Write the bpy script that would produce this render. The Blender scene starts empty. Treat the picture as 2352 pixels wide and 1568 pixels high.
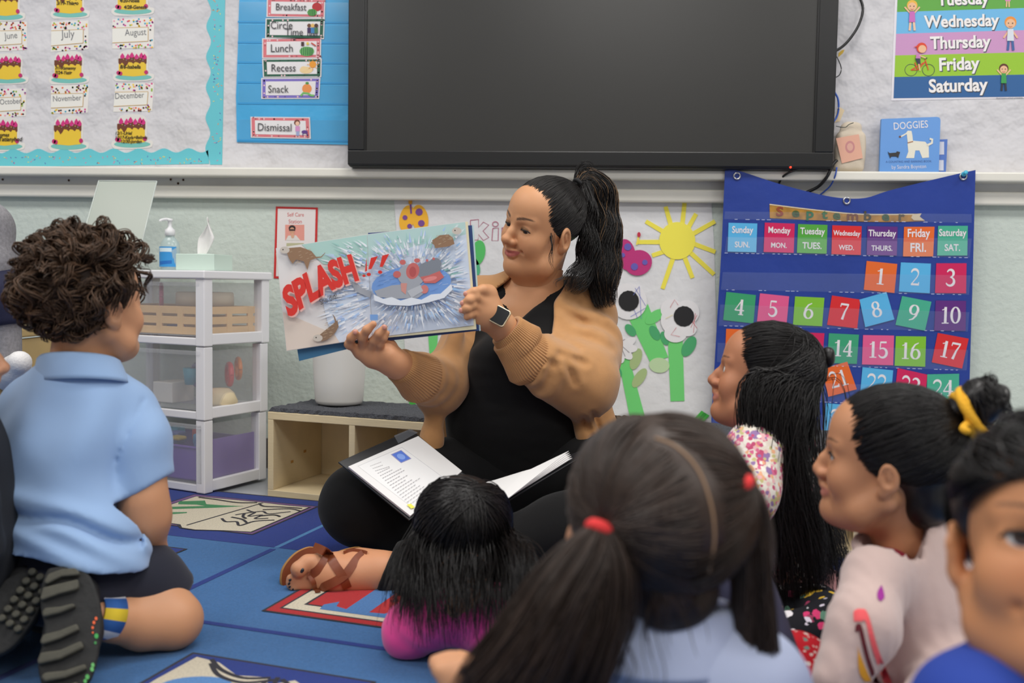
import bpy, bmesh, math, random
import numpy as np
from mathutils import Vector, Matrix
from mathutils.geometry import tessellate_polygon
random.seed(7); np.random.seed(7)
SC = bpy.context.scene; COL = SC.collection
# ---------------------------------------------------------------- camera
W, H = 2352, 1568
FPX = 2150.0; CAMZ = 0.62
YAW, PITCH, ROLL = math.radians(4.5), math.radians(3.3), math.radians(0.93)
CAM = Vector((0, 0, CAMZ))
FW = Vector((-math.sin(YAW)*math.cos(PITCH), math.cos(YAW)*math.cos(PITCH), -math.sin(PITCH)))
_r0 = Vector((math.cos(YAW), math.sin(YAW), 0)); _u0 = _r0.cross(FW)
RT = _r0*math.cos(ROLL) + _u0*math.sin(ROLL); UP = RT.cross(FW)
cd = bpy.data.cameras.new('camera'); cam = bpy.data.objects.new('camera', cd); COL.objects.link(cam)
cam.matrix_world = Matrix(((RT.x, UP.x, -FW.x, CAM.x), (RT.y, UP.y, -FW.y, CAM.y), (RT.z, UP.z, -FW.z, CAM.z), (0, 0, 0, 1)))
cd.sensor_width = 36; cd.lens = 36*FPX/W; cd.clip_start = 0.02; cd.clip_end = 60
cd.dof.use_dof = True; cd.dof.focus_distance = 2.3; cd.dof.aperture_fstop = 3.5
SC.camera = cam
# ---------------------------------------------------------------- world and ceiling lights
wd = bpy.data.worlds.new('world'); SC.world = wd; wd.use_nodes = True
wd.node_tree.nodes['Background'].inputs[0].default_value = (1.0, 0.985, 0.96, 1)
wd.node_tree.nodes['Background'].inputs[1].default_value = 0.42
def area(name, loc, size, energy, col=(1, 0.97, 0.93), rot=(0, 0, 0)):
    l = bpy.data.lights.new(name, 'AREA'); l.shape = 'RECTANGLE'; l.size, l.size_y = size; l.energy = energy; l.color = col
    o = bpy.data.objects.new(name, l); o.location = loc; o.rotation_euler = rot; COL.objects.link(o); return o
for lx in (-2.0, 0.2, 2.2):
    for ly in (-0.6, 1.55):
        area('ceiling_lamp', (lx, ly, 2.72), (1.2, 0.6), 34)
vs = SC.view_settings
vs.view_transform = 'Standard'; vs.look = 'None'; vs.gamma = 1.0; vs.exposure = -0.22; vs.use_curve_mapping = False
# ---------------------------------------------------------------- helpers: pixels to places
def V(*a): return Vector(a)
def rayd(px, py): return FW + RT*((px-W/2)/FPX) - UP*((py-H/2)/FPX)
def P(px, py, d): return CAM + rayd(px, py)*d
class Plane:
    def __init__(s, o, n): s.o = Vector(o); s.n = Vector(n).normalized()
    def hit(s, px, py, off=0.0):
        r = rayd(px, py); t = (s.o + s.n*off - CAM).dot(s.n)/r.dot(s.n); return CAM + r*t
FLOOR = Plane((0, 0, 0), (0, 0, 1))
def onfloor(px, py, h=0.0): return FLOOR.hit(px, py, h)
def depth(p): return (Vector(p)-CAM).dot(FW)
# ---------------------------------------------------------------- helpers: materials
_M = {}
def lin(c):
    return tuple(((v/255)/12.92 if v/255 <= 0.04045 else ((v/255+0.055)/1.055)**2.4) for v in c)
def mat(col, rough=0.6, bump=None, name=None, vary=0.0, vscale=20, sheen=0, spec=0.5, metal=0, emit=0, alpha=1, trans=0, coat=0, vcol=False, sss=0, aniso=None):
    key = (tuple(col), rough, bump, vary, vscale, sheen, spec, metal, emit, alpha, trans, coat, vcol, sss, aniso)
    if key in _M: return _M[key]
    m = bpy.data.materials.new(name or 'mat_%d' % len(_M)); m.use_nodes = True
    nt = m.node_tree; N = nt.nodes; L = nt.links; b = N['Principled BSDF']
    c = lin(col) + (1,)
    b.inputs['Base Color'].default_value = c; b.inputs['Roughness'].default_value = rough
    b.inputs['Specular IOR Level'].default_value = spec; b.inputs['Metallic'].default_value = metal
    if sheen: b.inputs['Sheen Weight'].default_value = sheen; b.inputs['Sheen Roughness'].default_value = 0.5
    if coat: b.inputs['Coat Weight'].default_value = coat; b.inputs['Coat Roughness'].default_value = 0.08
    if emit: b.inputs['Emission Color'].default_value = c; b.inputs['Emission Strength'].default_value = emit
    if trans: b.inputs['Transmission Weight'].default_value = trans
    if sss:
        b.inputs['Subsurface Weight'].default_value = sss; b.inputs['Subsurface Radius'].default_value = (1, 0.35, 0.2); b.inputs['Subsurface Scale'].default_value = 0.006
    b.inputs['Alpha'].default_value = alpha
    src = None
    if vcol:
        a = N.new('ShaderNodeVertexColor'); a.layer_name = 'Col'; src = a.outputs['Color']
    if vary or bump:
        tc = N.new('ShaderNodeTexCoord')
    if vary:
        no = N.new('ShaderNodeTexNoise'); no.inputs['Scale'].default_value = vscale; no.inputs['Detail'].default_value = 5
        L.new(tc.outputs['Object'], no.inputs['Vector'])
        rp = N.new('ShaderNodeMapRange'); rp.inputs['From Min'].default_value = 0.3; rp.inputs['From Max'].default_value = 0.7
        rp.inputs['To Min'].default_value = 1-vary; rp.inputs['To Max'].default_value = 1+vary
        L.new(no.outputs['Fac'], rp.inputs['Value'])
        mx = N.new('ShaderNodeMix'); mx.data_type = 'RGBA'; mx.blend_type = 'MULTIPLY'; mx.inputs['Factor'].default_value = 1
        if src: L.new(src, mx.inputs[6])
        else: mx.inputs[6].default_value = c
        L.new(rp.outputs['Result'], mx.inputs[7]); src = mx.outputs[2]
    if src: L.new(src, b.inputs['Base Color'])
    if bump:
        sc_, st, di = bump
        no = N.new('ShaderNodeTexNoise'); no.inputs['Scale'].default_value = sc_; no.inputs['Detail'].default_value = 4
        if aniso:
            mp = N.new('ShaderNodeMapping'); mp.inputs['Scale'].default_value = aniso; L.new(tc.outputs['Object'], mp.inputs['Vector']); L.new(mp.outputs['Vector'], no.inputs['Vector'])
        else: L.new(tc.outputs['Object'], no.inputs['Vector'])
        bn = N.new('ShaderNodeBump'); bn.inputs['Strength'].default_value = st; bn.inputs['Distance'].default_value = di
        L.new(no.outputs['Fac'], bn.inputs['Height']); L.new(bn.outputs['Normal'], b.inputs['Normal'])
    _M[key] = m; return m
def film(col, fac, rough=0.3, name='film'):
    """translucent plastic: a share of see-through, the rest a glossy plastic"""
    key = ('film', tuple(col), fac, rough)
    if key in _M: return _M[key]
    m = bpy.data.materials.new(name); m.use_nodes = True; nt = m.node_tree; N = nt.nodes; L = nt.links
    b = N['Principled BSDF']; b.inputs['Base Color'].default_value = lin(col)+(1,); b.inputs['Roughness'].default_value = rough
    t = N.new('ShaderNodeBsdfTransparent'); mx = N.new('ShaderNodeMixShader'); mx.inputs[0].default_value = fac
    L.new(t.outputs[0], mx.inputs[1]); L.new(b.outputs[0], mx.inputs[2]); L.new(mx.outputs[0], N['Material Output'].inputs['Surface'])
    _M[key] = m; return m
# ---------------------------------------------------------------- helpers: objects
def tag(o, label=None, cat=None, group=None, kind=None):
    if label: o['label'] = label
    if cat: o['category'] = cat
    if group: o['group'] = group
    if kind: o['kind'] = kind
    return o
def link(name, me, parent=None):
    o = bpy.data.objects.new(name, me); COL.objects.link(o)
    if parent is not None:
        o.parent = parent; bpy_update = False
        o.matrix_parent_inverse = parent.matrix_basis.inverted()
    return o
def empty(name, loc, label=None, cat=None, group=None):
    o = bpy.data.objects.new(name, None); COL.objects.link(o); o.location = loc; o.empty_display_size = 0.05
    return tag(o, label, cat, group)
def mesh_np(name, verts, faces, material, parent=None, smooth=False, colors=None, midx=None):
    me = bpy.data.meshes.new(name); verts = np.asarray(verts, dtype=np.float32); 
    if isinstance(faces, np.ndarray):
        k = faces.shape[1]; me.vertices.add(len(verts)); me.vertices.foreach_set('co', verts.ravel())
        me.loops.add(faces.size); me.loops.foreach_set('vertex_index', faces.ravel().astype(np.int32))
        me.polygons.add(len(faces)); me.polygons.foreach_set('loop_start', np.arange(0, faces.size, k, dtype=np.int32))
        me.update(calc_edges=True); me.validate()
    else:
        me.from_pydata([tuple(v) for v in verts.tolist()], [], faces); me.update()
    for m in (material if isinstance(material, (list, tuple)) else [material]): me.materials.append(m)
    if midx is not None: me.polygons.foreach_set('material_index', np.asarray(midx, dtype=np.int32))
    if smooth: me.polygons.foreach_set('use_smooth', np.ones(len(me.polygons), dtype=bool))
    if colors is not None:
        a = me.color_attributes.new('Col', 'FLOAT_COLOR', 'POINT')
        c = np.ones((len(verts), 4), dtype=np.float32); c[:, :3] = colors; a.data.foreach_set('color', c.ravel())
    return link(name, me, parent)
def bm_obj(name, bm, material, parent=None, smooth=False, bevel=0, seg=2, angle=0.7):
    if bevel:
        es = [e for e in bm.edges if len(e.link_faces) == 2 and e.calc_face_angle(0) > angle]
        bmesh.ops.bevel(bm, geom=es, offset=bevel, segments=seg, affect='EDGES', profile=0.5, clamp_overlap=True)
    me = bpy.data.meshes.new(name); bm.normal_update(); bm.to_mesh(me); bm.free()
    me.materials.append(material)
    if smooth: me.polygons.foreach_set('use_smooth', np.ones(len(me.polygons), dtype=bool))
    return link(name, me, parent)
def add_prism(bm, pts, ext):
    """polygon pts (3-D, in order) swept along ext"""
    a = [bm.verts.new(p) for p in pts]; b = [bm.verts.new(Vector(p)+ext) for p in pts]; n = len(a)
    f1 = bm.faces.new(a); f2 = bm.faces.new(b[::-1])
    for i in range(n): bm.faces.new((a[i], b[i], b[(i+1) % n], a[(i+1) % n]))
    bmesh.ops.recalc_face_normals(bm, faces=bm.faces[:])
def prism(name, pts, ext, material, parent=None, bevel=0, smooth=False, seg=2):
    bm = bmesh.new(); add_prism(bm, [Vector(p) for p in pts], Vector(ext)); return bm_obj(name, bm, material, parent, smooth, bevel, seg)
def add_box(bm, o, ax, ay, az):
    """box from corner o along three edge vectors"""
    o, ax, ay, az = map(Vector, (o, ax, ay, az)); add_prism(bm, [o, o+ax, o+ax+ay, o+ay], az)
def box(name, o, ax, ay, az, material, parent=None, bevel=0.0, seg=2):
    bm = bmesh.new(); add_box(bm, o, ax, ay, az); return bm_obj(name, bm, material, parent, False, bevel, seg)
def abox(name, c0, c1, material, parent=None, bevel=0.0):
    c0, c1 = Vector(c0), Vector(c1); d = c1-c0
    return box(name, c0, (d.x, 0, 0), (0, d.y, 0), (0, 0, d.z), material, parent, bevel)
def tube_np(pts, rad, sides=6, cap=True):
    """verts, quad faces of a tube through pts"""
    pts = np.asarray(pts, float); n = len(pts); rad = np.broadcast_to(np.asarray(rad, float), (n,))
    t = np.gradient(pts, axis=0); t /= np.linalg.norm(t, axis=1, keepdims=True)+1e-9
    ref = np.array([0, 0, 1.0]) if abs(t[:, 2]).mean() < 0.9 else np.array([1.0, 0, 0])
    u = np.cross(t, ref); u /= np.linalg.norm(u, axis=1, keepdims=True)+1e-9; w = np.cross(t, u)
    an = np.arange(sides)*2*np.pi/sides
    vs_ = pts[:, None]+rad[:, None, None]*(np.cos(an)[None, :, None]*u[:, None]+np.sin(an)[None, :, None]*w[:, None])
    idx = np.arange(n*sides).reshape(n, sides); nx = np.roll(idx, -1, 1)
    f = np.stack([idx[:-1], nx[:-1], nx[1:], idx[1:]], -1).reshape(-1, 4)
    return vs_.reshape(-1, 3), f
def tube(name, pts, rad, material, parent=None, sides=8):
    v, f = tube_np(smooth_path(pts, 6) if len(pts) > 2 else pts, rad, sides); fs = [tuple(x) for x in f.tolist()]
    n = len(v)//sides; fs.append(tuple(range(sides))[::-1]); fs.append(tuple((n-1)*sides+i for i in range(sides)))
    return mesh_np(name, v, fs, material, parent, True)
def smooth_path(pts, k=5):
    p = np.asarray([tuple(q) for q in pts], float); n = len(p); out = []
    for i in range(n-1):
        p0, p1, p2, p3 = p[max(i-1, 0)], p[i], p[i+1], p[min(i+2, n-1)]
        for j in range(k):
            t = j/k; out.append(0.5*((2*p1)+(-p0+p2)*t+(2*p0-5*p1+4*p2-p3)*t*t+(-p0+3*p1-3*p2+p3)*t**3))
    out.append(p[-1]); return np.array(out)
def lathe(name, c, prof, material, parent=None, seg=32, sx=1.0, sy=1.0, rot=0):
    c = Vector(c); vs_, fs = [], []
    for r, z in prof:
        for i in range(seg):
            a = 2*math.pi*i/seg+rot; vs_.append((c.x+r*sx*math.cos(a), c.y+r*sy*math.sin(a), c.z+z))
    for j in range(len(prof)-1):
        for i in range(seg):
            k = (i+1) % seg; fs.append((j*seg+i, j*seg+k, (j+1)*seg+k, (j+1)*seg+i))
    return mesh_np(name, vs_, fs, material, parent, True)
# ---------------------------------------------------------------- helpers: flat print on a plane
_TXT = {}
def text_polys(s, bold=0.0, shear=0.0):
    k = (s, bold, shear)
    if k not in _TXT:
        cu = bpy.data.curves.new('t', 'FONT'); cu.body = s; cu.offset = bold; cu.shear = shear; cu.resolution_u = 3; cu.fill_mode = 'FRONT'
        ob = bpy.data.objects.new('t', cu); me = ob.to_mesh()
        v = np.array([tuple(q.co)[:2] for q in me.vertices]) if len(me.vertices) else np.zeros((0, 2)); f = [tuple(p.vertices) for p in me.polygons]
        ob.to_mesh_clear(); bpy.data.objects.remove(ob); bpy.data.curves.remove(cu); _TXT[k] = (v, f)
    return _TXT[k]
class Art:
    """coloured shapes printed on a plane; points are photo pixels cast onto that plane (or local coordinates through a frame)"""
    def __init__(s, plane=None, base=0.0006, fn=None, step=0.0003):
        s.pl = plane; s.base = base; s.v = []; s.f = []; s.mi = []; s.mats = []; s.fn = fn; s.lay = 0; s.step = step
    def pt(s, p, lay):
        off = s.base+lay*s.step
        return tuple(s.fn(p[0], p[1], off)) if s.fn else tuple(s.pl.hit(p[0], p[1], off))
    def m(s, col):
        mm = col if isinstance(col, bpy.types.Material) else mat(col, 0.55)
        if mm not in s.mats: s.mats.append(mm)
        return s.mats.index(mm)
    def _lay(s, lay):
        if lay is None: s.lay += 1; return s.lay
        return lay
    def poly(s, pts, col, lay=None):
        lay = s._lay(lay); k = len(s.v); i = s.m(col)
        s.v += [s.pt(p, lay) for p in pts]
        tr = tessellate_polygon([[Vector((p[0], -p[1], 0)) for p in pts]])
        for t in tr:
            a, b, c = t; ar = (pts[b][0]-pts[a][0])*(pts[c][1]-pts[a][1])-(pts[c][0]-pts[a][0])*(pts[b][1]-pts[a][1])
            s.f.append((k+a, k+b, k+c) if ar < 0 else (k+c, k+b, k+a)); s.mi.append(i)
        return s
    def rect(s, x0, y0, x1, y1, col, lay=None): return s.poly([(x0, y0), (x1, y0), (x1, y1), (x0, y1)], col, lay)
    def ell(s, x, y, rx, ry, col, lay=None, n=24, rot=0, a0=0, a1=360):
        r = math.radians(rot); pts = []
        for i in range(n+(0 if a1-a0 == 360 else 1)):
            a = math.radians(a0+(a1-a0)*i/n); u, w = rx*math.cos(a), ry*math.sin(a)
            pts.append((x+u*math.cos(r)-w*math.sin(r), y+u*math.sin(r)+w*math.cos(r)))
        return s.poly(pts, col, lay)
    def line(s, pts, w, col, lay=None, w1=None):
        lay = s._lay(lay); i = s.m(col); n = len(pts); k = len(s.v); w1 = w if w1 is None else w1
        for j, p in enumerate(pts):
            a = pts[max(j-1, 0)]; b = pts[min(j+1, n-1)]; dx, dy = b[0]-a[0], b[1]-a[1]; l = math.hypot(dx, dy) or 1
            ww = (w+(w1-w)*j/max(n-1, 1))/2; nx, ny = -dy/l*ww, dx/l*ww
            s.v += [s.pt((p[0]+nx, p[1]+ny), lay), s.pt((p[0]-nx, p[1]-ny), lay)]
        for j in range(n-1): s.f.append((k+2*j, k+2*j+2, k+2*j+3, k+2*j+1)); s.mi.append(i)
        return s
    def text(s, t, p0, p1, col, hscale=1.0, bold=0.0, shear=0.0, lay=None, valign=0, bend=0):
        """t set between pixel points p0 and p1 on the baseline; hscale stretches the height"""
        lay = s._lay(lay); v, f = text_polys(t, bold, shear)
        if not len(v): return s
        x0, x1 = v[:, 0].min(), v[:, 0].max(); w = x1-x0; ex = ((p1[0]-p0[0])/w, (p1[1]-p0[1])/w); sc = math.hypot(*ex)*hscale
        l = math.hypot(*ex); ey = (ex[1]/l*sc, -ex[0]/l*sc); k = len(s.v); i = s.m(col)
        for q in v:
            u = q[0]-x0; b = bend*4*(u/w)*(1-u/w); s.v.append(s.pt((p0[0]+u*ex[0]+q[1]*ey[0], p0[1]+u*ex[1]+q[1]*ey[1]+b), lay))
        for q in f: s.f.append(tuple(k+a for a in q)); s.mi.append(i)
        return s
    def build(s, name, parent=None):
        return mesh_np(name, s.v, s.f, s.mats, parent, False, None, s.mi)
def slab(name, pts, plane, thick, material, parent=None, off=0.0, bevel=0):
    """flat board whose front outline is the pixel polygon cast on the plane (lifted by off+thick)"""
    return prism(name, [plane.hit(p[0], p[1], off+thick) for p in pts], -plane.n*thick, material, parent, bevel)
def lerp2(a, b, t): return (a[0]+(b[0]-a[0])*t, a[1]+(b[1]-a[1])*t)
def quadpt(q, u, v):
    """point of a pixel quad (tl,tr,br,bl) at u right, v down"""
    return lerp2(lerp2(q[0], q[1], u), lerp2(q[3], q[2], u), v)
# ---------------------------------------------------------------- helpers: smooth solid modelling (bodies, clothes, hair masses)
class Solid:
    """implicit solid on a grid; parts melt into one another; mesh() gives one continuous surface"""
    def __init__(s, lo, hi, vox):
        s.lo = np.array(lo, float); s.vox = vox; n = np.ceil((np.array(hi, float)-s.lo)/vox).astype(int)+1; s.n = n
        s.ax = [s.lo[i]+vox*np.arange(n[i]) for i in range(3)]
        s.D = np.full(n, 0.2, dtype=np.float32)
    def sub(s, lo, hi):
        a = np.clip(np.floor((np.array(lo)-s.lo)/s.vox).astype(int), 0, s.n); b = np.clip(np.ceil((np.array(hi)-s.lo)/s.vox).astype(int)+1, 0, s.n)
        sl = tuple(slice(a[i], b[i]) for i in range(3))
        if any(b[i] <= a[i] for i in range(3)): return None, None
        X, Y, Z = np.meshgrid(s.ax[0][sl[0]], s.ax[1][sl[1]], s.ax[2][sl[2]], indexing='ij', sparse=True)
        return sl, (X, Y, Z)
    def comb(s, sl, d, k, op):
        D = s.D[sl]; d = d.astype(np.float32)
        if op == 'sub': d = -d; D2 = np.maximum(D, d); h = np.maximum(k-np.abs(D-d), 0)/max(k, 1e-6); s.D[sl] = D2+h*h*k*0.25
        else: D2 = np.minimum(D, d); h = np.maximum(k-np.abs(D-d), 0)/max(k, 1e-6); s.D[sl] = D2-h*h*k*0.25
    def cap(s, a, b, r1, r2=None, k=0.01, op='add', flat=None):
        """tapered capsule; flat=(axis, factor) squashes it across the axis"""
        r2 = r1 if r2 is None else r2; a = np.array(tuple(a), float); b = np.array(tuple(b), float); m = max(r1, r2)*(1 if flat is None else max(1, flat[1]))+k+2*s.vox+0.005
        sl, X = s.sub(np.minimum(a, b)-m, np.maximum(a, b)+m)
        if sl is None: return s
        ba = b-a; L2 = ba@ba+1e-12; p = [X[i]-a[i] for i in range(3)]
        h = np.clip((p[0]*ba[0]+p[1]*ba[1]+p[2]*ba[2])/L2, 0, 1)
        q = [p[i]-h*ba[i] for i in range(3)]; sc = 1.0
        if flat is not None:
            n = np.array(tuple(flat[0]), float); n /= np.linalg.norm(n); t = (q[0]*n[0]+q[1]*n[1]+q[2]*n[2])*(1/flat[1]-1)
            q = [q[i]+t*n[i] for i in range(3)]; sc = min(1, flat[1])
        d = (np.sqrt(q[0]**2+q[1]**2+q[2]**2)-(r1+(r2-r1)*h))*sc
        s.comb(sl, d, k, op); return s
    def chain(s, pts, rads, k=0.01, op='add', flat=None):
        for i in range(len(pts)-1): s.cap(pts[i], pts[i+1], rads[i], rads[i+1], k, op, flat)
        return s
    def ell(s, c, r, R=None, k=0.01, op='add'):
        c = np.array(tuple(c), float); r = np.array(r, float); R = np.eye(3) if R is None else np.array(R); m = r.max()+k+2*s.vox+0.005
        sl, X = s.sub(c-m, c+m)
        if sl is None: return s
        p = [X[i]-c[i] for i in range(3)]; q = [p[0]*R[0][j]+p[1]*R[1][j]+p[2]*R[2][j] for j in range(3)]
        k0 = np.sqrt((q[0]/r[0])**2+(q[1]/r[1])**2+(q[2]/r[2])**2); k1 = np.sqrt((q[0]/r[0]**2)**2+(q[1]/r[1]**2)**2+(q[2]/r[2]**2)**2)+1e-6
        s.comb(sl, k0*(k0-1)/k1, k, op); return s
    def box(s, c, hs, R=None, rd=0.005, k=0.005, op='add'):
        c = np.array(tuple(c), float); hs = np.array(hs, float); R = np.eye(3) if R is None else np.array(R); m = np.linalg.norm(hs)+k+2*s.vox+0.005
        sl, X = s.sub(c-m, c+m)
        if sl is None: return s
        p = [X[i]-c[i] for i in range(3)]; q = [np.abs(p[0]*R[0][j]+p[1]*R[1][j]+p[2]*R[2][j])-(hs[j]-rd) for j in range(3)]
        d = np.sqrt(np.maximum(q[0], 0)**2+np.maximum(q[1], 0)**2+np.maximum(q[2], 0)**2)+np.minimum(np.maximum(q[0], np.maximum(q[1], q[2])), 0)-rd
        s.comb(sl, d, k, op); return s
    def half(s, o, n, k=0.004):
        """cut away the side of the plane the normal points to"""
        sl, X = s.sub(s.lo, s.lo+s.vox*s.n); o = np.array(tuple(o), float); n = np.array(tuple(n), float); n /= np.linalg.norm(n)
        s.comb(sl, -((X[0]-o[0])*n[0]+(X[1]-o[1])*n[1]+(X[2]-o[2])*n[2]), k, 'sub'); return s
    def disp(s, fn):
        sl, X = s.sub(s.lo, s.lo+s.vox*s.n); s.D = s.D+np.asarray(fn(*X), dtype=np.float32); return s
    def raw(s):
        D = s.D; sg = D < 0; n = D.shape
        c = np.zeros((n[0]-1, n[1]-1, n[2]-1), np.int8)
        for i in (0, 1):
            for j in (0, 1):
                for l in (0, 1): c += sg[i:n[0]-1+i, j:n[1]-1+j, l:n[2]-1+l]
        act = (c > 0) & (c < 8); ids = np.argwhere(act); vid = np.full(act.shape, -1, np.int64); vid[act] = np.arange(len(ids))
        acc = np.zeros((len(ids), 3)); cnt = np.zeros(len(ids)); I, J, K = ids.T
        cs = [(i, j, l) for i in (0, 1) for j in (0, 1) for l in (0, 1)]
        for a in range(8):
            for b in range(a+1, 8):
                A, B = np.array(cs[a]), np.array(cs[b])
                if np.abs(A-B).sum() != 1: continue
                da = D[I+A[0], J+A[1], K+A[2]]; db = D[I+B[0], J+B[1], K+B[2]]; m = (da < 0) != (db < 0)
                t = np.where(m, da/(da-db+1e-12), 0); pt = A+(B-A)*t[:, None]
                acc[m] += pt[m]; cnt[m] += 1
        v = s.lo+(ids+acc/np.maximum(cnt, 1)[:, None])*s.vox
        fs = []
        for axd in range(3):
            o1, o2 = (axd+1) % 3, (axd+2) % 3
            sa = [slice(None)]*3; sb = [slice(None)]*3; sa[axd] = slice(0, -1); sb[axd] = slice(1, None)
            A = sg[tuple(sa)]; B = sg[tuple(sb)]; e = np.argwhere(A != B); ok = (e[:, o1] > 0) & (e[:, o2] > 0) & (e[:, o1] < n[o1]-1) & (e[:, o2] < n[o2]-1); e = e[ok]
            flip = A[tuple(e.T)]
            q = []
            for u, w in ((-1, -1), (0, -1), (0, 0), (-1, 0)):
                c_ = e.copy(); c_[:, o1] += u; c_[:, o2] += w; q.append(vid[tuple(c_.T)])
            q = np.stack(q, 1); q[~flip] = q[~flip][:, ::-1]; fs.append(q)
        return v, np.concatenate(fs)
def relax(v, f, it=2, lam=0.5):
    """even out the small steps of the grid"""
    n = len(v); e = np.concatenate([f[:, [0, 1]], f[:, [1, 2]], f[:, [2, 3]], f[:, [3, 0]]]); e = np.concatenate([e, e[:, ::-1]])
    cnt = np.bincount(e[:, 0], minlength=n)[:, None]
    for _ in range(it):
        a = np.stack([np.bincount(e[:, 0], weights=v[e[:, 1], i], minlength=n) for i in range(3)], 1)/np.maximum(cnt, 1); v = v+(a-v)*lam
    return v
def solid_obj(name, sol, material, parent=None, it=2, colors=None, xf=None):
    v, f = sol.raw(); v = relax(v, f, it); c = colors(v) if colors else None
    if xf is not None: v = v@np.array(xf.to_3x3()).T+np.array(xf.translation)
    return mesh_np(name, v, f, material, parent, True, c)
def vnoise(X, Y, Z, sc, seed=0):
    """cheap smooth noise from sines, -1..1"""
    r = np.random.RandomState(seed); o = 0
    for i in range(5):
        k = r.normal(size=3)*sc; ph = r.uniform(0, 6.28); o = o+np.sin(X*k[0]+Y*k[1]+Z*k[2]+ph+1.3*np.sin((X*k[1]-Z*k[0])*0.7+ph))
    return o/3.0
def frame3(fwd, up):
    """3x3 whose columns are right, forward, up"""
    f = Vector(fwd).normalized(); u = Vector(up); r = f.cross(u).normalized(); u = r.cross(f)
    return Matrix(((r.x, f.x, u.x), (r.y, f.y, u.y), (r.z, f.z, u.z)))
# ---------------------------------------------------------------- helpers: hair
def strands_obj(name, paths, rad, material, parent=None, sides=3, tip=0.25):
    """many locks of hair as one mesh; paths is a list of (n,3) arrays of equal length"""
    vs_, fs, o = [], [], 0
    for i, p in enumerate(paths):
        n = len(p); r = rad*(0.7+0.6*random.random())*(1-(1-tip)*np.linspace(0, 1, n)**3); r[0] *= 0.5
        v, f = tube_np(p, r, sides); vs_.append(v); fs.append(f+o); o += len(v)
    return mesh_np(name, np.concatenate(vs_), np.concatenate(fs), material, parent, True)
def hair_mat(col, rough=0.42, spec=0.35, var=0.5):
    key = ('hair', tuple(col), rough, spec, var)
    if key in _M: return _M[key]
    m = bpy.data.materials.new('hair'); m.use_nodes = True; nt = m.node_tree; N = nt.nodes; L = nt.links; b = N['Principled BSDF']
    g = N.new('ShaderNodeNewGeometry'); r = N.new('ShaderNodeMapRange'); r.inputs['To Min'].default_value = 1-var; r.inputs['To Max'].default_value = 1+var*1.6
    L.new(g.outputs['Random Per Island'], r.inputs['Value'])
    mx = N.new('ShaderNodeMix'); mx.data_type = 'RGBA'; mx.blend_type = 'MULTIPLY'; mx.inputs['Factor'].default_value = 1; mx.inputs[6].default_value = lin(col)+(1,)
    L.new(r.outputs['Result'], mx.inputs[7]); L.new(mx.outputs[2], b.inputs['Base Color'])
    b.inputs['Roughness'].default_value = rough; b.inputs['Specular IOR Level'].default_value = spec
    _M[key] = m; return m
# ================================================================ THE ROOM
YW = 3.06
WALL = Plane((0, YW, 0), (0, -1, 0))
def wz(py, px=1176, off=0): return WALL.hit(px, py, off).z
m_wall = mat((203, 213, 205), 0.75, bump=(55, 0.55, 0.006), name='green_plaster', vary=0.03, vscale=3)
m_white = mat((230, 227, 217), 0.4, bump=(18, 0.12, 0.004), name='white_gloss_paint', vary=0.03, vscale=5)
m_paper = mat((216, 214, 217), 0.85, bump=(6, 0.9, 0.05), name='crinkled_paper', vary=0.02, vscale=4)
def structure(o): o['kind'] = 'structure'; return o
structure(abox('wall_back', (-3.2, YW, 0), (2.6, YW+0.12, 2.8), m_wall))
m_floor = mat((176, 180, 184), 0.25, bump=(3, 0.05, 0.01), name='vinyl_tile', vary=0.06, vscale=9)
structure(abox('floor', (-3.2, -2.6, -0.05), (2.6, YW, 0.0), m_floor))
structure(abox('ceiling', (-3.2, -2.6, 2.8), (2.6, YW+0.12, 2.86), mat((235, 235, 232), 0.8, name='ceiling_board')))
structure(abox('baseboard_back', (-3.2, YW-0.015, 0), (2.6, YW, 0.1), mat((96, 92, 90), 0.5, name='rubber_base')))
# ledge with its moulding: heights read where the rail crosses the middle of the photograph
zl1, zl0 = wz(388, off=0.075), wz(409, off=0.075)
zm1, zm0 = wz(432, off=0.03), wz(461, off=0.03)
led = structure(abox('trim_1', (-3.2, YW-0.075, zl0), (2.6, YW, zl1), m_white, None, 0.005))
structure(abox('trim_2', (-3.2, YW-0.018, zm1-0.002), (2.6, YW, zl0), mat((205, 205, 203), 0.5, name='rail_back_board', vary=0.05, vscale=8)))
structure(abox('trim_3', (-3.2, YW-0.032, zm0), (2.6, YW, zm1), m_white, None, 0.006))
for i, (x, y) in enumerate([(6, 412), (158, 414), (392, 412), (421, 413), (409, 421), (2280, 416)]):
    p = WALL.hit(x, y, 0.0195); lathe('screw_hole', (p.x, p.y, p.z), [(0.0001, 0.0), (0.004, 0.0)], mat((70, 45, 30), 0.9), bpy.data.objects['trim_2'], 10)
    o = COL.objects[-1]; o.data.transform(Matrix.Translation(p) @ Matrix.Rotation(math.pi/2, 4, 'X') @ Matrix.Translation(-p))
bp = tag(abox('backing_paper', (-3.0, YW-0.006, zl1+0.001), (2.4, YW-0.0005, 2.1), m_paper), 'white crinkled backing paper covering the wall above the ledge', 'paper')
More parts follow.
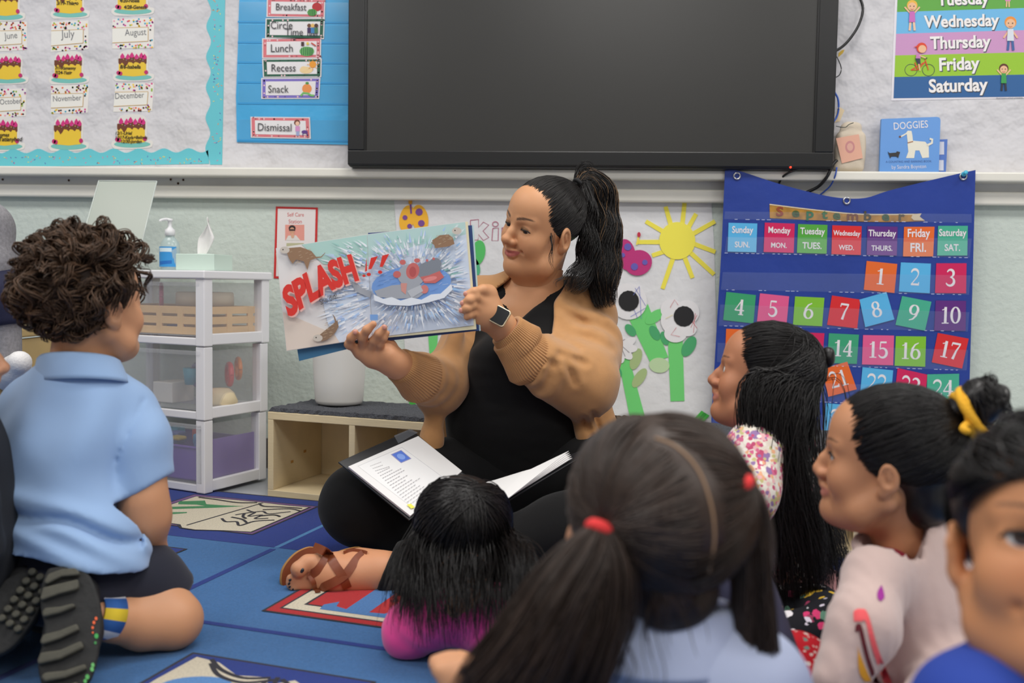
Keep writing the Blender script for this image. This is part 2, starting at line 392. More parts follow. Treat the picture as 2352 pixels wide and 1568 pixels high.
# ---------------------------------------------------------------- rug
TH = math.radians(-13.5); RO = onfloor(634, 1263.5); RE1 = V(math.cos(TH), math.sin(TH), 0); RE2 = V(-math.sin(TH), math.cos(TH), 0)
def rugp(a, b, z=0.0): return V(RO.x, RO.y, 0)+RE1*a+RE2*b+V(0, 0, z)
def pile(col): return mat(col, 0.95, bump=(900, 0.7, 0.003), vary=0.13, vscale=260, sheen=0.15, spec=0.1)
RZ = 0.006
c_mid, c_dark, c_light, c_ink, c_beige = pile((60, 110, 166)), pile((24, 52, 134)), pile((76, 132, 184)), pile((38, 36, 48)), pile((214, 204, 182))
rug = tag(empty('rug', rugp(0, 0)), 'blue classroom alphabet rug with picture squares under the children', 'rug')
prism('rug_base', [rugp(-1.75, 0.458, RZ), rugp(-1.75, -2.2, RZ), rugp(2.1, -2.2, RZ), rugp(2.1, 0.372, RZ), rugp(-0.1, 0.456, RZ)], (0, 0, -RZ+0.0005), c_mid, rug)
ra = Art(fn=lambda a, b, off: rugp(a, b, RZ+off), base=0.0003, step=0.00015)
ra.poly([(-1.75, .458), (-.1, .456), (2.1, .372), (2.1, 0), (-1.75, 0)], c_dark, 1)
for x in (-1.4, -0.7, 0.0, 0.7, 1.4):
    ra.rect(x-0.006, 0.45-max(0, x)*.039, x+0.006, 0.0, c_light, 2); ra.rect(x-0.008, -0.012, x+0.008, -2.2, c_dark, 2)
for y in (-0.465, -0.93, -1.4): ra.rect(-1.75, y+0.007, 2.1, y-0.007, c_dark, 3)
ra.line([(-1.75, .454), (-.1, .452), (2.1, .368)], .008, c_ink, 3)
ra.build('grid_pattern', rug)
def rug_square(x0, y0, x1, y1, border, fill, inner=None):
    a = Art(fn=lambda p, q, off: rugp(p, q, RZ+0.0008+off), base=0.0003, step=0.00015)
    a.rect(x0, y1, x1, y0, c_ink); a.rect(x0+0.006, y1-0.006, x1-0.006, y0+0.006, border)
    if inner: a.rect(x0+0.024, y1-0.024, x1-0.024, y0+0.024, c_ink); a.rect(x0+0.029, y1-0.029, x1-0.029, y0+0.029, inner); a.rect(x0+0.057, y1-0.057, x1-0.057, y0+0.057, c_ink)
    g = 0.063 if inner else 0.02
    if fill: a.rect(x0+g, y1-g, x1-g, y0+g, fill)
    return a
a = rug_square(-0.52, 0.075, -0.112, 0.394, pile((120, 82, 140)), None)
# curtain-like beige shape, green letter and a line drawing of a pair of hands
a.poly([(-0.50, 0.10), (-0.34, 0.085), (-0.315, 0.062), (-0.27, 0.058), (-0.20, 0.078), (-0.125, 0.09), (-0.125, 0.378), (-0.20, 0.375), (-0.28, 0.38), (-0.40, 0.378), (-0.50, 0.375)], c_ink)
a.poly([(-0.495, 0.105), (-0.335, 0.092), (-0.312, 0.068), (-0.27, 0.064), (-0.20, 0.084), (-0.132, 0.096), (-0.132, 0.372), (-0.20, 0.369), (-0.28, 0.374), (-0.40, 0.372), (-0.495, 0.369)], c_beige)
cg = pile((62, 138, 88))
a.poly([(-0.50, 0.30), (-0.44, 0.335), (-0.41, 0.30), (-0.36, 0.305), (-0.30, 0.318), (-0.36, 0.275), (-0.48, 0.205), (-0.495, 0.23), (-0.40, 0.28), (-0.43, 0.285), (-0.48, 0.27)], cg)
a.poly([(-0.49, 0.165), (-0.40, 0.205), (-0.395, 0.195), (-0.44, 0.155), (-0.49, 0.14)], cg)
a.line([(-0.315, 0.09), (-0.30, 0.20), (-0.275, 0.37)], 0.006, c_ink)
for pts in ([(-0.27, 0.285), (-0.24, 0.27), (-0.22, 0.285), (-0.19, 0.268), (-0.15, 0.31)], [(-0.265, 0.225), (-0.235, 0.27), (-0.225, 0.225), (-0.20, 0.25), (-0.195, 0.21), (-0.165, 0.225)],
            [(-0.275, 0.18), (-0.245, 0.155), (-0.22, 0.165), (-0.19, 0.135), (-0.18, 0.185), (-0.14, 0.215)], [(-0.23, 0.3), (-0.17, 0.335), (-0.13, 0.325)], [(-0.26, 0.20), (-0.22, 0.19), (-0.19, 0.165)],
            [(-0.28, 0.36), (-0.25, 0.335), (-0.2, 0.345), (-0.14, 0.352)], [(-0.29, 0.365), (-0.34, 0.345), (-0.42, 0.355), (-0.48, 0.36)], [(-0.20, 0.235), (-0.17, 0.26), (-0.145, 0.25)], [(-0.25, 0.245), (-0.235, 0.215), (-0.215, 0.2)]):
    a.line(smooth_path([(p[0], p[1], 0) for p in pts], 5)[:, :2].tolist(), 0.007, c_ink)
a.build('picture_square', rug)
a = rug_square(-0.50, -0.37, -0.18, -0.084, c_dark, None); a.ell(-0.29, -0.15, 0.07, 0.05, pile((208, 180, 80))); a.ell(-0.39, -0.25, 0.05, 0.07, c_beige); a.build('picture_square', rug)
a = rug_square(0.207, -0.380, 0.60, -0.07, pile((178, 28, 34)), pile((178, 28, 34)), c_beige)
cb = pile((72, 120, 178))   # big letter with serifs
a.poly([(0.305, -0.335), (0.30, -0.31), (0.32, -0.285), (0.327, -0.31), (0.352, -0.318), (0.352, -0.15), (0.32, -0.165), (0.312, -0.14), (0.50, -0.14), (0.492, -0.165), (0.415, -0.15), (0.40, -0.15), (0.40, -0.318), (0.43, -0.315), (0.445, -0.29), (0.462, -0.31), (0.455, -0.335)], cb)
a.ell(0.50, -0.13, 0.10, 0.045, pile((168, 190, 90))); a.ell(0.50, -0.125, 0.09, 0.038, pile((104, 76, 120)))
a.build('picture_square', rug)
a = rug_square(0.213, -0.93, 0.55, -0.59, c_dark, None)
a.poly([(0.235, -0.92), (0.228, -0.70), (0.232, -0.605), (0.28, -0.612), (0.335, -0.645), (0.385, -0.635), (0.40, -0.66), (0.43, -0.63), (0.53, -0.69), (0.53, -0.92)], c_beige)
a.ell(0.30, -0.70, 0.055, 0.035, pile((90, 140, 200)), rot=20)
for pts in ([(0.26, -0.605), (0.30, -0.635), (0.35, -0.65), (0.39, -0.635)], [(0.27, -0.62), (0.31, -0.655), (0.36, -0.665), (0.40, -0.64)], [(0.40, -0.63), (0.42, -0.68), (0.46, -0.72)], [(0.39, -0.65), (0.40, -0.70), (0.39, -0.76)], [(0.41, -0.635), (0.46, -0.67), (0.52, -0.73)]):
    a.line(smooth_path([(p[0], p[1], 0) for p in pts], 5)[:, :2].tolist(), 0.008, c_ink)
a.build('picture_square', rug)
# ================================================================ THINGS ON THE WALL
PAPER = 0.0062      # face of the backing paper in front of the wall
# ---------------------------------------------------------------- birthday board: scalloped border, cake cut-outs, month cards
bs = lambda x, y: (x/2.94, y/2.94)
m_trim = mat((104, 200, 212), 0.5, name='aqua_card')
def sprinkles(a, n, inside):
    cs = [(226, 120, 170), (240, 225, 110), (90, 80, 180), (240, 150, 80)]
    for i in range(n):
        x, y = inside(); t = random.uniform(0, 3.14); a.line([(x, y), (x+4*math.cos(t), y+4*math.sin(t))], 1.3, cs[i % 4], 1)
edge = []
for i in range(61):
    y = -6+(378-(-6))*i/60; edge.append((480+5.5*math.sin((y-8)/70*2*math.pi)-y*0.008, y))
t = tag(empty('border_strip', WALL.hit(498, 378, PAPER), 'aqua scalloped border strip running down the right edge of birthday board', 'border', 'scalloped border'))
slab('strip', edge+[(510, 378), (517, -6)], WALL, 0.0012, m_trim, t, PAPER)
a = Art(WALL, PAPER+0.0014); sprinkles(a, 60, lambda: (random.uniform(488, 508), random.uniform(0, 370))); a.build('sprinkle_print', t)['kind'] = 'stuff'
edge = [(-20+498*i/80, 347+5*math.sin((i*498/80-20+12)/57.5*2*math.pi)-0.004*(i*6)) for i in range(81)]
t = tag(empty('border_strip', WALL.hit(200, 383, PAPER), 'aqua scalloped border strip along the bottom edge of birthday board', 'border', 'scalloped border'))
slab('strip', edge+[(480, 376), (-20, 384)], WALL, 0.0012, m_trim, t, PAPER)
a = Art(WALL, PAPER+0.0014); sprinkles(a, 75, lambda: (random.uniform(0, 470), random.uniform(357, 374))); a.build('sprinkle_print', t)['kind'] = 'stuff'
CAKE = [(0.06, 1.0), (-0.02, 0.9), (0.0, 0.78), (0.10, 0.70), (0.12, 0.25), (0.2, 0.04), (0.5, -0.02), (0.78, 0.02), (0.87, 0.22), (0.88, 0.68), (1.0, 0.76), (1.02, 0.86), (0.94, 0.96), (0.5, 1.0)]
def cake(x0, y0, x1, y1, lines, label):
    q = lambda u, v: (x0+(x1-x0)*u, y0+(y1-y0)*v)
    t = empty('cake_cutout', WALL.hit(*q(.5, 1), PAPER), label, 'cake cutout', 'birthday cakes on the board')
    out = smooth_path([(u, v, 0) for u, v in CAKE+CAKE[:1]], 4)[:-1]
    slab('card', [q(p[0], p[1]) for p in out], WALL, 0.001, mat((232, 228, 222), 0.5), t, PAPER)
    a = Art(WALL, PAPER+0.0012); ye = (238, 200, 58); br = (112, 58, 34); pk = (214, 44, 128); te = (122, 196, 186)
    a.ell(*q(.5, .86), (x1-x0)*.46, (y1-y0)*.1, te, 1)
    a.poly([q(.13, .34), q(.82, .34), q(.82, .80), q(.5, .84), q(.13, .80)], ye, 2)
    dr = [q(.12, .26), q(.5, .20), q(.83, .26), q(.83, .40), q(.80, .44), q(.77, .38), q(.70, .37), q(.66, .43), q(.6, .38), q(.54, .37), q(.5, .43), q(.45, .38), q(.38, .37), q(.34, .46), q(.29, .52), q(.25, .44), q(.21, .39), q(.16, .46), q(.12, .40)]
    a.poly(dr, br, 3)
    for u, v in ((.22, .18), (.36, .20), (.46, .15), (.58, .20), (.70, .16), (.78, .20)):
        a.poly([q(u-.055, v+.06), q(u-.05, v-.01), q(u, v-.10), q(u+.055, v), q(u+.05, v+.06), q(u, v+.09)], pk, 4)
    for u, v in ((.12, .72), (.17, .74), (.82, .70)): a.ell(*q(u, v), (x1-x0)*.05, (y1-y0)*.065, (196, 40, 110), 5)
    for i in range(9): a.ell(*q(.18+.07*i, .25+.03*(i % 3)), (x1-x0)*.012, (y1-y0)*.012, ((240, 220, 120) if i % 2 else (160, 170, 200)), 5, 6)
    a.build('cake_print', t)
    if lines:
        a = Art(WALL, PAPER+0.0012+0.0003*6)
        for s, u0, u1, v in lines: a.text(s, q(u0, v), q(u1, v), (40, 32, 24), 1.15, 0.02, 0.2)
        a.build('handwriting', t)
def month(q4, name, p0, p1, label):
    t = empty('month_card', WALL.hit(*quadpt(q4, .5, 1), PAPER), label, 'card', 'month cards on the board')
    slab('card', q4, WALL, 0.0008, mat((238, 234, 228), 0.5), t, PAPER)
    a = Art(WALL, PAPER+0.001); cols = [(226, 60, 140), (245, 205, 60), (60, 170, 200), (30, 26, 30), (240, 110, 50), (140, 60, 150), (150, 190, 60), (240, 170, 190), (190, 150, 40)]
    for i in range(64):
        side = i % 8
        if side < 4: u, v = random.random(), random.random()*0.27
        elif side < 7: u, v = random.random(), 0.86+0.13*random.random()
        else: u, v = 0.9+0.09*random.random(), random.random()
        x, y = quadpt(q4, 0.02+0.96*u, v); a.ell(x, y, 2.2, 2.2, cols[random.randrange(9)], 1, 7)
    w = [quadpt(q4, *c) for c in ((0.0, .30), (.86, .30), (.86, .77), (0.0, .80))]
    a.poly(w, (240, 238, 230), 2); go = (212, 168, 84)
    for k in range(3): a.line([w[k], w[k+1]], 1.1, go, 3)
    a.build('confetti_print', t)
    a = Art(WALL, PAPER+0.001+0.0003*4); a.text(name, p0, p1, (128, 128, 132), 1.25, -0.004); a.build('lettering', t)
cake(-30, -28, 56, 49, None, 'paper birthday cake cutout above the June card')
cake(118, -30, 204, 43, [('3/19-Thiago', .14, .72, .56)], 'paper birthday cake cutout above the July card')
cake(258, -38, 352, 36, [('4/20-Noela', .18, .66, .58), ('4/28-Genesis', .28, .84, .78)], 'paper birthday cake cutout above the August card')
month([(-24, 51), (62, 50), (62, 115), (-24, 119)], 'June', (10, 90), (40, 87), 'confetti bordered card handwritten June at the left edge')
month([(118, 50), (203, 47), (203, 113), (117, 119)], 'July', (140, 87), (171, 86), 'confetti bordered card handwritten July')
month([(258, 44), (354, 41), (353, 110), (258, 112)], 'August', (287, 82), (336, 80), 'confetti bordered card handwritten August')
cake(-28, 124, 63, 194, None, 'paper birthday cake cutout between the June and October cards')
cake(114, 119, 203, 194, [('7/1-Xamanny', .14, .68, .54), ('7/24-Yazir', .14, .58, .68)], 'paper birthday cake cutout between the July and November cards')
cake(261, 116, 352, 187, [('8/6-Isabella', .16, .68, .58)], 'paper birthday cake cutout between the August and December cards')
month([(-24, 206), (60, 203), (59, 267), (-24, 270)], 'October', (0, 240), (49, 237), 'confetti bordered card handwritten October at the left edge')
month([(117, 196), (205, 195), (201, 259), (117, 261)], 'November', (122, 233), (187, 230), 'confetti bordered card handwritten November')
month([(265, 192), (354, 191), (349, 255), (260, 257)], 'December', (265, 227), (331, 224), 'confetti bordered card handwritten December')
cake(-34, 270, 55, 347, [('11/5-Thomas', .02, .62, .56), ('11/20-Tatianyhod', .02, .96, .70)], 'paper birthday cake cutout below the October card')
cake(113, 267, 202, 347, None, 'paper birthday cake cutout below the November card, without names')
cake(258, 264, 349, 342, [('12/1-Uriel', .08, .50, .58), ('12/17-Kayla+Belinda', .08, .88, .70), ('12/30-Jordan', .22, .74, .82)], 'paper birthday cake cutout below the December card, with three lines of names')
# ---------------------------------------------------------------- blue schedule chart
t = tag(empty('schedule_chart', WALL.hit(670, 330, PAPER)), 'light blue pocket schedule chart hanging left of the screen', 'pocket chart')
m_nyl = mat((70, 172, 226), 0.35, bump=(14, 0.35, 0.008), name='blue_nylon', vary=0.05, vscale=10)
slab('cloth', [(550, -8), (820, -8), (820, 333), (793, 332), (544, 326), (542, 220), (547, 90)], WALL, 0.004, m_nyl, t, PAPER)
pv = [(-2, 48), (50, 95), (96, 141), (142, 187), (188, 235), (268, 320)]
for y0, y1 in pv: slab('pocket', [(549, y0+6), (800, y0+8), (800, y1+2), (547, y1)], WALL, 0.0006, film((120, 205, 240), 0.22, 0.12), t, PAPER+0.0046)
for y0, y1 in pv: slab('hem', [(546, y1), (800, y1+2), (800, y1+6), (546, y1+4)], WALL, 0.0015, mat((52, 154, 214), 0.4), t, PAPER+0.004)
CH = PAPER+0.0056
def frame_card(q4, words, bcol, pic, label, bold=0.0):
    t = empty('schedule_card', WALL.hit(*quadpt(q4, .5, 1), CH), label, 'card', 'schedule cards in the blue chart')
    slab('card', q4, WALL, 0.0008, mat((228, 224, 226), 0.4), t, CH)
    a = Art(WALL, CH+0.001)
    ins = lambda e, f: [quadpt(q4, e, f), quadpt(q4, 1-e, f), quadpt(q4, 1-e, 1-f), quadpt(q4, e, 1-f)]
    a.poly(ins(.02, .05), bcol)
    dk = tuple(int(c*0.75) for c in bcol)
    for i in range(26):
        u, v = random.random(), random.random()
        if random.random() < .5: v = .11*(v > .5)*8+.05 if False else (0.1 if v > .5 else .9)
        else: u = (0.05 if u > .5 else .95)
        x, y = quadpt(q4, u, v); a.ell(x, y, 2, 2, dk if i % 2 else (240, 200, 205), 1.5, 8)
    r = ins(.075, .17); a.poly(r, (236, 233, 234), 3)
    a.lay = 4; pic(a, lambda u, v: quadpt(q4, u, v)); a.build('card_print', t)
    a = Art(WALL, CH+0.001+0.0003*12)
    for s, u0, u1, v in words: a.text(s, quadpt(q4, u0, v), quadpt(q4, u1, v), (62, 60, 64), 1.18, bold)
    a.build('lettering', t)
red, grn, vio = (222, 120, 128), (40, 96, 74), (128, 112, 196)
def pic_apple(a, q): a.ell(*q(.86, .42), 11, 10, (188, 40, 48)); a.line([q(.86, .2), q(.88, .1)], 2, (90, 60, 40)); a.ell(*q(.78, .72), 11, 8, (96, 168, 84)); [a.line([q(.73+.03*i, .55), q(.73+.03*i, .88)], 1.5, (40, 110, 60)) for i in range(4)]
def pic_kids(a, q):
    for u, c, s in ((.74, (60, 40, 90), (110, 70, 50)), (.80, (60, 130, 190), (236, 190, 110)), (.86, (70, 120, 80), (80, 50, 40))):
        a.ell(*q(u, .36), 4.5, 4.5, s); a.rect(q(u-.03, .46)[0], q(u, .46)[1], q(u+.03, .46)[0], q(u, .72)[1], c); a.line([q(u-.015, .72), q(u-.02, .86)], 2, (40, 40, 60)); a.line([q(u+.015, .72), q(u+.02, .86)], 2, (40, 40, 60))
def pic_melon(a, q):
    a.ell(*q(.76, .66), 17, 11, (110, 180, 100)); [a.line([q(.67+.035*i, .48), q(.67+.035*i, .84)], 2, (50, 120, 70)) for i in range(6)]
    a.rect(*q(.66, .2), *q(.71, .4), (70, 40, 40)); a.rect(*q(.75, .22), *q(.79, .34), (235, 205, 80)); a.line([q(.83, .25), q(.91, .4)], 3, (205, 80, 70))
def pic_sun(a, q):
    a.ell(*q(.74, .62), 15, 8, (244, 214, 160)); a.ell(*q(.70, .55), 8, 6, (244, 214, 160)); a.ell(*q(.85, .32), 8, 8, (240, 160, 50))
    for i in range(8): th = i*math.pi/4; x, y = q(.85, .32); a.line([(x+9*math.cos(th), y+9*math.sin(th)), (x+13*math.cos(th), y+13*math.sin(th))], 1.5, (240, 170, 70))
def pic_orange(a, q): a.ell(*q(.78, .52), 11, 11, (240, 150, 80)); a.ell(*q(.78, .26), 4, 3, (80, 150, 70)); a.line([q(.68, .86), q(.72, .72), q(.80, .74), q(.86, .84), q(.91, .84)], 4.5, (120, 190, 110))
def pic_girl(a, q): a.ell(*q(.78, .26), 7, 7, (120, 66, 50)); a.ell(*q(.785, .30), 4.5, 5, (240, 196, 170)); a.rect(*q(.75, .42), *q(.82, .66), (216, 150, 200)); a.rect(*q(.76, .66), *q(.81, .86), (160, 170, 210)); a.ell(*q(.90, .68), 7, 4, (96, 60, 140)); a.line([q(.87, .72), q(.87, .86)], 2, (96, 60, 140)); a.line([q(.94, .7), q(.94, .86)], 2, (96, 60, 140))
frame_card([(613, -4), (747, -2), (746, 41), (612, 39)], [('Breakfast', .16, .68, .62)], red, pic_apple, 'red bordered schedule card reading Breakfast with an apple')
frame_card([(610, 42), (746, 41), (744, 90), (609, 88)], [('Circle', .09, .46, .52), ('Time', .34, .64, .84)], grn, pic_kids, 'green bordered schedule card reading Circle Time with children')
frame_card([(602, 88), (738, 86), (737, 134), (602, 134)], [('Lunch', .15, .52, .68)], red, pic_melon, 'red bordered schedule card reading Lunch with a melon')
frame_card([(602, 135), (739, 134), (738, 177), (604, 178)], [('Recess', .15, .56, .68)], grn, pic_sun, 'green bordered schedule card reading Recess with a sun')
frame_card([(600, 179), (736, 178), (733, 227), (600, 227)], [('Snack', .12, .47, .70)], vio, pic_orange, 'violet bordered schedule card reading Snack with an orange')
frame_card([(575, 268), (712, 269), (714, 319), (576, 316)], [('Dismissal', .12, .68, .66)], red, pic_girl, 'red bordered schedule card reading Dismissal, apart at the bottom')
# ---------------------------------------------------------------- screen
TVP = Plane((0, YW-0.105, 0), (0, -1, 0))
tv = tag(empty('display_screen', TVP.hit(1360, 386)), 'large black flat interactive screen mounted above the ledge', 'screen')
m_bez = mat((22, 22, 24), 0.35, name='black_plastic')
x0, x1 = TVP.hit(797, 300).x, TVP.hit(1918, 300).x; zb = TVP.hit(1360, 386.5).z; zt = zb+(x1-x0)*0.60
bm = bmesh.new(); add_box(bm, (x0, YW-0.105, zb), (x1-x0, 0, 0), (0, 0.07, 0), (0, 0, zt-zb)); bm_obj('housing', bm, m_bez, tv, False, 0.014, 4)
bl, br_, bb = TVP.hit(838, 200).x-x0, x1-TVP.hit(1876, 200).x, TVP.hit(1360, 348).z-zb
for nm, (a0, a1, b0, b1) in {'left': (x0+.004, x0+bl, zb+bb, zt-.03), 'right': (x1-br_, x1-.004, zb+bb, zt-.03), 'bottom': (x0+.004, x1-.004, zb+.006, zb+bb), 'top': (x0+.004, x1-.004, zt-.03, zt-.004)}.items():
    abox('bezel', (a0, YW-0.112, b0), (a1, YW-0.1045, b1), mat((22, 22, 23), 0.35, name='bezel_plastic'), tv, 0.003)
abox('glass_panel', (x0+bl-.002, YW-0.1065, zb+bb-.002), (x1-br_+.002, YW-0.104, zt-.028), mat((44, 43, 41), 0.34, spec=0.55, name='switched_off_screen', vary=0.10, vscale=1.4), tv)
abox('screen_edge', (x0+bl, YW-0.1105, zb+bb), (x0+bl+.006, YW-0.104, zt-.03), mat((12, 12, 13), 0.3), tv)
abox('screen_edge', (x1-br_-.006, YW-0.1105, zb+bb), (x1-br_, YW-0.104, zt-.03), mat((12, 12, 13), 0.3), tv)
p = TVP.hit(1816, 384, 0.008); lathe('status_light', p, [(0.0001, 0), (0.0028, 0.0003), (0.003, -0.002)], mat((255, 40, 20), 0.4, emit=6), tv, 12)
COL.objects[-1].data.transform(Matrix.Translation(p) @ Matrix.Rotation(math.pi/2, 4, 'X') @ Matrix.Translation(-p))
abox('wall_mount', (x0+0.5, YW-0.04, zb+0.2), (x1-0.5, YW-0.0075, zt-0.3), m_bez, tv)
def cable(pts, r, col, label, g='cables'): return tag(tube('cable', [WALL.hit(x, y, o) for x, y, o in pts], r, mat(col, 0.4)), label, 'cable')
cable([(1972, -12, .02), (1982, 20, .025), (1972, 58, .03), (1950, 92, .035), (1928, 112, .04), (1905, 122, .05)], 0.0042, (20, 20, 22), 'thick black cable looping out at the upper right of the screen')
cable([(1922, 130, .03), (1932, 155, .03), (1928, 172, .03), (1914, 180, .03)], 0.0016, (34, 34, 38), 'thin dark wire at the right side of the screen')
cable([(1912, 205, .03), (1924, 225, .03), (1926, 250, .03), (1921, 270, .03), (1910, 285, .035)], 0.003, (44, 92, 190), 'blue network cable beside the right edge of the screen')
cable([(1788, 425, .05), (1796, 408, .07), (1815, 395, .09), (1850, 384, .085), (1890, 376, .08)], 0.0036, (24, 24, 26), 'black cable curving below the screen over the ledge')
cable([(1852, 442, .045), (1880, 428, .06), (1900, 405, .088), (1912, 380, .085), (1922, 368, .08)], 0.0052, (22, 22, 24), 'thick black cable dropping past the ledge behind the calendar')
cable([(1880, 450, .034), (1906, 428, .05), (1918, 404, .079), (1922, 384, .08)], 0.0024, (44, 88, 190), 'blue cable dropping past the ledge behind the calendar')
# ---------------------------------------------------------------- days of the week poster
dp = lambda x, y: (1860+x/3.734, y/3.734)
t = tag(empty('weekday_poster', WALL.hit(2200, 230, PAPER)), 'colourful days of the week poster taped on the paper right of the screen', 'poster')
slab('sheet', [(2057, -40), (2420, -50), (2420, 224), (2047, 231)], WALL, 0.001, mat((232, 228, 234), 0.35), t, PAPER)
a = Art(WALL, PAPER+0.0012)
ys = [(-130, 103, -160, 68), (103, 290, 68, 258), (290, 475, 258, 450), (475, 660, 450, 642), (660, 842, 642, 833)]
cs = [(98, 170, 68), (112, 186, 232), (206, 152, 198), (154, 200, 50), (44, 98, 156)]
for (a0, a1, b0, b1), c in zip(ys, cs):
    xl = lambda y: 752-y*0.04
    a.poly([dp(xl(a0), a0), dp(2120, b0-8), dp(2120, b1-8), dp(xl(a1), a1)], c, 1)
a.build('stripe_print', t)
for s, p0, p1 in (('Tuesday', (1095, 46), (1540, 30)), ('Wednesday', (980, 235), (1625, 218)), ('Thursday', (1032, 418), (1553, 402)), ('Friday', (1112, 604), (1458, 590)), ('Saturday', (1022, 790), (1528, 775))):
    a = Art(WALL, PAPER+0.0012+0.0006); a.text(s, dp(p0[0]+7, p0[1]+7), dp(p1[0]+7, p1[1]+7), (70, 74, 84), 1.08, 0.034, lay=1); a.text(s, dp(*p0), dp(*p1), (244, 240, 238), 1.08, 0.028, lay=2); a.build('lettering', t)
a = Art(WALL, PAPER+0.0012+0.0006)
a.text('illustrations school printables', dp(1600, 848), dp(1830, 843), (120, 120, 130), lay=1)
a.build('lettering', t)
a = Art(WALL, PAPER+0.0012+0.0006); sk, hr = (240, 190, 150), (238, 186, 70)
def kid(cx, top, h, hair, shirt, legs, arms='up', sk=sk):
    """simple cartoon child, crop pixels"""
    r = h*0.17
    a.ell(*dp(cx, top+r), r/3.734, r/3.734, hair); a.ell(*dp(cx, top+r*1.25), r*.8/3.734, r*.8/3.734, sk)
    for s in (-1, 1):
        a.ell(*dp(cx+s*r*.35, top+r*1.15), r*.1/3.734, r*.12/3.734, (60, 50, 60), None, 8)
        e = (cx+s*h*.24, top+h*.22) if arms == 'up' else (cx+s*h*.2, top+h*.62)
        a.line([dp(cx+s*h*.06, top+h*.42), dp(*e)], h*.05/3.734, sk)
        a.line([dp(cx+s*h*.05, top+h*.66), dp(cx+s*h*.08, top+h*.97)], h*.07/3.734, legs)
    a.line([dp(cx-r*.3, top+r*1.65), dp(cx, top+r*1.78), dp(cx+r*.3, top+r*1.65)], 0.9, (190, 70, 70))
    a.poly([dp(cx-h*.08, top+h*.36), dp(cx+h*.08, top+h*.36), dp(cx+h*.1, top+h*.7), dp(cx-h*.1, top+h*.7)], shirt); a.build('cartoon_print', t); a.__init__(WALL, PAPER+0.0012+0.0006)
kid(878, 0, 270, hr, (206, 110, 190), (240, 200, 170))
kid(1722, 140, 300, (240, 150, 60), (220, 226, 236), (60, 100, 160), 'down'); a.build('cartoon_print', t) if a.v else None; kid(1664, 545, 240, (96, 48, 32), (60, 160, 80), (46, 46, 56))
a.poly([dp(1676, -40), dp(1722, -40), dp(1722, 10), dp(1676, 10)], (220, 140, 190)); a.line([dp(1690, 10), dp(1686, 60)], 3, sk); a.line([dp(1708, 10), dp(1710, 60)], 3, sk); a.build('cartoon_print', t); a.__init__(WALL, PAPER+0.0012+0.0006)
for x in (868, 1018):   # bicycle
    a.line([dp(x+52*math.cos(i*.2617), 600+50*math.sin(i*.2617)) for i in range(25)], 1.2, (70, 76, 80))
rd = (226, 72, 44)
for l in ([(868, 600), (990, 530), (1000, 560)], [(868, 600), (925, 598), (990, 530)], [(925, 598), (900, 535)], [(990, 510), (1018, 600)]): a.line([dp(*p) for p in l], 2, rd)
a.line([dp(985, 505), dp(1008, 495)], 2, (60, 60, 60)); a.ell(*dp(960, 410), 12, 12, rd); a.ell(*dp(965, 420), 9, 9, sk); a.poly([dp(935, 385), dp(888, 405), dp(930, 405)], rd)
a.poly([dp(915, 462), dp(950, 462), dp(950, 505), dp(908, 505)], (206, 130, 190)); a.poly([dp(903, 500), dp(945, 500), dp(950, 550), dp(925, 550)], (50, 56, 76)); a.line([dp(940, 475), dp(995, 498)], 2.5, sk); a.line([dp(935, 548), dp(945, 605)], 3, sk)
a.build('cartoon_print', t)
# ---------------------------------------------------------------- books and bag on the ledge
t = empty('picture_book', WALL.hit(2090, 394, .03), 'blue dog picture book standing on the ledge', 'book')
q4 = [(2024.7, 272.6), (2160.5, 267.8), (2156, 397), (2020, 397)]
LB = Plane(WALL.hit(2090, 394, .05), (0, -1, 0.13))
pts = [(2023.5, 300), (2024.7, 273)]+[(2152, 268.2), (2158, 270), (2160.3, 276)]+[(2156, 397), (2020, 397)]
slab('cover', pts, LB, 0.012, mat((88, 146, 214), 0.35, name='blue_cover'), t)
a = Art(LB, 0.0124); a.text('DOGGIES', dp(722, 1112), dp(1015, 1092), (226, 222, 226), 1.25, 0.004); a.build('lettering', t); a = Art(LB, 0.0124); a.text('by Sandra Boynton', dp(703, 1448), dp(998, 1440), (214, 216, 230), 1.15); a.build('lettering', t); a = Art(LB, 0.0124); a.text('A COUNTING AND BARKING BOOK', dp(652, 1396), dp(1045, 1390), (70, 104, 160), 1.1); a.build('lettering', t)
a = Art(LB, 0.0124); wh = (226, 222, 206)   # a plain white dog and a small black dog
a.poly([dp(*p) for p in ((838, 1230), (870, 1205), (990, 1215), (1020, 1250), (1022, 1350), (965, 1355), (940, 1290), (905, 1290), (895, 1355), (825, 1355), (845, 1300))], wh)
a.poly([dp(*p) for p in ((840, 1225), (832, 1150), (780, 1178), (778, 1166), (825, 1140), (840, 1120), (872, 1122), (880, 1160), (885, 1212))], wh); a.ell(*dp(774, 1172), 2.6, 2.4, (110, 66, 50)); a.line([dp(840, 1224), dp(886, 1212)], 2, (170, 110, 70))
a.line([dp(*p) for p in ((1010, 1245), (1048, 1225), (1050, 1195), (1028, 1190))], 5, wh)
a.poly([dp(*p) for p in ((668, 1298), (684, 1312), (740, 1308), (748, 1296), (776, 1304), (768, 1322), (758, 1355), (745, 1340), (700, 1340), (690, 1358), (680, 1330))], (34, 32, 34)); a.build('dog_print', t)
t = empty('small_book', WALL.hit(2168, 394, .03), 'blue and white small book half hidden behind the dog book', 'book')
slab('cover', [(2110, 322), (2176.5, 319.5), (2172.5, 397), (2110, 397)], LB, 0.008, mat((70, 112, 190), 0.4), t, -0.012)
a = Art(LB, -0.0035); a.rect(*dp(1100, 1215), *dp(1152, 1325), (206, 208, 220)); a.rect(*dp(1100, 1372), *dp(1148, 1462), (206, 208, 220)); a.build('cover_print', t)
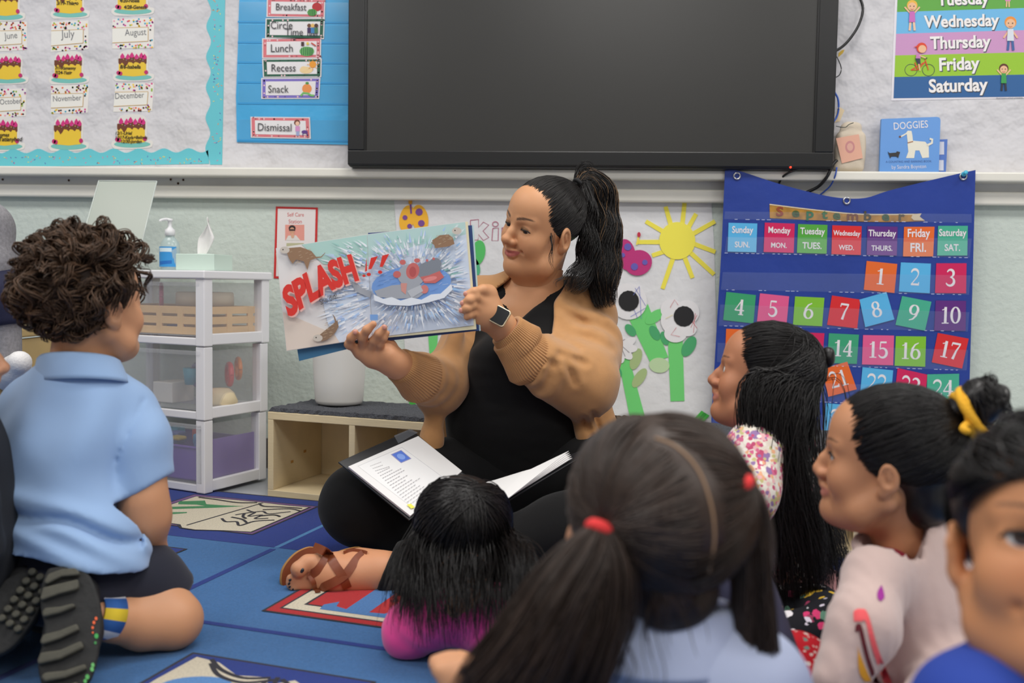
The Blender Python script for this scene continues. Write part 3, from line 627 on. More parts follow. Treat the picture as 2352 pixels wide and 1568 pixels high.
bg = empty('drawstring_bag', WALL.hit(1952, 392, .04), 'small cream drawstring bag standing on the ledge beside the screen', 'bag')
S = Solid(*[tuple(v) for v in (WALL.hit(1905, 400, .075), WALL.hit(2000, 270, 0.0))], 0.003) if False else None
c = WALL.hit(1950, 340, .035); S = Solid((c.x-.07, c.y-.05, c.z-.09), (c.x+.07, c.y+.04, c.z+.11), 0.003)
S.box((c.x+.004, c.y, c.z-.012), (.046, .018, .062), rd=.016, k=.01).ell((c.x+.002, c.y, c.z+.062), (.032, .012, .022), k=.015)
S.disp(lambda X, Y, Z: 0.0022*vnoise(X, Y, Z, 60, 3)); solid_obj('cloth', S, mat((214, 200, 180), 0.9, bump=(200, 0.3, 0.002)), bg)
BP = Plane((c.x, c.y-0.0215, c.z), (0, -1, 0)); a = Art(BP); a.poly([dp(225, 1185), dp(420, 1150), dp(455, 1355), dp(275, 1400)], (232, 176, 152)); a.ell(*dp(345, 1260), 11, 14, (206, 140, 140)); a.ell(*dp(345, 1260), 7, 9, (226, 172, 156)); a.build('label_print', bg)
tube('drawstring', [BP.hit(*dp(225, 1082)), BP.hit(*dp(300, 1092)), BP.hit(*dp(335, 1068)), BP.hit(*dp(375, 1052))], 0.0012, mat((50, 60, 56), 0.7), bg)
tag(slab('paper_tag', [dp(230, 950), dp(262, 920), dp(298, 945), dp(258, 1040), dp(215, 1050)], WALL, 0.001, mat((236, 214, 176), 0.6), None, PAPER), 'small beige paper scrap on the wall above the drawstring bag', 'paper')
tag(slab('paper_scrap', [dp(247, 455), dp(275, 430), dp(298, 425), dp(285, 455), dp(245, 490)], WALL, 0.001, mat((214, 176, 60), 0.6), None, PAPER), 'small yellow paper scrap beside the thick black cable', 'paper')
# ---------------------------------------------------------------- blue September calendar
cp = lambda x, y: (1380+x/2.42, 380+y/2.42)
CO = 0.083
m_cal = mat((34, 62, 150), 0.42, bump=(9, 0.35, 0.012), name='royal_blue_nylon', vary=0.06, vscale=6)
CALP = Plane(WALL.hit(1950, 400, CO), (0, -1, -0.06))      # hangs from the ledge, leaning in to the wall below
ct = tag(empty('pocket_calendar', CALP.hit(1930, 1000)), 'royal blue September pocket calendar hanging below the ledge', 'calendar')
top = smooth_path([(690, 28, 0), (740, 26, 0), (790, 36, 0), (985, 100, 0), (1180, 152, 0), (1330, 180, 0), (1470, 180, 0), (1600, 140, 0), (1800, 90, 0), (1985, 46, 0), (2083, 25, 0)], 4)
out = [cp(p[0], p[1]) for p in top]+[cp(2068, 600), cp(2050, 1190), cp(2030, 1560), cp(1250, 1520), cp(612, 1458), cp(650, 800), cp(672, 450)]
slab('cloth', out, CALP, 0.003, m_cal, ct)
ga = Art(CALP, 0.004)
m_ch = mat((200, 200, 204), 0.2, metal=1, name='chrome')
for nm, (x, y), holed in (('l', (757, 58), 1), ('c', (1367, 195), 1), ('r', (2015, 60), 1)):
    c0 = CALP.hit(*cp(x, y), 0.0045); R_ = [c0+V(0.0095*math.cos(i*.2618), 0, 0.0095*math.sin(i*.2618)) for i in range(25)]
    tube('grommet', R_, 0.003, m_ch, ct, 6)
pin = empty('push_pin', CALP.hit(*cp(2015, 50), .004), 'light blue push pin in the right grommet of calendar', 'push pin')
c0 = CALP.hit(*cp(2014, 50), 0.005)
for nm, prof in (('head', [(.0001, .022), (.006, .022), (.0065, .019), (.004, .016), (.0035, .009), (.007, .006), (.0075, .003), (.0001, .003)]), ('needle', [(.0007, .004), (.0007, -.004)])):
    o = lathe(nm, (0, 0, 0), prof, mat((74, 186, 220), 0.3) if nm == 'head' else m_ch, pin, 14); o.data.transform(Matrix.Translation(c0) @ Matrix.Rotation(math.pi/2-0.2, 4, 'X'))
# clear pockets: one strip per row over the lower half of the cards
rows = [((690, 255), (2060, 270), (2062, 318), (684, 298)), ((700, 396), (2062, 405), (2050, 512), (688, 486)), ((678, 592), (2056, 610), (2046, 718), (668, 690)), ((664, 772), (2048, 815), (2040, 922), (655, 890)), ((650, 985), (2042, 1025), (2034, 1138), (645, 1092)), ((640, 1190), (2036, 1235), (2028, 1345), (632, 1290)), ((625, 1350), (2030, 1430), (2026, 1540), (618, 1452))]
for r in rows:
    slab('clear_pocket', [cp(*p) for p in r], CALP, 0.0005, film((190, 205, 235), 0.045, 0.08), ct, 0.0075)
    a = Art(CALP, 0.0082); n = 46     # stitched seam glints painted as pale dashes along the lower edge of the pocket
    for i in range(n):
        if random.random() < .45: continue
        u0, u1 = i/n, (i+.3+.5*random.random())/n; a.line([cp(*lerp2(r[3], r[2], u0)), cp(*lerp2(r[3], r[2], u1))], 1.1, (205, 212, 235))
    a.build('seam_glints', ct)['kind'] = 'stuff'
tt = empty('month_strip', CALP.hit(1945, 507, .006), 'torn orange strip reading September at the top of blue calendar', 'card')
up = smooth_path([(938, 213, 0), (1200, 245, 0), (1450, 268, 0), (1740, 268, 0)], 5)[:, :2].tolist(); dn = smooth_path([(1800, 308, 0), (1600, 314, 0), (1250, 306, 0), (940, 292, 0)], 5)[:, :2].tolist()
slab('strip', [cp(*p) for p in up+[(1782, 268), (1772, 282)]+dn], CALP, 0.001, mat((176, 128, 46), 0.5, vary=0.3, vscale=40), tt, 0.0035)
slab('torn_edge', [cp(*p) for p in ((1735, 270), (1783, 266), (1772, 284), (1802, 306), (1740, 304), (1725, 290))], CALP, 0.0006, mat((216, 200, 170), 0.7), tt, 0.0047)
slab('top_fold', [cp(*p) for p in up]+[cp(p[0], p[1]+6) for p in up[::-1]], CALP, 0.0006, mat((224, 206, 170), 0.7), tt, 0.0047)
for i, (ch, x) in enumerate(zip('September', (975, 1062, 1142, 1226, 1290, 1368, 1462, 1562, 1655))):
    yb = 278+(x-975)*0.06 if x < 1400 else 303+(x-1400)*0.006; v_, _f = text_polys(ch, .03); w = (v_[:, 0].max()-v_[:, 0].min())*88
    a = Art(CALP, 0.0056); a.text(ch, cp(x, yb), cp(x+w, yb+w*.03), ((150, 66, 36), (70, 92, 44), (38, 110, 70), (60, 110, 60), (70, 96, 50), (120, 70, 40), (76, 70, 44), (60, 92, 60), (90, 80, 50))[i], 0.80, 0.03); a.build('letter', tt)
BL, PK, GR, RD, PU, OR, TE, LI, CR = (90, 184, 236), (232, 92, 146), (84, 170, 60), (222, 40, 44), (98, 40, 128), (236, 108, 40), (70, 178, 146), (132, 196, 50), (214, 30, 92)
# serif numerals drawn as thick-and-thin strokes in a unit box (x 0..0.62, y 0..1)
def arcpts(cx, cy, rx, ry, a0, a1, n=14): return [(cx+rx*math.cos(math.radians(a0+(a1-a0)*i/n)), cy+ry*math.sin(math.radians(a0+(a1-a0)*i/n))) for i in range(n+1)]
def stroke(pts, ws): return (pts, ws)
TK, TN = 0.15, 0.055
DIG = {
 '0': [(arcpts(.31, .5, .24, .47, 90, 450, 28), lambda t: TN+(TK-TN)*abs(math.sin(2*math.pi*t)))],
 '1': [([(.33, .0), (.33, .98)], TK), ([(.33, .95), (.24, .84), (.12, .80)], TN), ([(.12, .025), (.54, .025)], TN)],
 '2': [(arcpts(.29, .72, .22, .25, 170, -20, 16)+[(.42, .48), (.10, .06)], lambda t: TN+(TK-TN)*max(0, math.sin(math.pi*min(1, t*1.25)))), ([(.08, .06), (.54, .06)], .12), ([(.54, .0), (.55, .20)], TN)],
 '3': [(arcpts(.27, .75, .2, .22, 160, -90, 14), lambda t: TN+(TK-TN)*max(0, math.sin(math.pi*t))), (arcpts(.26, .27, .25, .25, 90, -160, 16), lambda t: TN+(TK-TN)*max(0, math.sin(math.pi*t)))],
 '4': [([(.42, .0), (.42, .98)], TK), ([(.42, .95), (.03, .28)], TN), ([(.03, .29), (.60, .29)], .075), ([(.26, .025), (.58, .025)], TN)],
 '5': [([(.14, .94), (.50, .94)], .11), ([(.14, .97), (.12, .50)], TN), (arcpts(.27, .30, .25, .28, 125, -155, 18), lambda t: TN+(TK-TN)*max(0, math.sin(math.pi*t)))],
 '6': [(arcpts(.31, .30, .24, .28, 90, 450, 26), lambda t: TN+(TK-TN)*abs(math.sin(2*math.pi*t))), ([(.09, .36), (.12, .62), (.28, .86), (.50, .97)], lambda t: TK*(1-t)+TN*t)],
 '7': [([(.06, .93), (.56, .93)], .12), ([(.54, .92), (.36, .5), (.24, .0)], lambda t: TN+(TK-TN)*t), ([(.07, .97), (.05, .76)], TN)],
 '8': [(arcpts(.31, .73, .19, .22, 90, 450, 22), lambda t: TN+(TK-TN)*.8*abs(math.sin(2*math.pi*t))), (arcpts(.31, .26, .24, .25, 90, 450, 22), lambda t: TN+(TK-TN)*abs(math.sin(2*math.pi*t)))],
 '9': [(arcpts(.31, .68, .24, .28, 90, 450, 26), lambda t: TN+(TK-TN)*abs(math.sin(2*math.pi*t))), ([(.53, .62), (.50, .36), (.34, .12), (.12, .02)], lambda t: TK*(1-t)+TN*t)]}
def digits(a, s, q4, hgt=0.60, bot=0.80, col=(236, 232, 236)):
    """numerals centred on a card; points run through the card's own corners"""
    wu = hgt*0.60; x = 0.5-wu*len(s)/2+0.0
    for ch in s:
        for pts, w in DIG[ch]:
            n = len(pts); L = []
            for j, (px_, py_) in enumerate(pts):
                L.append((x+px_/0.62*wu*0.98, bot-py_*hgt))
            k = len(a.v); i = a.m(col); a.lay += 0.05
            for j in range(n):
                p, q = L[max(j-1, 0)], L[min(j+1, n-1)]; dx, dy = q[0]-p[0], q[1]-p[1]; l = math.hypot(dx, dy) or 1
                ww = (w(j/max(n-1, 1)) if callable(w) else w)*hgt/2; nx, ny = -dy/l*ww, dx/l*ww
                a.v += [a.pt(quadpt(q4, L[j][0]+nx, L[j][1]+ny), a.lay), a.pt(quadpt(q4, L[j][0]-nx, L[j][1]-ny), a.lay)]
            for j in range(n-1): a.f.append((k+2*j, k+2*j+2, k+2*j+3, k+2*j+1)); a.mi.append(i)
        x += wu
def pocket_haze(c): return tuple(int(v+(255-v)*.16) for v in c)
days = [('Sunday', 'SUN.', BL, [(710, 318), (870, 322), (864, 482), (705, 478)]), ('Monday', 'MON.', CR, [(912, 317), (1078, 323), (1072, 485), (905, 480)]), ('Tuesday', 'TUES.', GR, [(1097, 325), (1260, 330), (1255, 490), (1090, 485)]), ('Wednesday', 'WED.', RD, [(1287, 332), (1450, 337), (1445, 497), (1282, 492)]), ('Thursday', 'THURS.', PU, [(1482, 337), (1650, 340), (1645, 500), (1478, 497)]), ('Friday', 'FRI.', OR, [(1686, 341), (1855, 340), (1847, 505), (1680, 505)]), ('Saturday', 'SAT.', TE, [(1875, 335), (2040, 335), (2037, 500), (1870, 500)])]
cname = {BL: 'sky blue', CR: 'crimson', GR: 'green', RD: 'red', PU: 'purple', OR: 'orange', TE: 'teal', PK: 'pink', LI: 'lime green'}
for nm, ab, c, q in days:
    q4 = [cp(*p) for p in q]; t = empty('weekday_card', CALP.hit(*quadpt(q4, .5, 1), .005), '%s card reading %s on the blue calendar' % (cname[c], nm), 'card', 'weekday cards on the calendar')
    slab('card', q4, CALP, 0.0008, mat(c, 0.4), t, 0.0045)
    a = Art(CALP, 0.0056); w = min(.92, .1*len(nm)+.14)
    a.poly([quadpt(q4, 0, .5), quadpt(q4, 1, .5), quadpt(q4, 1, 1), quadpt(q4, 0, 1)], pocket_haze(c))  # lower half painted paler for the haze of the clear pocket
    a.text(nm, quadpt(q4, .5-w/2, .34), quadpt(q4, .5+w/2, .34), (238, 232, 238), 1.25, 0.02); w = min(.7, .13*len(ab)); a.text(ab, quadpt(q4, .5-w/2, .84), quadpt(q4, .5+w/2, .84), (240, 236, 240), 1.15, 0.02); a.build('lettering', t)
nums = {1: (OR, [(1478, 530), (1648, 547), (1632, 708), (1462, 690)]), 2: (BL, [(1668, 538), (1835, 545), (1828, 710), (1657, 700)]), 3: (CR, [(1865, 543), (2033, 543), (2030, 710), (1858, 708)]),
 4: ((58, 164, 110), [(698, 702), (862, 720), (848, 877), (680, 858)]), 5: (PK, [(885, 710), (1047, 727), (1032, 885), (868, 868)]), 6: (LI, [(1080, 727), (1243, 735), (1230, 893), (1068, 885)]), 7: (RD, [(1285, 722), (1443, 745), (1425, 905), (1258, 885)]), 8: (BL, [(1438, 745), (1588, 702), (1632, 855), (1470, 898)]), 9: (TE, [(1675, 725), (1838, 757), (1802, 918), (1638, 885)]), 10: (PU, [(1862, 750), (2030, 752), (2028, 918), (1853, 918)]),
 11: (OR, [(697, 907), (860, 913), (850, 1075), (690, 1070)]), 13: (CR, [(1078, 925), (1243, 932), (1230, 1092), (1068, 1085)]), 14: ((58, 164, 120), [(1268, 932), (1435, 940), (1423, 1102), (1258, 1097)]), 15: (PK, [(1458, 942), (1630, 945), (1625, 1110), (1452, 1105)]), 16: (LI, [(1640, 948), (1808, 950), (1803, 1118), (1633, 1112)]), 17: (RD, [(1873, 930), (2045, 962), (2008, 1128), (1840, 1093)]),
 20: (PU, [(1070, 1128), (1236, 1134), (1224, 1298), (1060, 1292)]), 21: (OR, [(1228, 1130), (1370, 1090), (1423, 1243), (1265, 1285)]), 22: (BL, [(1455, 1120), (1625, 1138), (1612, 1300), (1440, 1285)]), 23: (CR, [(1650, 1125), (1815, 1162), (1800, 1325), (1632, 1290)]), 24: (TE, [(1815, 1160), (1992, 1157), (1990, 1320), (1810, 1320)]), 25: (PK, [(682, 1325), (845, 1330), (838, 1450), (675, 1445)]), 28: (BL, [(1252, 1320), (1420, 1335), (1405, 1490), (1238, 1480)])}
WORDS = {1: 'one', 2: 'two', 3: 'three', 4: 'four', 5: 'five', 6: 'six', 7: 'seven', 8: 'eight', 9: 'nine', 10: 'ten', 11: 'eleven', 13: 'thirteen', 14: 'fourteen', 15: 'fifteen', 16: 'sixteen', 17: 'seventeen', 20: 'twenty', 21: 'twenty-one', 22: 'twenty-two', 23: 'twenty-three', 24: 'twenty-four', 25: 'twenty-five', 28: 'twenty-eight'}
for n, (c, q) in nums.items():
    q4 = [cp(*p) for p in q]; cn = cname.get(c, 'green'); lay = 0.0045+(0.0012 if n in (8, 21, 24) else 0)
    t = empty('number_card', CALP.hit(*quadpt(q4, .5, 1), .005), '%s square card showing numeral %s on the blue calendar' % (cn, WORDS[n]), 'card', 'number cards on the calendar')
    slab('card', q4, CALP, 0.0008, mat(c, 0.4), t, lay)
    a = Art(CALP, lay+0.0011, step=0.00002); digits(a, str(n), q4, 0.56, 0.76); a.build('numeral', t)
# ---------------------------------------------------------------- kindergarten mural paper
MU = 0.003
mt = empty('mural_paper', WALL.hit(1290, 975, MU), 'large white crinkled paper with garden collage behind the woman', 'mural')
slab('sheet', [(905, 457), (1300, 459), (1634, 462), (1640, 560), (1652, 975), (1660, 1040), (1300, 1040), (945, 1000), (930, 800)], WALL, 0.0012, mat((222, 222, 224), 0.8, bump=(9, 0.55, 0.018), name='mural_sheet'), mt, 0.001)
a = Art(WALL, MU); ik = (176, 72, 110)
kp = lambda x, y: (600+x/2.529, 380+y/2.529)
for l in ([(1215, 318), (1262, 313), (1262, 360), (1290, 328), (1322, 345), (1288, 380), (1322, 418), (1290, 435), (1262, 400), (1260, 432), (1215, 432), (1215, 318)], [(1345, 365), (1378, 362), (1376, 436), (1340, 436), (1345, 365)], [(1398, 362), (1425, 360), (1430, 375), (1460, 360), (1482, 380), (1482, 436), (1455, 436), (1452, 390), (1432, 395), (1430, 436), (1398, 436), (1398, 362)]):
    a.line([kp(*p) for p in l], 1.6, ik)
a.line([kp(1360+17*math.cos(i*.5236), 340+14*math.sin(i*.5236)) for i in range(13)], 1.6, ik); a.build('outlined_lettering', mt)
def cut(name, pts, col, label, cat, off=MU, parent=None):
    o = slab(name, pts, WALL, 0.001, mat(col, 0.7), parent, off); return tag(o, label, cat) if label else o
def disc(x, y, rx, ry, n=28, rot=0, a0=0, a1=360, wob=0, lob=0):
    r = math.radians(rot); o = []
    for i in range(n):
        a_ = math.radians(a0+(a1-a0)*i/n); k = 1+wob*math.sin(lob*a_); u, w = rx*k*math.cos(a_), ry*k*math.sin(a_); o.append((x+u*math.cos(r)-w*math.sin(r), y+u*math.sin(r)+w*math.cos(r)))
    return o
t = empty('paper_ladybug', WALL.hit(950, 520, MU), 'yellow paper ladybug with purple spots at the left of mural', 'paper cutout')
x, y = kp(846, 300); cut('wing', disc(x, y+3, 17, 31, rot=12), (244, 182, 50), None, None, MU, t); x, y = kp(922, 298); cut('wing', disc(x, y+4, 19, 32, rot=-10), (244, 182, 50), None, None, MU+.0003, t)
for x, y, r in ((835, 302, 14), (917, 270, 21), (930, 335, 19), (862, 352, 14)): cut('spot', disc(*kp(x, y), r/2.53, r/2.53, 16), (122, 74, 146), None, None, MU+.0014, t)
cut('antenna', [kp(862, 225), kp(872, 225), kp(876, 278), kp(866, 280)], (122, 74, 146), None, None, MU+.001, t); cut('antenna_tip', disc(*kp(866, 212), 4.5, 6), (238, 170, 60), None, None, MU+.001, t)
t = empty('paper_sun', WALL.hit(1556, 600, MU), 'yellow paper sun with strip rays at the upper right of mural', 'paper cutout')
cut('disc', disc(1555.6, 552.7, 41.5, 43, 40), (244, 232, 84), None, None, MU+.0011, t)
for p, q in (((385, 315), (360, 228)), ((455, 310), (467, 195)), ((495, 330), (530, 268)), ((520, 375), (635, 310)), ((530, 440), (637, 480)), ((505, 490), (630, 605)), ((470, 520), (510, 625)), ((400, 520), (343, 685)), ((345, 480), (285, 500)), ((325, 425), (205, 425)), ((335, 360), (250, 310))):
    dx, dy = q[0]-p[0], q[1]-p[1]; l = math.hypot(dx, dy); nx, ny = -dy/l*13, dx/l*13; p = (p[0]-dx/l*20, p[1]-dy/l*20)
    cut('ray', [cp(p[0]+nx, p[1]+ny), cp(q[0]+nx*.9, q[1]+ny*.9), cp(q[0]-nx*.9, q[1]-ny*.9), cp(p[0]-nx, p[1]-ny)], (242, 228, 80), None, None, MU, t)
t = empty('paper_ladybug', WALL.hit(1455, 630, MU), 'magenta paper ladybug with blue spots below the paper sun', 'paper cutout')
cut('wing', disc(*cp(140, 495), 22, 36, rot=-8), (190, 48, 120), None, None, MU+.0024, t); cut('wing', disc(*cp(208, 540), 32, 29, rot=-20), (190, 48, 120), None, None, MU+.0028, t)
for x, y, r in ((150, 452, 20), (122, 498, 13), (187, 562, 20), (245, 538, 15)): cut('spot', disc(*cp(x, y), r/2.42, r/2.42, 16), (104, 92, 178), None, None, MU+.0040, t)
cut('antenna', [cp(195, 440), cp(205, 440), cp(216, 392), cp(206, 392)], (242, 222, 90), None, None, MU+.0024, t); cut('antenna_tip', disc(*cp(212, 384), 4, 6, 14), (196, 44, 70), None, None, MU+.0035, t)
def flower(label, petal, centre, r, stem, leaves, marks=()):
    t = empty('paper_flower', WALL.hit(*petal[0][:2], MU), label, 'paper cutout', 'paper flowers on the mural')
    cut('stem', [cp(*p) for p in stem[0]], stem[1], None, None, MU, t)
    for i, (lx, ly, rx, ry, rot, col) in enumerate(leaves): cut('leaf', disc(*cp(lx, ly), rx/2.42, ry/2.42, 20, rot), col, None, None, MU+.0011, t)
    for i, pp_ in enumerate(petal): cut('petal', disc(pp_[0], pp_[1], pp_[2], pp_[3], 26, pp_[4]), (232, 230, 232), None, None, MU+.0022+.0002*i, t)
    if centre: cut('flower_centre', disc(*cp(*centre), r/2.42, r/2.42, 30, 0, 0, 360, .02, 14), (28, 27, 30), None, None, MU+.0042, t)
    if marks:
        a = Art(WALL, MU+.0042)
        for col, l in marks: a.line([cp(*p) for p in l], 0.9, col)
        a.build('crayon_marks', t)['kind'] = 'stuff'
g1, g2, g3, g4 = (112, 212, 118), (74, 168, 110), (190, 216, 170), (168, 190, 132)
bl, rdm, yl = (110, 120, 200), (206, 90, 100), (236, 220, 140)
flower('tall paper flower with round white head and black centre next to the cardigan shoulder', [(*cp(155, 755), 42, 42, 0)], (155, 752), 57, ([(160, 860), (262, 770), (375, 1065), (275, 1095)], g1), [(300, 840, 62, 30, -35, g1), (165, 915, 40, 24, 50, g2), (300, 930, 45, 26, 60, g2)], [(bl, [(190, 680), (250, 780)]), (bl, [(215, 675), (225, 850)]), (bl, [(165, 840), (250, 790)]), (bl, [(185, 800), (205, 850)]), (bl, [(180, 720), (215, 670)])])
flower('paper flower with rounded white petals and a straight green stem', [(*cp(430, 860), 40, 38, 0), (*cp(395, 800), 26, 24, 0), (*cp(480, 815), 28, 28, 0), (*cp(415, 935), 26, 20, 0), (*cp(485, 905), 20, 18, 0)], (462, 838), 57, ([(372, 960), (455, 960), (465, 1308), (388, 1310)], g1), [(490, 1005, 62, 34, -60, g2), (325, 1110, 57, 42, 5, g3), (355, 960, 40, 22, 70, g2)], [(rdm, [(525, 820), (515, 930)]), (rdm, [(535, 830), (500, 900)]), (rdm, [(505, 860), (535, 905)]), (rdm, [(385, 790), (410, 745), (430, 775)]), (yl, [(400, 830), (360, 850)]), (rdm, [(420, 900), (390, 940), (440, 950)])])
flower('small paper flower with a white daisy head half behind the cardigan', [(*cp(150, 985), 10, 20, 60), (*cp(155, 1015), 10, 20, 95), (*cp(140, 1045), 10, 18, 130), (*cp(110, 1060), 9, 16, 170), (*cp(112, 1000), 20, 22, 0)], None, 0, ([(95, 1065), (155, 1060), (245, 1395), (160, 1395)], g1), [(195, 1075, 62, 30, -70, g4), (215, 1180, 62, 28, -55, g4), (90, 1140, 40, 22, 60, g2)], [((60, 40, 50), [(105, 960), (120, 1010)]), ((120, 60, 90), [(100, 985), (135, 965)]), ((120, 110, 120), [(115, 1000), (160, 1040)]), ((120, 110, 120), [(112, 1005), (135, 1060)])])
flower('paper flower stem with green leaf at the left under the held book', [(*kp(1000, 880), 16, 14, 0)], None, 0, ([((983-1380)*2.42, (760-380)*2.42), ((1006-1380)*2.42, (760-380)*2.42), ((1000-1380)*2.42, (870-380)*2.42), ((990-1380)*2.42, (870-380)*2.42)], g1), [((1098-1380)*2.42, (580-380)*2.42, 40, 70, 10, (84, 190, 100)), ((1092-1380)*2.42, (612-380)*2.42, 24, 50, -15, (84, 180, 130))])
for i, (q, lb) in enumerate((([(515, 1412), (560, 1362), (605, 1390), (560, 1438)], 'green paper grass strips beside the blue calendar'), ([(320, 1392), (425, 1400), (420, 1414), (330, 1410)], 'green paper grass strip above the brown paper'), ([(-20, 1250), (25, 1240), (15, 1375), (-20, 1380)], 'green paper strip next to cardigan hem'), ([((938-1380)*2.42, (905-380)*2.42), ((952-1380)*2.42, (905-380)*2.42), ((956-1380)*2.42, (932-380)*2.42), ((940-1380)*2.42, (930-380)*2.42)], 'green paper scrap under the left cardigan elbow'))):
    t = empty('paper_grass', WALL.hit(*cp(*q[2]), MU), lb, 'paper cutout', 'paper grass on the mural')
    for k in range(3):
        u0, u1 = k/3, (k+.92)/3; cut('blade', [cp(*lerp2(q[0], q[3], u0)), cp(*lerp2(q[1], q[2], u0)), cp(*lerp2(q[1], q[2], u1)), cp(*lerp2(q[0], q[3], u1))], (70, 184, 70) if k != 1 else (54, 160, 60), None, None, MU+.001*k, t)
# ---------------------------------------------------------------- self care notice
t = empty('self_care_notice', WALL.hit(680, 640, .001), 'red bordered Self Care Station notice on the green wall', 'notice')
q4 = [(633.6, 474), (730, 476.5), (726, 642), (628.5, 639)]
slab('sheet', q4, WALL, 0.0012, mat((206, 44, 44), 0.4), t, 0.001)
a = Art(WALL, 0.0026); a.poly([(638, 479), (725, 481), (721, 637), (634, 634)], (234, 226, 224), 1)
a.rect(655, 516, 699, 552, (232, 156, 142), 2); a.ell(671, 524, 8, 7, (40, 28, 28), 3); a.ell(671, 530, 6, 8, (214, 160, 130), 4); a.poly([(656, 552), (662, 541), (680, 540), (690, 552)], (226, 220, 214), 3); a.ell(672, 541, 4, 6, (222, 170, 140), 5); a.rect(664, 526, 678, 530, (70, 50, 48), 5)
a.rect(658, 558, 698, 566, (190, 186, 150), 2); a.text('Self Care', (660, 497), (698, 497), (206, 66, 66), 1.2, lay=2); a.text('Station', (663, 513), (693, 513), (206, 66, 66), 1.2, lay=2); a.build('notice_print', t)
# ================================================================ FURNITURE ALONG THE WALL
# ---------------------------------------------------------------- low bench with cubby holes
B0 = onfloor(614.5, 1141); BA = math.radians(-15.4); BX = V(math.cos(BA), math.sin(BA), 0); BY = V(-math.sin(BA), math.cos(BA), 0); BZ = V(0, 0, 1)
def bq(x, y, z): return V(B0.x, B0.y, 0)+BX*x+BY*y+BZ*z
m_wood = mat((222, 204, 166), 0.5, bump=(30, 0.15, 0.003), name='pale_plywood', vary=0.09, vscale=7, aniso=(1, 1, 8))
BL_, BD, BH, BT = 1.62, 0.27, 0.25, 0.019
bn = tag(empty('cubby_bench', bq(0.8, 0.13, 0)), 'low pale wooden cubby bench with grey carpet top along the wall', 'bench')
def bb(name, x0, y0, z0, x1, y1, z1, m, par, bev=0.0015): return box(name, bq(x0, y0, z0), BX*(x1-x0), BY*(y1-y0), BZ*(z1-z0), m, par, bev)
bb('bottom_board', 0, 0, 0.0, BL_, BD, 0.022, m_wood, bn); bb('top_board', 0, 0, BH-0.022, BL_, BD, BH, m_wood, bn); bb('back_panel', 0.001, BD-0.006, 0.02, BL_-0.001, BD, BH-0.02, m_wood, bn)
nb = 6; pw = (BL_-BT)/nb
for i in range(nb+1): bb('upright', i*pw, 0.0005, 0.022, i*pw+BT, BD-0.007, BH-0.022, m_wood, bn)
for i, (u, v) in enumerate(((.085, .10), (.085, .145))):
    p = bq(BT+0.0005, 0.10+0.06*i, u+0.03*i); bb('patch', BT+0.0002, 0.09+0.07*i, u+.02*i, BT+.001, 0.104+0.07*i, u+.008+.02*i, mat((190, 140, 70), 0.6), bn)
m_carp = mat((84, 86, 92), 0.95, bump=(420, 0.9, 0.006), name='grey_carpet', vary=0.45, vscale=240)
# carpet: tufted slab with a ragged front edge
nx, ny = 150, 26; vs_, fs = [], []
for j in range(ny+1):
    for i in range(nx+1):
        x = BL_*i/nx; y = 0.003+(BD-0.004)*j/ny; z = BH+0.012+random.uniform(-.0022, .0022)
        if j == 0: y += random.uniform(-.003, .003); z = BH+0.001
        if j == 1: y = 0.005+random.uniform(-.002, .002)
        if j == ny: z = BH+0.001
        if i == 0 or i == nx: z = BH+.001 if j else BH
        vs_.append(bq(x, y, z))
for j in range(ny):
    for i in range(nx): k = j*(nx+1)+i; fs.append((k, k+1, k+nx+2, k+nx+1))
mesh_np('carpet_top', vs_, fs, m_carp, bn)
# ---------------------------------------------------------------- waste bin on the bench
BTOP = Plane((0, 0, BH+0.014), (0, 0, 1))
c = BTOP.hit(779, 928); r0 = 0.072
wb = tag(empty('waste_bin', c), 'white plastic waste bin standing on the bench behind the held book', 'bin')
lathe('bin_body', c, [(.0001, .002), (r0-.012, .001), (r0-.004, .005), (r0, .014), (r0+.004, .08), (r0+.012, .24), (r0+.0125, .262), (r0+.006, .264), (r0-.003, .10), (r0-.008, .02), (.0001, .014)], mat((226, 224, 218), 0.35, name='white_polythene', vary=0.02, vscale=6), wb, 48, 1.0, 0.86)
lathe('rim', c, [(r0+.0125, .255), (r0+.018, .257), (r0+.019, .266), (r0+.012, .270), (r0+.006, .266)], mat((228, 226, 220), 0.35), wb, 48, 1.0, 0.86)
# ---------------------------------------------------------------- crumpled brown paper lying on the bench
nx, ny = 44, 16; vs_, fs = [], []
for j in range(ny+1):
    for i in range(nx+1):
        u, v = i/nx, j/ny
        e0 = lerp2((1372, 951), (1596, 963), u); e1 = lerp2((1372, 992), (1558, 992), u)
        x, y = lerp2(e0, e1, v); y += random.uniform(-1.2, 1.2)*(1 if 0 < j < ny else 2.2)
        p = Plane((0, 0, BH+0.022+0.006*math.sin(u*19+v*5)*math.sin(v*6+1)+random.uniform(0, .004)), (0, 0, 1)).hit(x, y); vs_.append(p)
for j in range(ny):
    for i in range(nx): k = j*(nx+1)+i; fs.append((k, k+nx+1, k+nx+2, k+1))
o = mesh_np('brown_paper', vs_, fs, mat((92, 74, 54), 0.9, bump=(60, 0.8, 0.01), vary=0.3, vscale=40), None)
sm = o.modifiers.new('thickness', 'SOLIDIFY'); sm.thickness = 0.002
tag(o, 'crumpled dark brown paper lying on the bench below the paper flowers', 'paper')
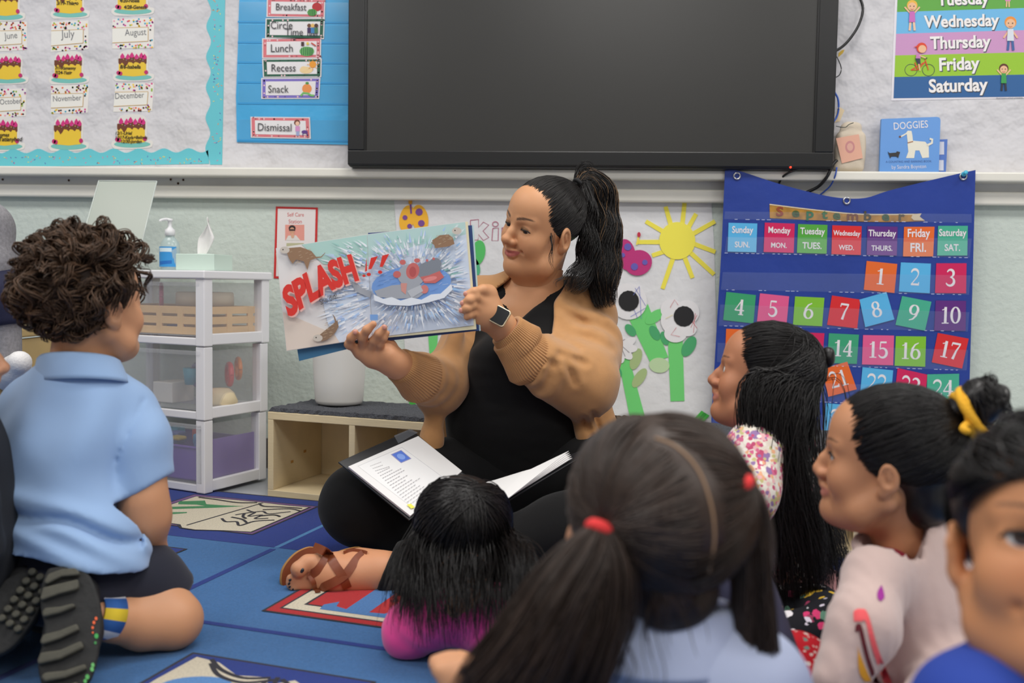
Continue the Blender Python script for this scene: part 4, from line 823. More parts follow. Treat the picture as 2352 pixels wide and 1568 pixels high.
# ---------------------------------------------------------------- drawer cart
K0 = onfloor(470, 1143); KA = math.radians(-22); KX = V(-math.cos(KA), -math.sin(KA), 0); KY = V(-math.sin(KA), math.cos(KA), 0)   # KX runs left along the front, KY back
KW, KD, KH = 0.50, 0.275, 0.648
def kq(x, y, z): return V(K0.x, K0.y, .0064)+KX*x+KY*y+BZ*z
m_cart = mat((242, 241, 244), 0.35, name='white_cart_plastic')
kt = tag(empty('drawer_cart', kq(KW/2, KD/2, 0)), 'white three tier plastic drawer cart with cloudy drawers behind the kneeling boy', 'drawer cart')
def kb(name, x0, y0, z0, x1, y1, z1, m, par, bev=0.003): return box(name, kq(x0, y0, z0), KX*(x1-x0), KY*(y1-y0), BZ*(z1-z0), m, par, bev)
kb('top_panel', -.006, -.006, KH-.024, KW+.006, KD+.006, KH, m_cart, kt, .004)
tiers = [(0.0, .214), (.214, .428), (.428, .626)]
for z0, z1 in tiers:
    ins = 0.0 if z0 > .3 else (0.003 if z0 > .1 else 0.006)
    for x in (ins, KW-.034-ins):
        for y in (ins, KD-.034-ins): kb('post', x, y, z0+.002, x+.034, y+.034, z1, m_cart, kt)
    for y in (ins+.002, KD-.016-ins): kb('rail', .03, y, z0+.003, KW-.03, y+.014, z0+.026, m_cart, kt)
    for x in (ins+.001, KW-.016-ins): kb('rail', x, .03, z0+.005, x+.015, KD-.03, z0+.038, m_cart, kt)
m_cloud = film((222, 223, 226), 0.16, 0.25, 'cloudy_plastic')
for z0, z1 in tiers:
    d = empty('drawer', kq(KW/2, KD/2, z0+.03)); d.parent = kt; d.matrix_parent_inverse = kt.matrix_basis.inverted()
    bm = bmesh.new(); a0, a1, b0, b1, c0, c1 = .018, KW-.018, .006, KD-.012, z0+.03, z1-.012
    for (xx0, yy0, zz0, xx1, yy1, zz1) in ((a0, b0, c0, a1, b0+.003, c1), (a0, b1-.003, c0, a1, b1, c1), (a0, b0, c0, a0+.003, b1, c1), (a1-.003, b0, c0, a1, b1, c1), (a0, b0, c0, a1, b1, c0+.003)):
        add_box(bm, kq(xx0, yy0, zz0), KX*(xx1-xx0), KY*(yy1-yy0), BZ*(zz1-zz0))
    bm_obj('drawer_box', bm, m_cloud, d); kb('drawer_lip', a0, b0-.008, c1-.012, a1, b0, c1, m_cloud, d)
# contents of the drawers
m_crate = mat((236, 194, 134), 0.55, vary=0.1, vscale=12, name='crate_wood')
cr = tag(empty('wooden_crate', kq(.15, .14, .46)), 'slatted wooden crate inside the top drawer of the cart', 'crate')
for k in range(3):
    for y in (.022, .235): kb('slat', .028, y, .461+k*.030, .45, y+.006,   .461+k*.030+.022, m_crate, cr, .001)
    for x in (.028, .445): kb('slat', x, .028, .461+k*.030, x+.006, .235, .461+k*.030+.022, m_crate, cr, .001)
for x in (.034, .105, .19, .275, .36, .426): kb('slat_post', x, .0212, .461, x+.022, .0285, .543, m_crate, cr, .001)
for y in (.03, .12, .21): kb('slat_post', .0272, y, .461, .0345, y+.022, .543, m_crate, cr, .001)
kb('crate_base', .03, .03, .4595, .45, .235, .461, m_crate, cr, 0)
c = kq(.125, .13, .545); o = lathe('hand_drum', c, [(.0001, .040), (.080, .040), (.084, .036), (.085, .0), (.0001, -.002)], mat((222, 206, 180), 0.6), None, 36); tag(o, 'pale round hand drum inside the top drawer of cart', 'drum')
R_ = [kq(.275+.055*math.cos(i*.2618), .10+.05*math.cos(i*.2618), .568+.038*math.sin(i*.2618)) for i in range(25)]; tag(tube('pink_hoop', R_, .006, mat((206, 92, 130), 0.4), None, 8), 'pink plastic hoop leaning inside the top drawer', 'hoop')
for i, (x, z, cc, lb) in enumerate(((.09, .48, (190, 50, 80), 'dark red toy block inside the wooden crate'), (.09, .51, (200, 60, 60), 'bright red toy block inside the wooden crate'), (.07, .48, (176, 196, 60), 'lime green toy block inside the wooden crate'), (.19, .485, (90, 70, 130), 'violet toy block inside the wooden crate'))):
    tag(kb('toy_block', x, .05+.012*i, z-.018, x+.05, .08+.012*i, z, mat(cc, .5), None, .003), lb, 'toy')
def ring(x, y, z, r, w, col, label, tx=0.4):
    pts = [kq(x+r*math.cos(i*.2618), y+tx*r*math.cos(i*.2618), z+r*math.sin(i*.2618)) for i in range(25)]; return tag(tube('toy_ring', pts, w, mat(col, .35), None, 10), label, 'toy')
zf = .25
ring(.125, .10, zf+.085, .03, .010, (84, 60, 130), 'purple toy ring inside the middle drawer'); ring(.066, .17, zf+.085, .03, .009, (214, 60, 70), 'red toy ring near the side of middle drawer', .8); ring(.062, .075, zf+.075, .025, .008, (226, 70, 110), 'pink toy ring near the corner of middle drawer', .8); ring(.067, .21, zf+.10, .03, .007, (236, 140, 60), 'orange toy ring at the back of middle drawer', .8)
o = lathe('toy_cup', kq(.15, .10, zf+.055), [(.0001, 0), (.02, 0), (.026, .05), (.022, .05), (.0001, .006)], mat((60, 160, 186), .4), None, 20); tag(o, 'teal toy cup inside the middle drawer', 'cup')
o = lathe('toy_bowl', kq(.06, .12, zf-.002), [(.0001, 0), (.05, 0), (.056, .008), (.045, .035), (.03, .048), (.0001, .05)], mat((232, 214, 176), .5), None, 28); tag(o, 'cream upturned toy bowl at the bottom of middle drawer', 'bowl')
tag(kb('white_carton', .19, .06, zf-.002, .27, .15, zf+.06, mat((224, 222, 218), .6), None, .003), 'small white carton inside the middle drawer', 'carton')
pb = tag(empty('purple_bin', kq(.2, .14, .034)), 'purple plastic bin full of toys inside the bottom drawer', 'bin')
m_pu = mat((116, 82, 176), 0.4, name='purple_plastic')
bm = bmesh.new(); a0, a1, b0, b1, c0, c1 = .026, .42, .016, .245, .034, .135
for (xx0, yy0, zz0, xx1, yy1, zz1) in ((a0, b0, c0, a1, b0+.004, c1), (a0, b1-.004, c0, a1, b1, c1), (a0, b0, c0, a0+.004, b1, c1+.018), (a1-.004, b0, c0, a1, b1, c1+.018), (a0, b0, c0, a1, b1, c0+.004)): add_box(bm, kq(xx0, yy0, zz0), KX*(xx1-xx0), KY*(yy1-yy0), BZ*(zz1-zz0))
bm_obj('bin_shell', bm, m_pu, pb); kb('rim', a0-.003, b0-.004, c1-.006, a1+.003, b0+.002, c1, m_pu, pb, .002)
tc = [(60, 120, 190), (70, 150, 200), (200, 80, 70), (220, 190, 80), (90, 110, 180), (80, 170, 190), (180, 90, 150), (60, 100, 170), (210, 120, 60), (70, 140, 160)]
tn = ['denim blue', 'sky blue', 'brick red', 'mustard', 'slate blue', 'turquoise', 'mauve', 'navy blue', 'orange', 'teal']
for i in range(10):
    x = .05+.034*i; tag(kb('toy_piece', x, .05+.03*(i % 3), .12+.006*(i % 4), x+.045, .085+.03*(i % 3), .15+.008*(i % 3), mat(tc[i], .4), None, .006), '%s toy piece heaped in the purple bin' % tn[i], 'toy', 'toys in the purple bin')
# ---------------------------------------------------------------- things on the cart
KT = Plane((0, 0, KH), (0, 0, 1))
def cart_at(px, y): # point of the cart top at depth y (local) on the pixel column
    best = min((abs(0), 0), ); r = None
    for i in range(200):
        x = KW*i/199; p = kq(x, y, KH); q = p-CAM; u = W/2+FPX*q.dot(RT)/q.dot(FW)
        if r is None or abs(u-px) < r[0]: r = (abs(u-px), p)
    return r[1]
c = cart_at(391, .13)
sb = tag(empty('sanitizer_bottle', c), 'clear pump bottle of hand sanitizer with blue label on the cart', 'bottle')
pr = [(.0001, .001), (.027, .001), (.030, .005), (.031, .06), (.029, .085), (.02, .098), (.014, .104), (.0135, .110)]
lathe('bottle_body', c, pr, film((206, 226, 226), 0.5, 0.1, 'clear_bottle'), sb, 32, 1, .7); lathe('gel', c, [(.0001, .004), (.028, .004), (.029, .07), (.0001, .07)], film((190, 220, 226), 0.35, 0.1, 'gel'), sb, 28, 1, .7)
m_pump = mat((236, 236, 238), .35)
lathe('collar', c, [(.0001, .108), (.0155, .108), (.0155, .126), (.010, .130), (.006, .136), (.006, .152), (.009, .153), (.009, .160), (.0001, .161)], m_pump, sb, 20)
tube('nozzle', [c+V(0, 0, .157), c+V(-.008, -.01, .158), c+V(-.018, -.022, .154), c+V(-.020, -.024, .150)], .0042, m_pump, sb)
vs_, fs = [], []
for j in range(2):
    for i in range(13): a_ = math.radians(-150+120*i/12); vs_.append((c.x+.0318*math.cos(a_)-.002, c.y+.0318*.7*math.sin(a_), c.z+.012+.062*j))
for i in range(12): fs.append((i, i+1, 14+i, 13+i))
mesh_np('label', vs_, fs, mat((60, 150, 216), .4), sb, True)
for nm, z, w, col in (('label_band', .058, .012, (214, 232, 240)), ('label_swoosh', .018, .01, (40, 110, 190))):
    v2 = [(c.x+.0322*math.cos(math.radians(-140+80*i/8))-.002, c.y+.0322*.7*math.sin(math.radians(-140+80*i/8)), c.z+z+w*j+.004*(i/8 if nm == 'label_swoosh' else 0)) for j in range(2) for i in range(9)]
    mesh_np(nm, v2, [(i, i+1, 10+i, 9+i) for i in range(8)], mat(col, .4), sb, True)
c = cart_at(468, .10)
tb = tag(empty('tissue_box', c), 'pale mint tissue box with a tissue pulled up on the cart', 'tissue box')
dx = V(math.cos(-.12), math.sin(-.12), 0); dy = V(.12, .99, 0)
o0 = c-dx*.062-dy*.05; box('carton', o0+V(0, 0, .001), dx*.124, dy*.11, V(0, 0, .048), mat((206, 226, 214), .5, name='mint_card'), tb, .002)
R_ = [c+dx*(.028*math.cos(i*.3491))+dy*(.016*math.sin(i*.3491))+V(0, 0, .0496) for i in range(19)]; tube('slot_rim', R_, .0012, mat((226, 236, 230), .5), tb, 5)
nx, ny = 10, 14; vs_, fs = [], []
for j in range(ny+1):
    v = j/ny; hw = (.012+.016*math.sin(min(1, v*1.4)*math.pi*.62))*(1-max(0, v-.55)*1.9)
    for i in range(nx+1):
        u = i/nx*2-1; vs_.append(c+dx*(u*hw+.006*v+.012*math.sin(v*2))+dy*(.010*math.cos(u*2.6+v*2)-.004)+V(0, 0, .046+.115*v-(.02*abs(u)*v)))
for j in range(ny):
    for i in range(nx): k = j*(nx+1)+i; fs.append((k, k+1, k+nx+2, k+nx+1))
o = mesh_np('tissue', vs_, fs, mat((238, 236, 234), .8, bump=(40, .3, .005)), tb, True); o.modifiers.new('s', 'SOLIDIFY').thickness = .0008
# frameless mirror leaning over the cart against the rail
mb, mc = P(309.5, 622, 2.80), P(168, 622, 2.80); ta, td = P(227, 415, 2.93), P(360, 416.4, 2.93)
mr = tag(empty('mirror', (mb+mc)/2), 'frameless mirror sheet leaning on the wall at the back of cart', 'mirror')
nn = (td-mb).cross(mc-mb).normalized(); nn = nn if nn.y < 0 else -nn
prism('sheet', [mb, td, ta, mc], -nn*.004, mat((142, 152, 140), 0.3, name='painted_reflection'), mr)  # grey-green base colour painted in place of the room's reflection
for a_, b_ in ((mb, td), (td, ta), (ta, mc)): tube('polished_edge', [a_, b_], .0022, mat((206, 214, 208), .3), mr, 6)
# ================================================================ PEOPLE
HF = Vector((-math.sin(YAW), math.cos(YAW), 0)); HR = Vector((math.cos(YAW), math.sin(YAW), 0)); ZU = Vector((0, 0, 1))   # level directions away from / across the camera
def np3(v): return np.array(tuple(v), float)
def skin_mat(col): return mat(col, 0.5, bump=(420, 0.08, 0.001), vcol=True, sss=0.12, spec=0.4, name='skin')
SK_L = np.array(lin((222, 172, 132))); 
def head_solid(S, p):
    """face and skull in head space: x to the person's right, y forward, z up, origin between the ears at eye height, adult size"""
    ck, ns, fat, jaw = p.get('cheek', 1.0), p.get('nose', 1.0), p.get('fat', 0.0), p.get('jaw', 1.0)
    S.ell((0, -.014, .030), (.0745, .094, .079), k=.01)
    S.ell((0, .034, .040), (.060, .050, .052), k=.03)
    S.ell((0, .026, -.030), (.060+fat*.5, .058, .078), k=.03)
    for s in (-1, 1):
        S.chain([(s*.056, -.004, -.055), (s*(.046+fat*.4), .028, -.082*jaw), (0, .068, -.099*jaw)], [.021, .020+fat*.4, .016], k=.02)
        S.ell((s*.037, .055, -.036), (.026*ck, .023*ck, .027*ck), k=.02)
        S.cap((s*.045, .064, .018), (s*.013, .079, .015), .0075, .0075, k=.014)
        S.ell((s*.033, .097, -.001), (.020, .021, .014), k=.012, op='sub')
        S.ell((s*.033, .0650, -.001), (.0185, .0165, .0155), k=.004)
        # lids: the opening shows the eyeball
        o = p.get('open', .0045); S.ell((s*.033, .084, p.get('lid', -.002)), (.0158, .014, o), k=.0012, op='sub')
    S.ell((0, .073, -.097*jaw), (.019, .016, .015), k=.016)
    S.chain([(0, .075, .012), (0, .092, -.014), (0, .103*ns+.0, -.030)], [.0075, .0085, .0105], k=.010)
    S.ell((0, .103*ns, -.031), (.0130, .011, .0105), k=.006)
    for s in (-1, 1): S.ell((s*.0130, .0920, -.0355), (.0088, .010, .008), k=.005); S.ell((s*.007, .099, -.0415), (.0026, .004, .0022), k=.003, op='sub')
    sm = p.get('smile', .004)
    S.cap((0, .090, -.043), (0, .091, -.053), .009, .008, k=.01)
    for s in (-1, 1):
        S.chain([(0, .0905, -.0565), (s*.010, .0890, -.0560), (s*.0300, .0750, -.0615+sm)], [.0046, .0046, .0020], k=.004)
        S.chain([(0, .0875, -.0685), (s*.011, .0860, -.0675), (s*.0290, .0745, -.0630+sm)], [.0060, .0056, .0020], k=.004)
        S.chain([(0, .0985, -.0620), (s*.012, .0960, -.0615), (s*.0320, .0800, -.0622+sm)], [.0017, .0017, .0020], k=.002, op='sub')
        S.ell((s*.0345, .0755, -.0595+sm), (.003, .004, .004), k=.008, op='sub')
    es = p.get('ear', 1.0)
    for s in (-1, 1):   # ears
        R = np.array(Matrix.Rotation(s*-.35, 3, 'Z') @ Matrix.Rotation(-.22, 3, 'X'))
        S.ell((s*.0800, -.010, -.015), (.0085, .0205*es, .032*es), R, k=.006); S.ell((s*.0770, -.004, -.037), (.007, .011, .012), R, k=.006)
        S.ell((s*.0890, -.008, -.013), (.0095, .0130*es, .021*es), R, k=.002, op='sub'); S.ell((s*.0810, -.008, -.010), (.005, .004, .012), R, k=.003); S.ell((s*.0800, .002, -.020), (.005, .005, .008), R, k=.004)
    if fat: S.ell((0, .030, -.100*jaw), (.045, .045, .022+fat), k=.03)
def head_cols(base, lip, brow, p):
    base = np.array(lin(base)); lip = np.array(lin(lip)); brow = np.array(lin(brow)); sm = p.get('smile', .004); bt = p.get('brow_th', .0042)
    def f(v):
        x, y, z = v.T; ax = np.abs(x); c = np.tile(base, (len(v), 1))
        bl = np.exp(-(((ax-.038)/.022)**2+((z+.036)/.02)**2))*(y > .03)*p.get('blush', .25); c = c*(1-bl[:, None]*np.array([0, .25, .22]))
        nz = np.exp(-((ax/.014)**2+((z+.031)/.014)**2))*(y > .08)*.2; c = c*(1-nz[:, None]*np.array([0, .22, .2]))
        zc = -.0622+sm*(ax/.031)**1.5; up = .0070*np.sqrt(np.clip(1-(ax/.031)**2, 0, 1)); lo = .0125*np.sqrt(np.clip(1-(ax/.029)**2, 0, 1))
        t = np.clip(((zc+up)-z)/.0022, 0, 1)*np.clip((z-(zc-lo))/.0025, 0, 1)*(y > .062)*(ax < .0315); c = c*(1-t[:, None])+lip*t[:, None]
        zb = .019+.0075*np.sin(np.clip((ax-.008)/.046, 0, 1)*2.2); th = bt*(1-.55*np.clip((ax-.03)/.03, 0, 1))
        t = np.clip((th-np.abs(z-zb))/.0018, 0, 1)*np.clip((ax-.010)/.004, 0, 1)*np.clip((.056-ax)/.006, 0, 1)*(y > .03)*.85; c = c*(1-t[:, None])+brow*t[:, None]
        d = np.sqrt((ax-.033)**2+(z-.0015-p.get('lid', -.002)-p.get('open', .0045)*.8)**2*4); t = np.clip((.0155-d)/.004, 0, 1)*np.clip((z-p.get('lid', -.002))/.002, 0, 1)*(y > .07)*p.get('liner', .35); c = c*(1-t[:, None])+c*.25*t[:, None]
        return c
    return f
def eyeball(parent, xf, s, gaze, iris=(62, 38, 26)):
    c = Vector((s*.033, .0665, -.001)); n, m_ = 40, 24; vs_, fs, co = [], [], []; g = Vector(gaze).normalized(); r = .0143
    q = Vector((0, 0, 1)).rotation_difference(g)
    for j in range(m_+1):
        th = math.pi*j/m_
        for i in range(n):
            ph = 2*math.pi*i/n; d = Vector((math.sin(th)*math.cos(ph), math.sin(th)*math.sin(ph), math.cos(th))); d.rotate(q); vs_.append(xf @ (c+d*r*(1.0+(.03 if th < .42 else 0))))
            co.append(lin((12, 10, 10)) if th < .24 else lin(iris) if th < .52 else lin((60, 44, 36)) if th < .57 else lin((226, 220, 214)))
    for j in range(m_):
        for i in range(n): k = (i+1) % n; fs.append((j*n+i, j*n+k, (j+1)*n+k, (j+1)*n+i))
    return mesh_np('eyeball', vs_, fs, mat((255, 255, 255), .12, vcol=True, coat=.5, name='eye'), parent, True, np.array(co))
def lash(parent, xf, s, p):
    o, l = p.get('open', .0045), p.get('lid', -.002); pts = []
    for i in range(9):
        t = i/8*2-1; x = .033+t*.0158; pts.append(xf @ Vector((s*x, .0835-.0065*t*t-(.004 if t > 0 else 0)*t, l+o*.92*math.sqrt(max(0, 1-t*t))+.0003)))
    return tube('eyelash', pts, .0015, mat((24, 18, 16), .6), parent, 5)
def on_skull(u, xf, off, r=(.0745, .094, .079), c=(0, -.014, .030)):
    """point just over the skull in direction u (head space)"""
    u = np.asarray(u, float); u = u/np.linalg.norm(u, axis=-1, keepdims=True); rr = np.array(r)+off
    t = 1/np.sqrt(((u/rr)**2).sum(-1, keepdims=True)); p = u*t+np.array(c); M = np.array(xf.to_3x3()); return p@M.T+np.array(xf.translation)
def swept(xf, a, b, n, off0=.004, off1=.006, jit=.0015, bow=0):
    """lock lying on the skull from direction a to direction b"""
    a = np.array(a, float); b = np.array(b, float); t = np.linspace(0, 1, n)[:, None]; u = a/np.linalg.norm(a)*(1-t)+b/np.linalg.norm(b)*t
    off = (off0+(off1-off0)*t)+jit*random.uniform(-1, 1)+bow*np.sin(t*np.pi)
    return on_skull(u, xf, off)
def bundle(guide, n, spread, seg=22, wave=0.0, wl=0.08, jit=.3, lag=0.0, ends=.12):
    """n locks around a guide path; spread is a radius per guide point"""
    g = smooth_path(guide, 8); sp = np.interp(np.linspace(0, 1, len(g)), np.linspace(0, 1, len(spread)), spread); out = []
    L = np.concatenate([[0], np.cumsum(np.linalg.norm(np.diff(g, axis=0), axis=1))])
    t = np.gradient(g, axis=0); t /= np.linalg.norm(t, axis=1, keepdims=True)+1e-9; ref = np.array(tuple(HF)); u = np.cross(t, ref); u /= np.linalg.norm(u, axis=1, keepdims=True)+1e-9; w = np.cross(t, u)
    for i in range(n):
        a = random.uniform(0, 6.283); r = math.sqrt(random.random()); e = 1-ends*random.random()**1.5; s_ = np.linspace(0, L[-1]*e, seg)
        P_ = np.stack([np.interp(s_, L, g[:, k]) for k in range(3)], 1); U_ = np.stack([np.interp(s_, L, u[:, k]) for k in range(3)], 1); W_ = np.stack([np.interp(s_, L, w[:, k]) for k in range(3)], 1); R_ = np.interp(s_, L, sp)
        a2 = a+jit*np.sin(s_/wl*1.7+random.uniform(0, 6))
        q = P_+(U_*(np.cos(a2)*R_*r)[:, None]+W_*(np.sin(a2)*R_*r)[:, None])
        if wave: ph = random.uniform(0, 1.5)+a; q = q+U_*(wave*np.sin(s_/wl*6.283+ph)*np.clip(s_/.05, 0, 1))[:, None]+W_*(wave*np.cos(s_/wl*5+ph)*np.clip(s_/.05, 0, 1))[:, None]
        out.append(q)
    return out
def person(loc, label): return tag(empty('person', loc), label, 'person')
def join_parts(name, parts, material, parent):
    """several skin surfaces of one body (they meet under the clothes) as one mesh"""
    vs_, fs, cs, o = [], [], [], 0
    for v, f, c in parts: vs_.append(v); fs.append(f+o); cs.append(c); o += len(v)
    return mesh_np(name, np.concatenate(vs_), np.concatenate(fs), material, parent, True, np.concatenate(cs))
def part(sol, it=2, colors=None, base=None, xf=None):
    v, f = sol.raw(); v = relax(v, f, it); c = colors(v) if colors else np.tile(np.array(lin(base)), (len(v), 1))
    if xf is not None: v = v@np.array(xf.to_3x3()).T+np.array(xf.translation)
    return v, f, c
def bounds(pts, m): 
    a = np.array([tuple(p) for p in pts]); return a.min(0)-m, a.max(0)+m
def vol(f, x0, y0, x1, y1, d0, d1, m):
    """box that holds a pixel window between two depths"""
    return bounds([f(x, y, d) for x in (x0, x1) for y in (y0, y1) for d in (d0, d1)], m)
def head_xf(centre, fwd, up, s=1.0):
    return Matrix.Translation(Vector(centre)) @ frame3(fwd, up).to_4x4() @ Matrix.Scale(s, 4)
# ---------------------------------------------------------------- the woman reading
tch = person(onfloor(1180, 1230), 'woman in black with tan cardigan sitting on the floor holding up a picture book')
SKT = (208, 152, 110)
hx = head_xf(P(1246, 517, 2.19), -HR*.80-HF*.60-ZU*.08, ZU*1.0+HR*.44-HF*.06, .975)
hp = dict(cheek=1.15, nose=1.0, fat=.018, smile=.0065, open=.0036, lid=-.0042, blush=.2, liner=.7, jaw=1.0, brow_th=.0042)
S = Solid((-.10, -.13, -.20), (.10, .125, .125), .0022); head_solid(S, hp)
inv = hx.inverted()
nb = inv @ P(1222, 700, 2.26)
S.cap((0, -.022, -.055), (nb.x*.75, nb.y*.75+.0, nb.z*.75), .052, .054, k=.03)
parts = [part(S, 2, head_cols(SKT, (186, 104, 96), (52, 36, 30), hp), xf=hx)]
nk, ch = P(1225, 665, 2.25), P(1205, 790, 2.24)
lo, hi = vol(P, 1080, 640, 1390, 800, 2.1, 2.4, .02)
S = Solid(lo, hi, .004); S.cap(inv.inverted() @ Vector((0, -.022, -.07)), nk, .052, .060, k=.03)
S.chain([P(1120, 712, 2.30), P(1225, 698, 2.28), P(1340, 716, 2.30)], [.045, .06, .045], k=.05); S.ell(P(1200, 765, 2.275), (.12, .10, .10), k=.05)
S.cap(P(1120, 695, 2.24), P(1185, 712, 2.205), .009, .008, k=.025); S.cap(P(1310, 695, 2.24), P(1210, 712, 2.205), .009, .008, k=.025)
parts.append(part(S, 3, base=SKT))
hc = lambda x, y, d: P(780+x/5.227, 650+y/5.227, d)
# right hand under the book, fingers over the page
wr = P(915, 838, 2.005)
pts = [hc(60, 560, 1.9), hc(800, 1100, 2.12), hc(60, 560, 2.05), hc(800, 1100, 1.9)]; lo, hi = bounds(pts, .03)
S = Solid(lo, hi, .0022)
S.chain([hc(220, 800, 1.985), hc(115, 735, 1.968), hc(140, 655, 1.952), hc(188, 590, 1.944)], [.0105, .0098, .0088, .0068], k=.006)
S.chain([hc(290, 790, 1.982), hc(275, 650, 1.955), hc(330, 560, 1.942), hc(405, 492, 1.940)], [.0110, .0102, .0092, .0072], k=.005)
S.chain([hc(365, 830, 1.982), hc(415, 690, 1.955), hc(470, 610, 1.944), hc(535, 535, 1.942)], [.0110, .0098, .0090, .0070], k=.004)
S.chain([hc(450, 850, 1.985), hc(490, 735, 1.962), hc(530, 660, 1.952), hc(568, 600, 1.950)], [.0100, .0086, .0078, .0062], k=.004)
S.chain([hc(270, 840, 1.99), hc(400, 900, 1.99), hc(620, 960, 2.0)], [.016, .019, .021], k=.015)
S.chain([hc(470, 850, 1.99), hc(600, 870, 1.985), hc(660, 930, 1.99)], [.015, .019, .021], k=.012)
S.chain([hc(600, 880, 1.99), hc(590, 760, 1.995), hc(560, 690, 1.999)], [.019, .015, .011], k=.012)     # thumb behind the page
S.chain([hc(620, 950, 2.0), wr, P(960, 868, 2.06)], [.025, .026, .031], k=.02)
parts.append(part(S, 1, base=(206, 148, 108)))
# left hand gripping the right edge of the book
wl = P(1152, 748, 2.03)
pts = [hc(1400, 0, 1.9), hc(2100, 750, 2.12), hc(1400, 0, 2.1), hc(2100, 750, 1.9)]; lo, hi = bounds(pts, .02); S = Solid(lo, hi, .0022)
S.chain([hc(1790, 110, 1.985), hc(1720, 78, 1.965), hc(1610, 105, 1.948), hc(1530, 130, 1.944)], [.0115, .0100, .0088, .0068], k=.006)
S.chain([hc(1700, 210, 1.975), hc(1625, 170, 1.950), hc(1555, 205, 1.938), hc(1487, 242, 1.942)], [.0115, .0102, .0090, .0068], k=.005)
S.chain([hc(1650, 310, 1.972), hc(1590, 270, 1.948), hc(1530, 305, 1.938), hc(1472, 328, 1.942)], [.0110, .0098, .0086, .0066], k=.005)
S.chain([hc(1640, 400, 1.975), hc(1590, 365, 1.955), hc(1545, 390, 1.946), hc(1525, 412, 1.946)], [.0100, .0090, .0078, .0062], k=.005)
S.chain([hc(1770, 150, 1.99), hc(1790, 330, 1.995), wl], [.021, .027, .026], k=.02); S.chain([hc(1680, 260, 1.985), hc(1730, 390, 1.995), wl], [.020, .025, .026], k=.02)
S.chain([hc(1800, 250, 2.0), hc(1740, 130, 2.02), hc(1650, 110, 2.025)], [.018, .014, .010], k=.012)
S.chain([wl, P(1185, 790, 2.06)], [.027, .031], k=.015)
parts.append(part(S, 1, base=SKT))
# foot and ankle of the leg stretched in front
fc = lambda x, y, d: P(560+x/5.88, 1220+y/5.88, d)
lo, hi = vol(fc, 450, 150, 2200, 900, 1.8, 2.05, .02); S = Solid(lo, hi, .0028)
S.chain([fc(2250, 560, 1.93), fc(1800, 555, 1.925), fc(1500, 550, 1.92)], [.043, .041, .036], k=.02)
S.chain([fc(1550, 470, 1.95), fc(1350, 450, 1.965)], [.036, .030], k=.03)              # heel, turned away
S.chain([fc(1500, 600, 1.915), fc(1200, 600, 1.905), fc(1030, 590, 1.90)], [.037, .034, .025], k=.025)
S.chain([fc(1200, 480, 1.91), fc(1040, 430, 1.905)], [.028, .020], k=.02)
S.chain([fc(1030, 420, 1.90), fc(860, 420, 1.890), fc(745, 510, 1.880)], [.019, .0155, .0170], k=.006)
for i, (x, y, x1, y1) in enumerate(((840, 600, 630, 630), (850, 655, 615, 682), (860, 708, 620, 730), (880, 752, 660, 772))): S.chain([fc(x+120, y-20, 1.895), fc((x+x1)/2, (y+y1)/2-14, 1.886), fc(x1, y1, 1.882)], [.012, .0078-.0003*i, .0082-.0005*i], k=.002)
parts.append(part(S, 2, base=(206, 146, 108)))
from mathutils.bvhtree import BVHTree
foot_bvh = BVHTree.FromPolygons([tuple(v) for v in parts[-1][0].tolist()], [tuple(f) for f in parts[-1][1].tolist()])
def foot_at(x, y, d):
    q = rayd(560+x/5.88, 1220+y/5.88); h = foot_bvh.ray_cast(CAM, q.normalized()); return h[0] if h[0] is not None and h[0].z > .004 else fc(x, y, d)
lo, hi = vol(P, 860, 640, 1520, 1340, 1.88, 2.4, .03); S = Solid(lo, hi, .009)     # trunk and limbs under the clothes
S.chain([nk, P(1200, 800, 2.28), P(1185, 1080, 2.29)], [.05, .09, .10], k=.04)
S.chain([P(1225, 700, 2.28), P(1340, 742, 2.29), P(1336, 872, 2.13), P(1185, 790, 2.06), wl], [.04, .04, .038, .026, .022], k=.01); S.chain([P(1225, 700, 2.28), P(1095, 720, 2.30), P(1012, 880, 2.16), P(960, 868, 2.06), wr], [.04, .04, .036, .026, .022], k=.01)
S.chain([P(1290, 1105, 2.27), P(1490, 1150, 2.02), P(1300, 1220, 1.98), fc(2100, 560, 1.93), fc(1700, 556, 1.925)], [.07, .055, .045, .038, .034], k=.01); S.chain([P(1100, 1105, 2.28), P(832, 1160, 2.10), P(1050, 1240, 2.12)], [.07, .055, .04], k=.01)
parts.append(part(S, 1, base=SKT))
for v_, f_, c_ in parts: v_[:, 2] = np.maximum(v_[:, 2], .0068)
join_parts('body', parts, skin_mat(SKT), tch)
for s in (-1, 1): eyeball(tch, hx, s, (-.12, 1, -.34), (36, 24, 18)); lash(tch, hx, s, hp)
m_nail = mat((26, 30, 40), .2, name='dark_nail_polish'); 
for i, (x, y, r) in enumerate(((788, 528, .0040), (625, 655, .0030), (612, 702, .0028), (620, 746, .0026), (665, 780, .0022))):
    c = foot_at(x, y, 1.882-.012); S = Solid(np3(c)-.012, np3(c)+.012, .0011); S.ell(c, (r, r*.45, r*1.35), np.array(frame3(rayd(700, 1320), UP+RT*.5)), k=.001); solid_obj('toenail', S, m_nail, tch, 1)
m_fn = mat((214, 150, 132), .3, name='fingernail')
for x, y, d in ((186, 588, 1.9385), (536, 530, 1.936), (1510, 128, 1.9385), (1470, 240, 1.9365), (1455, 328, 1.9365)):
    c = hc(x, y, d); S = Solid(np3(c)-.01, np3(c)+.01, .0011); S.ell(c, (.0048, .003, .0058), k=.001); solid_obj('fingernail', S, m_fn, tch, 1)
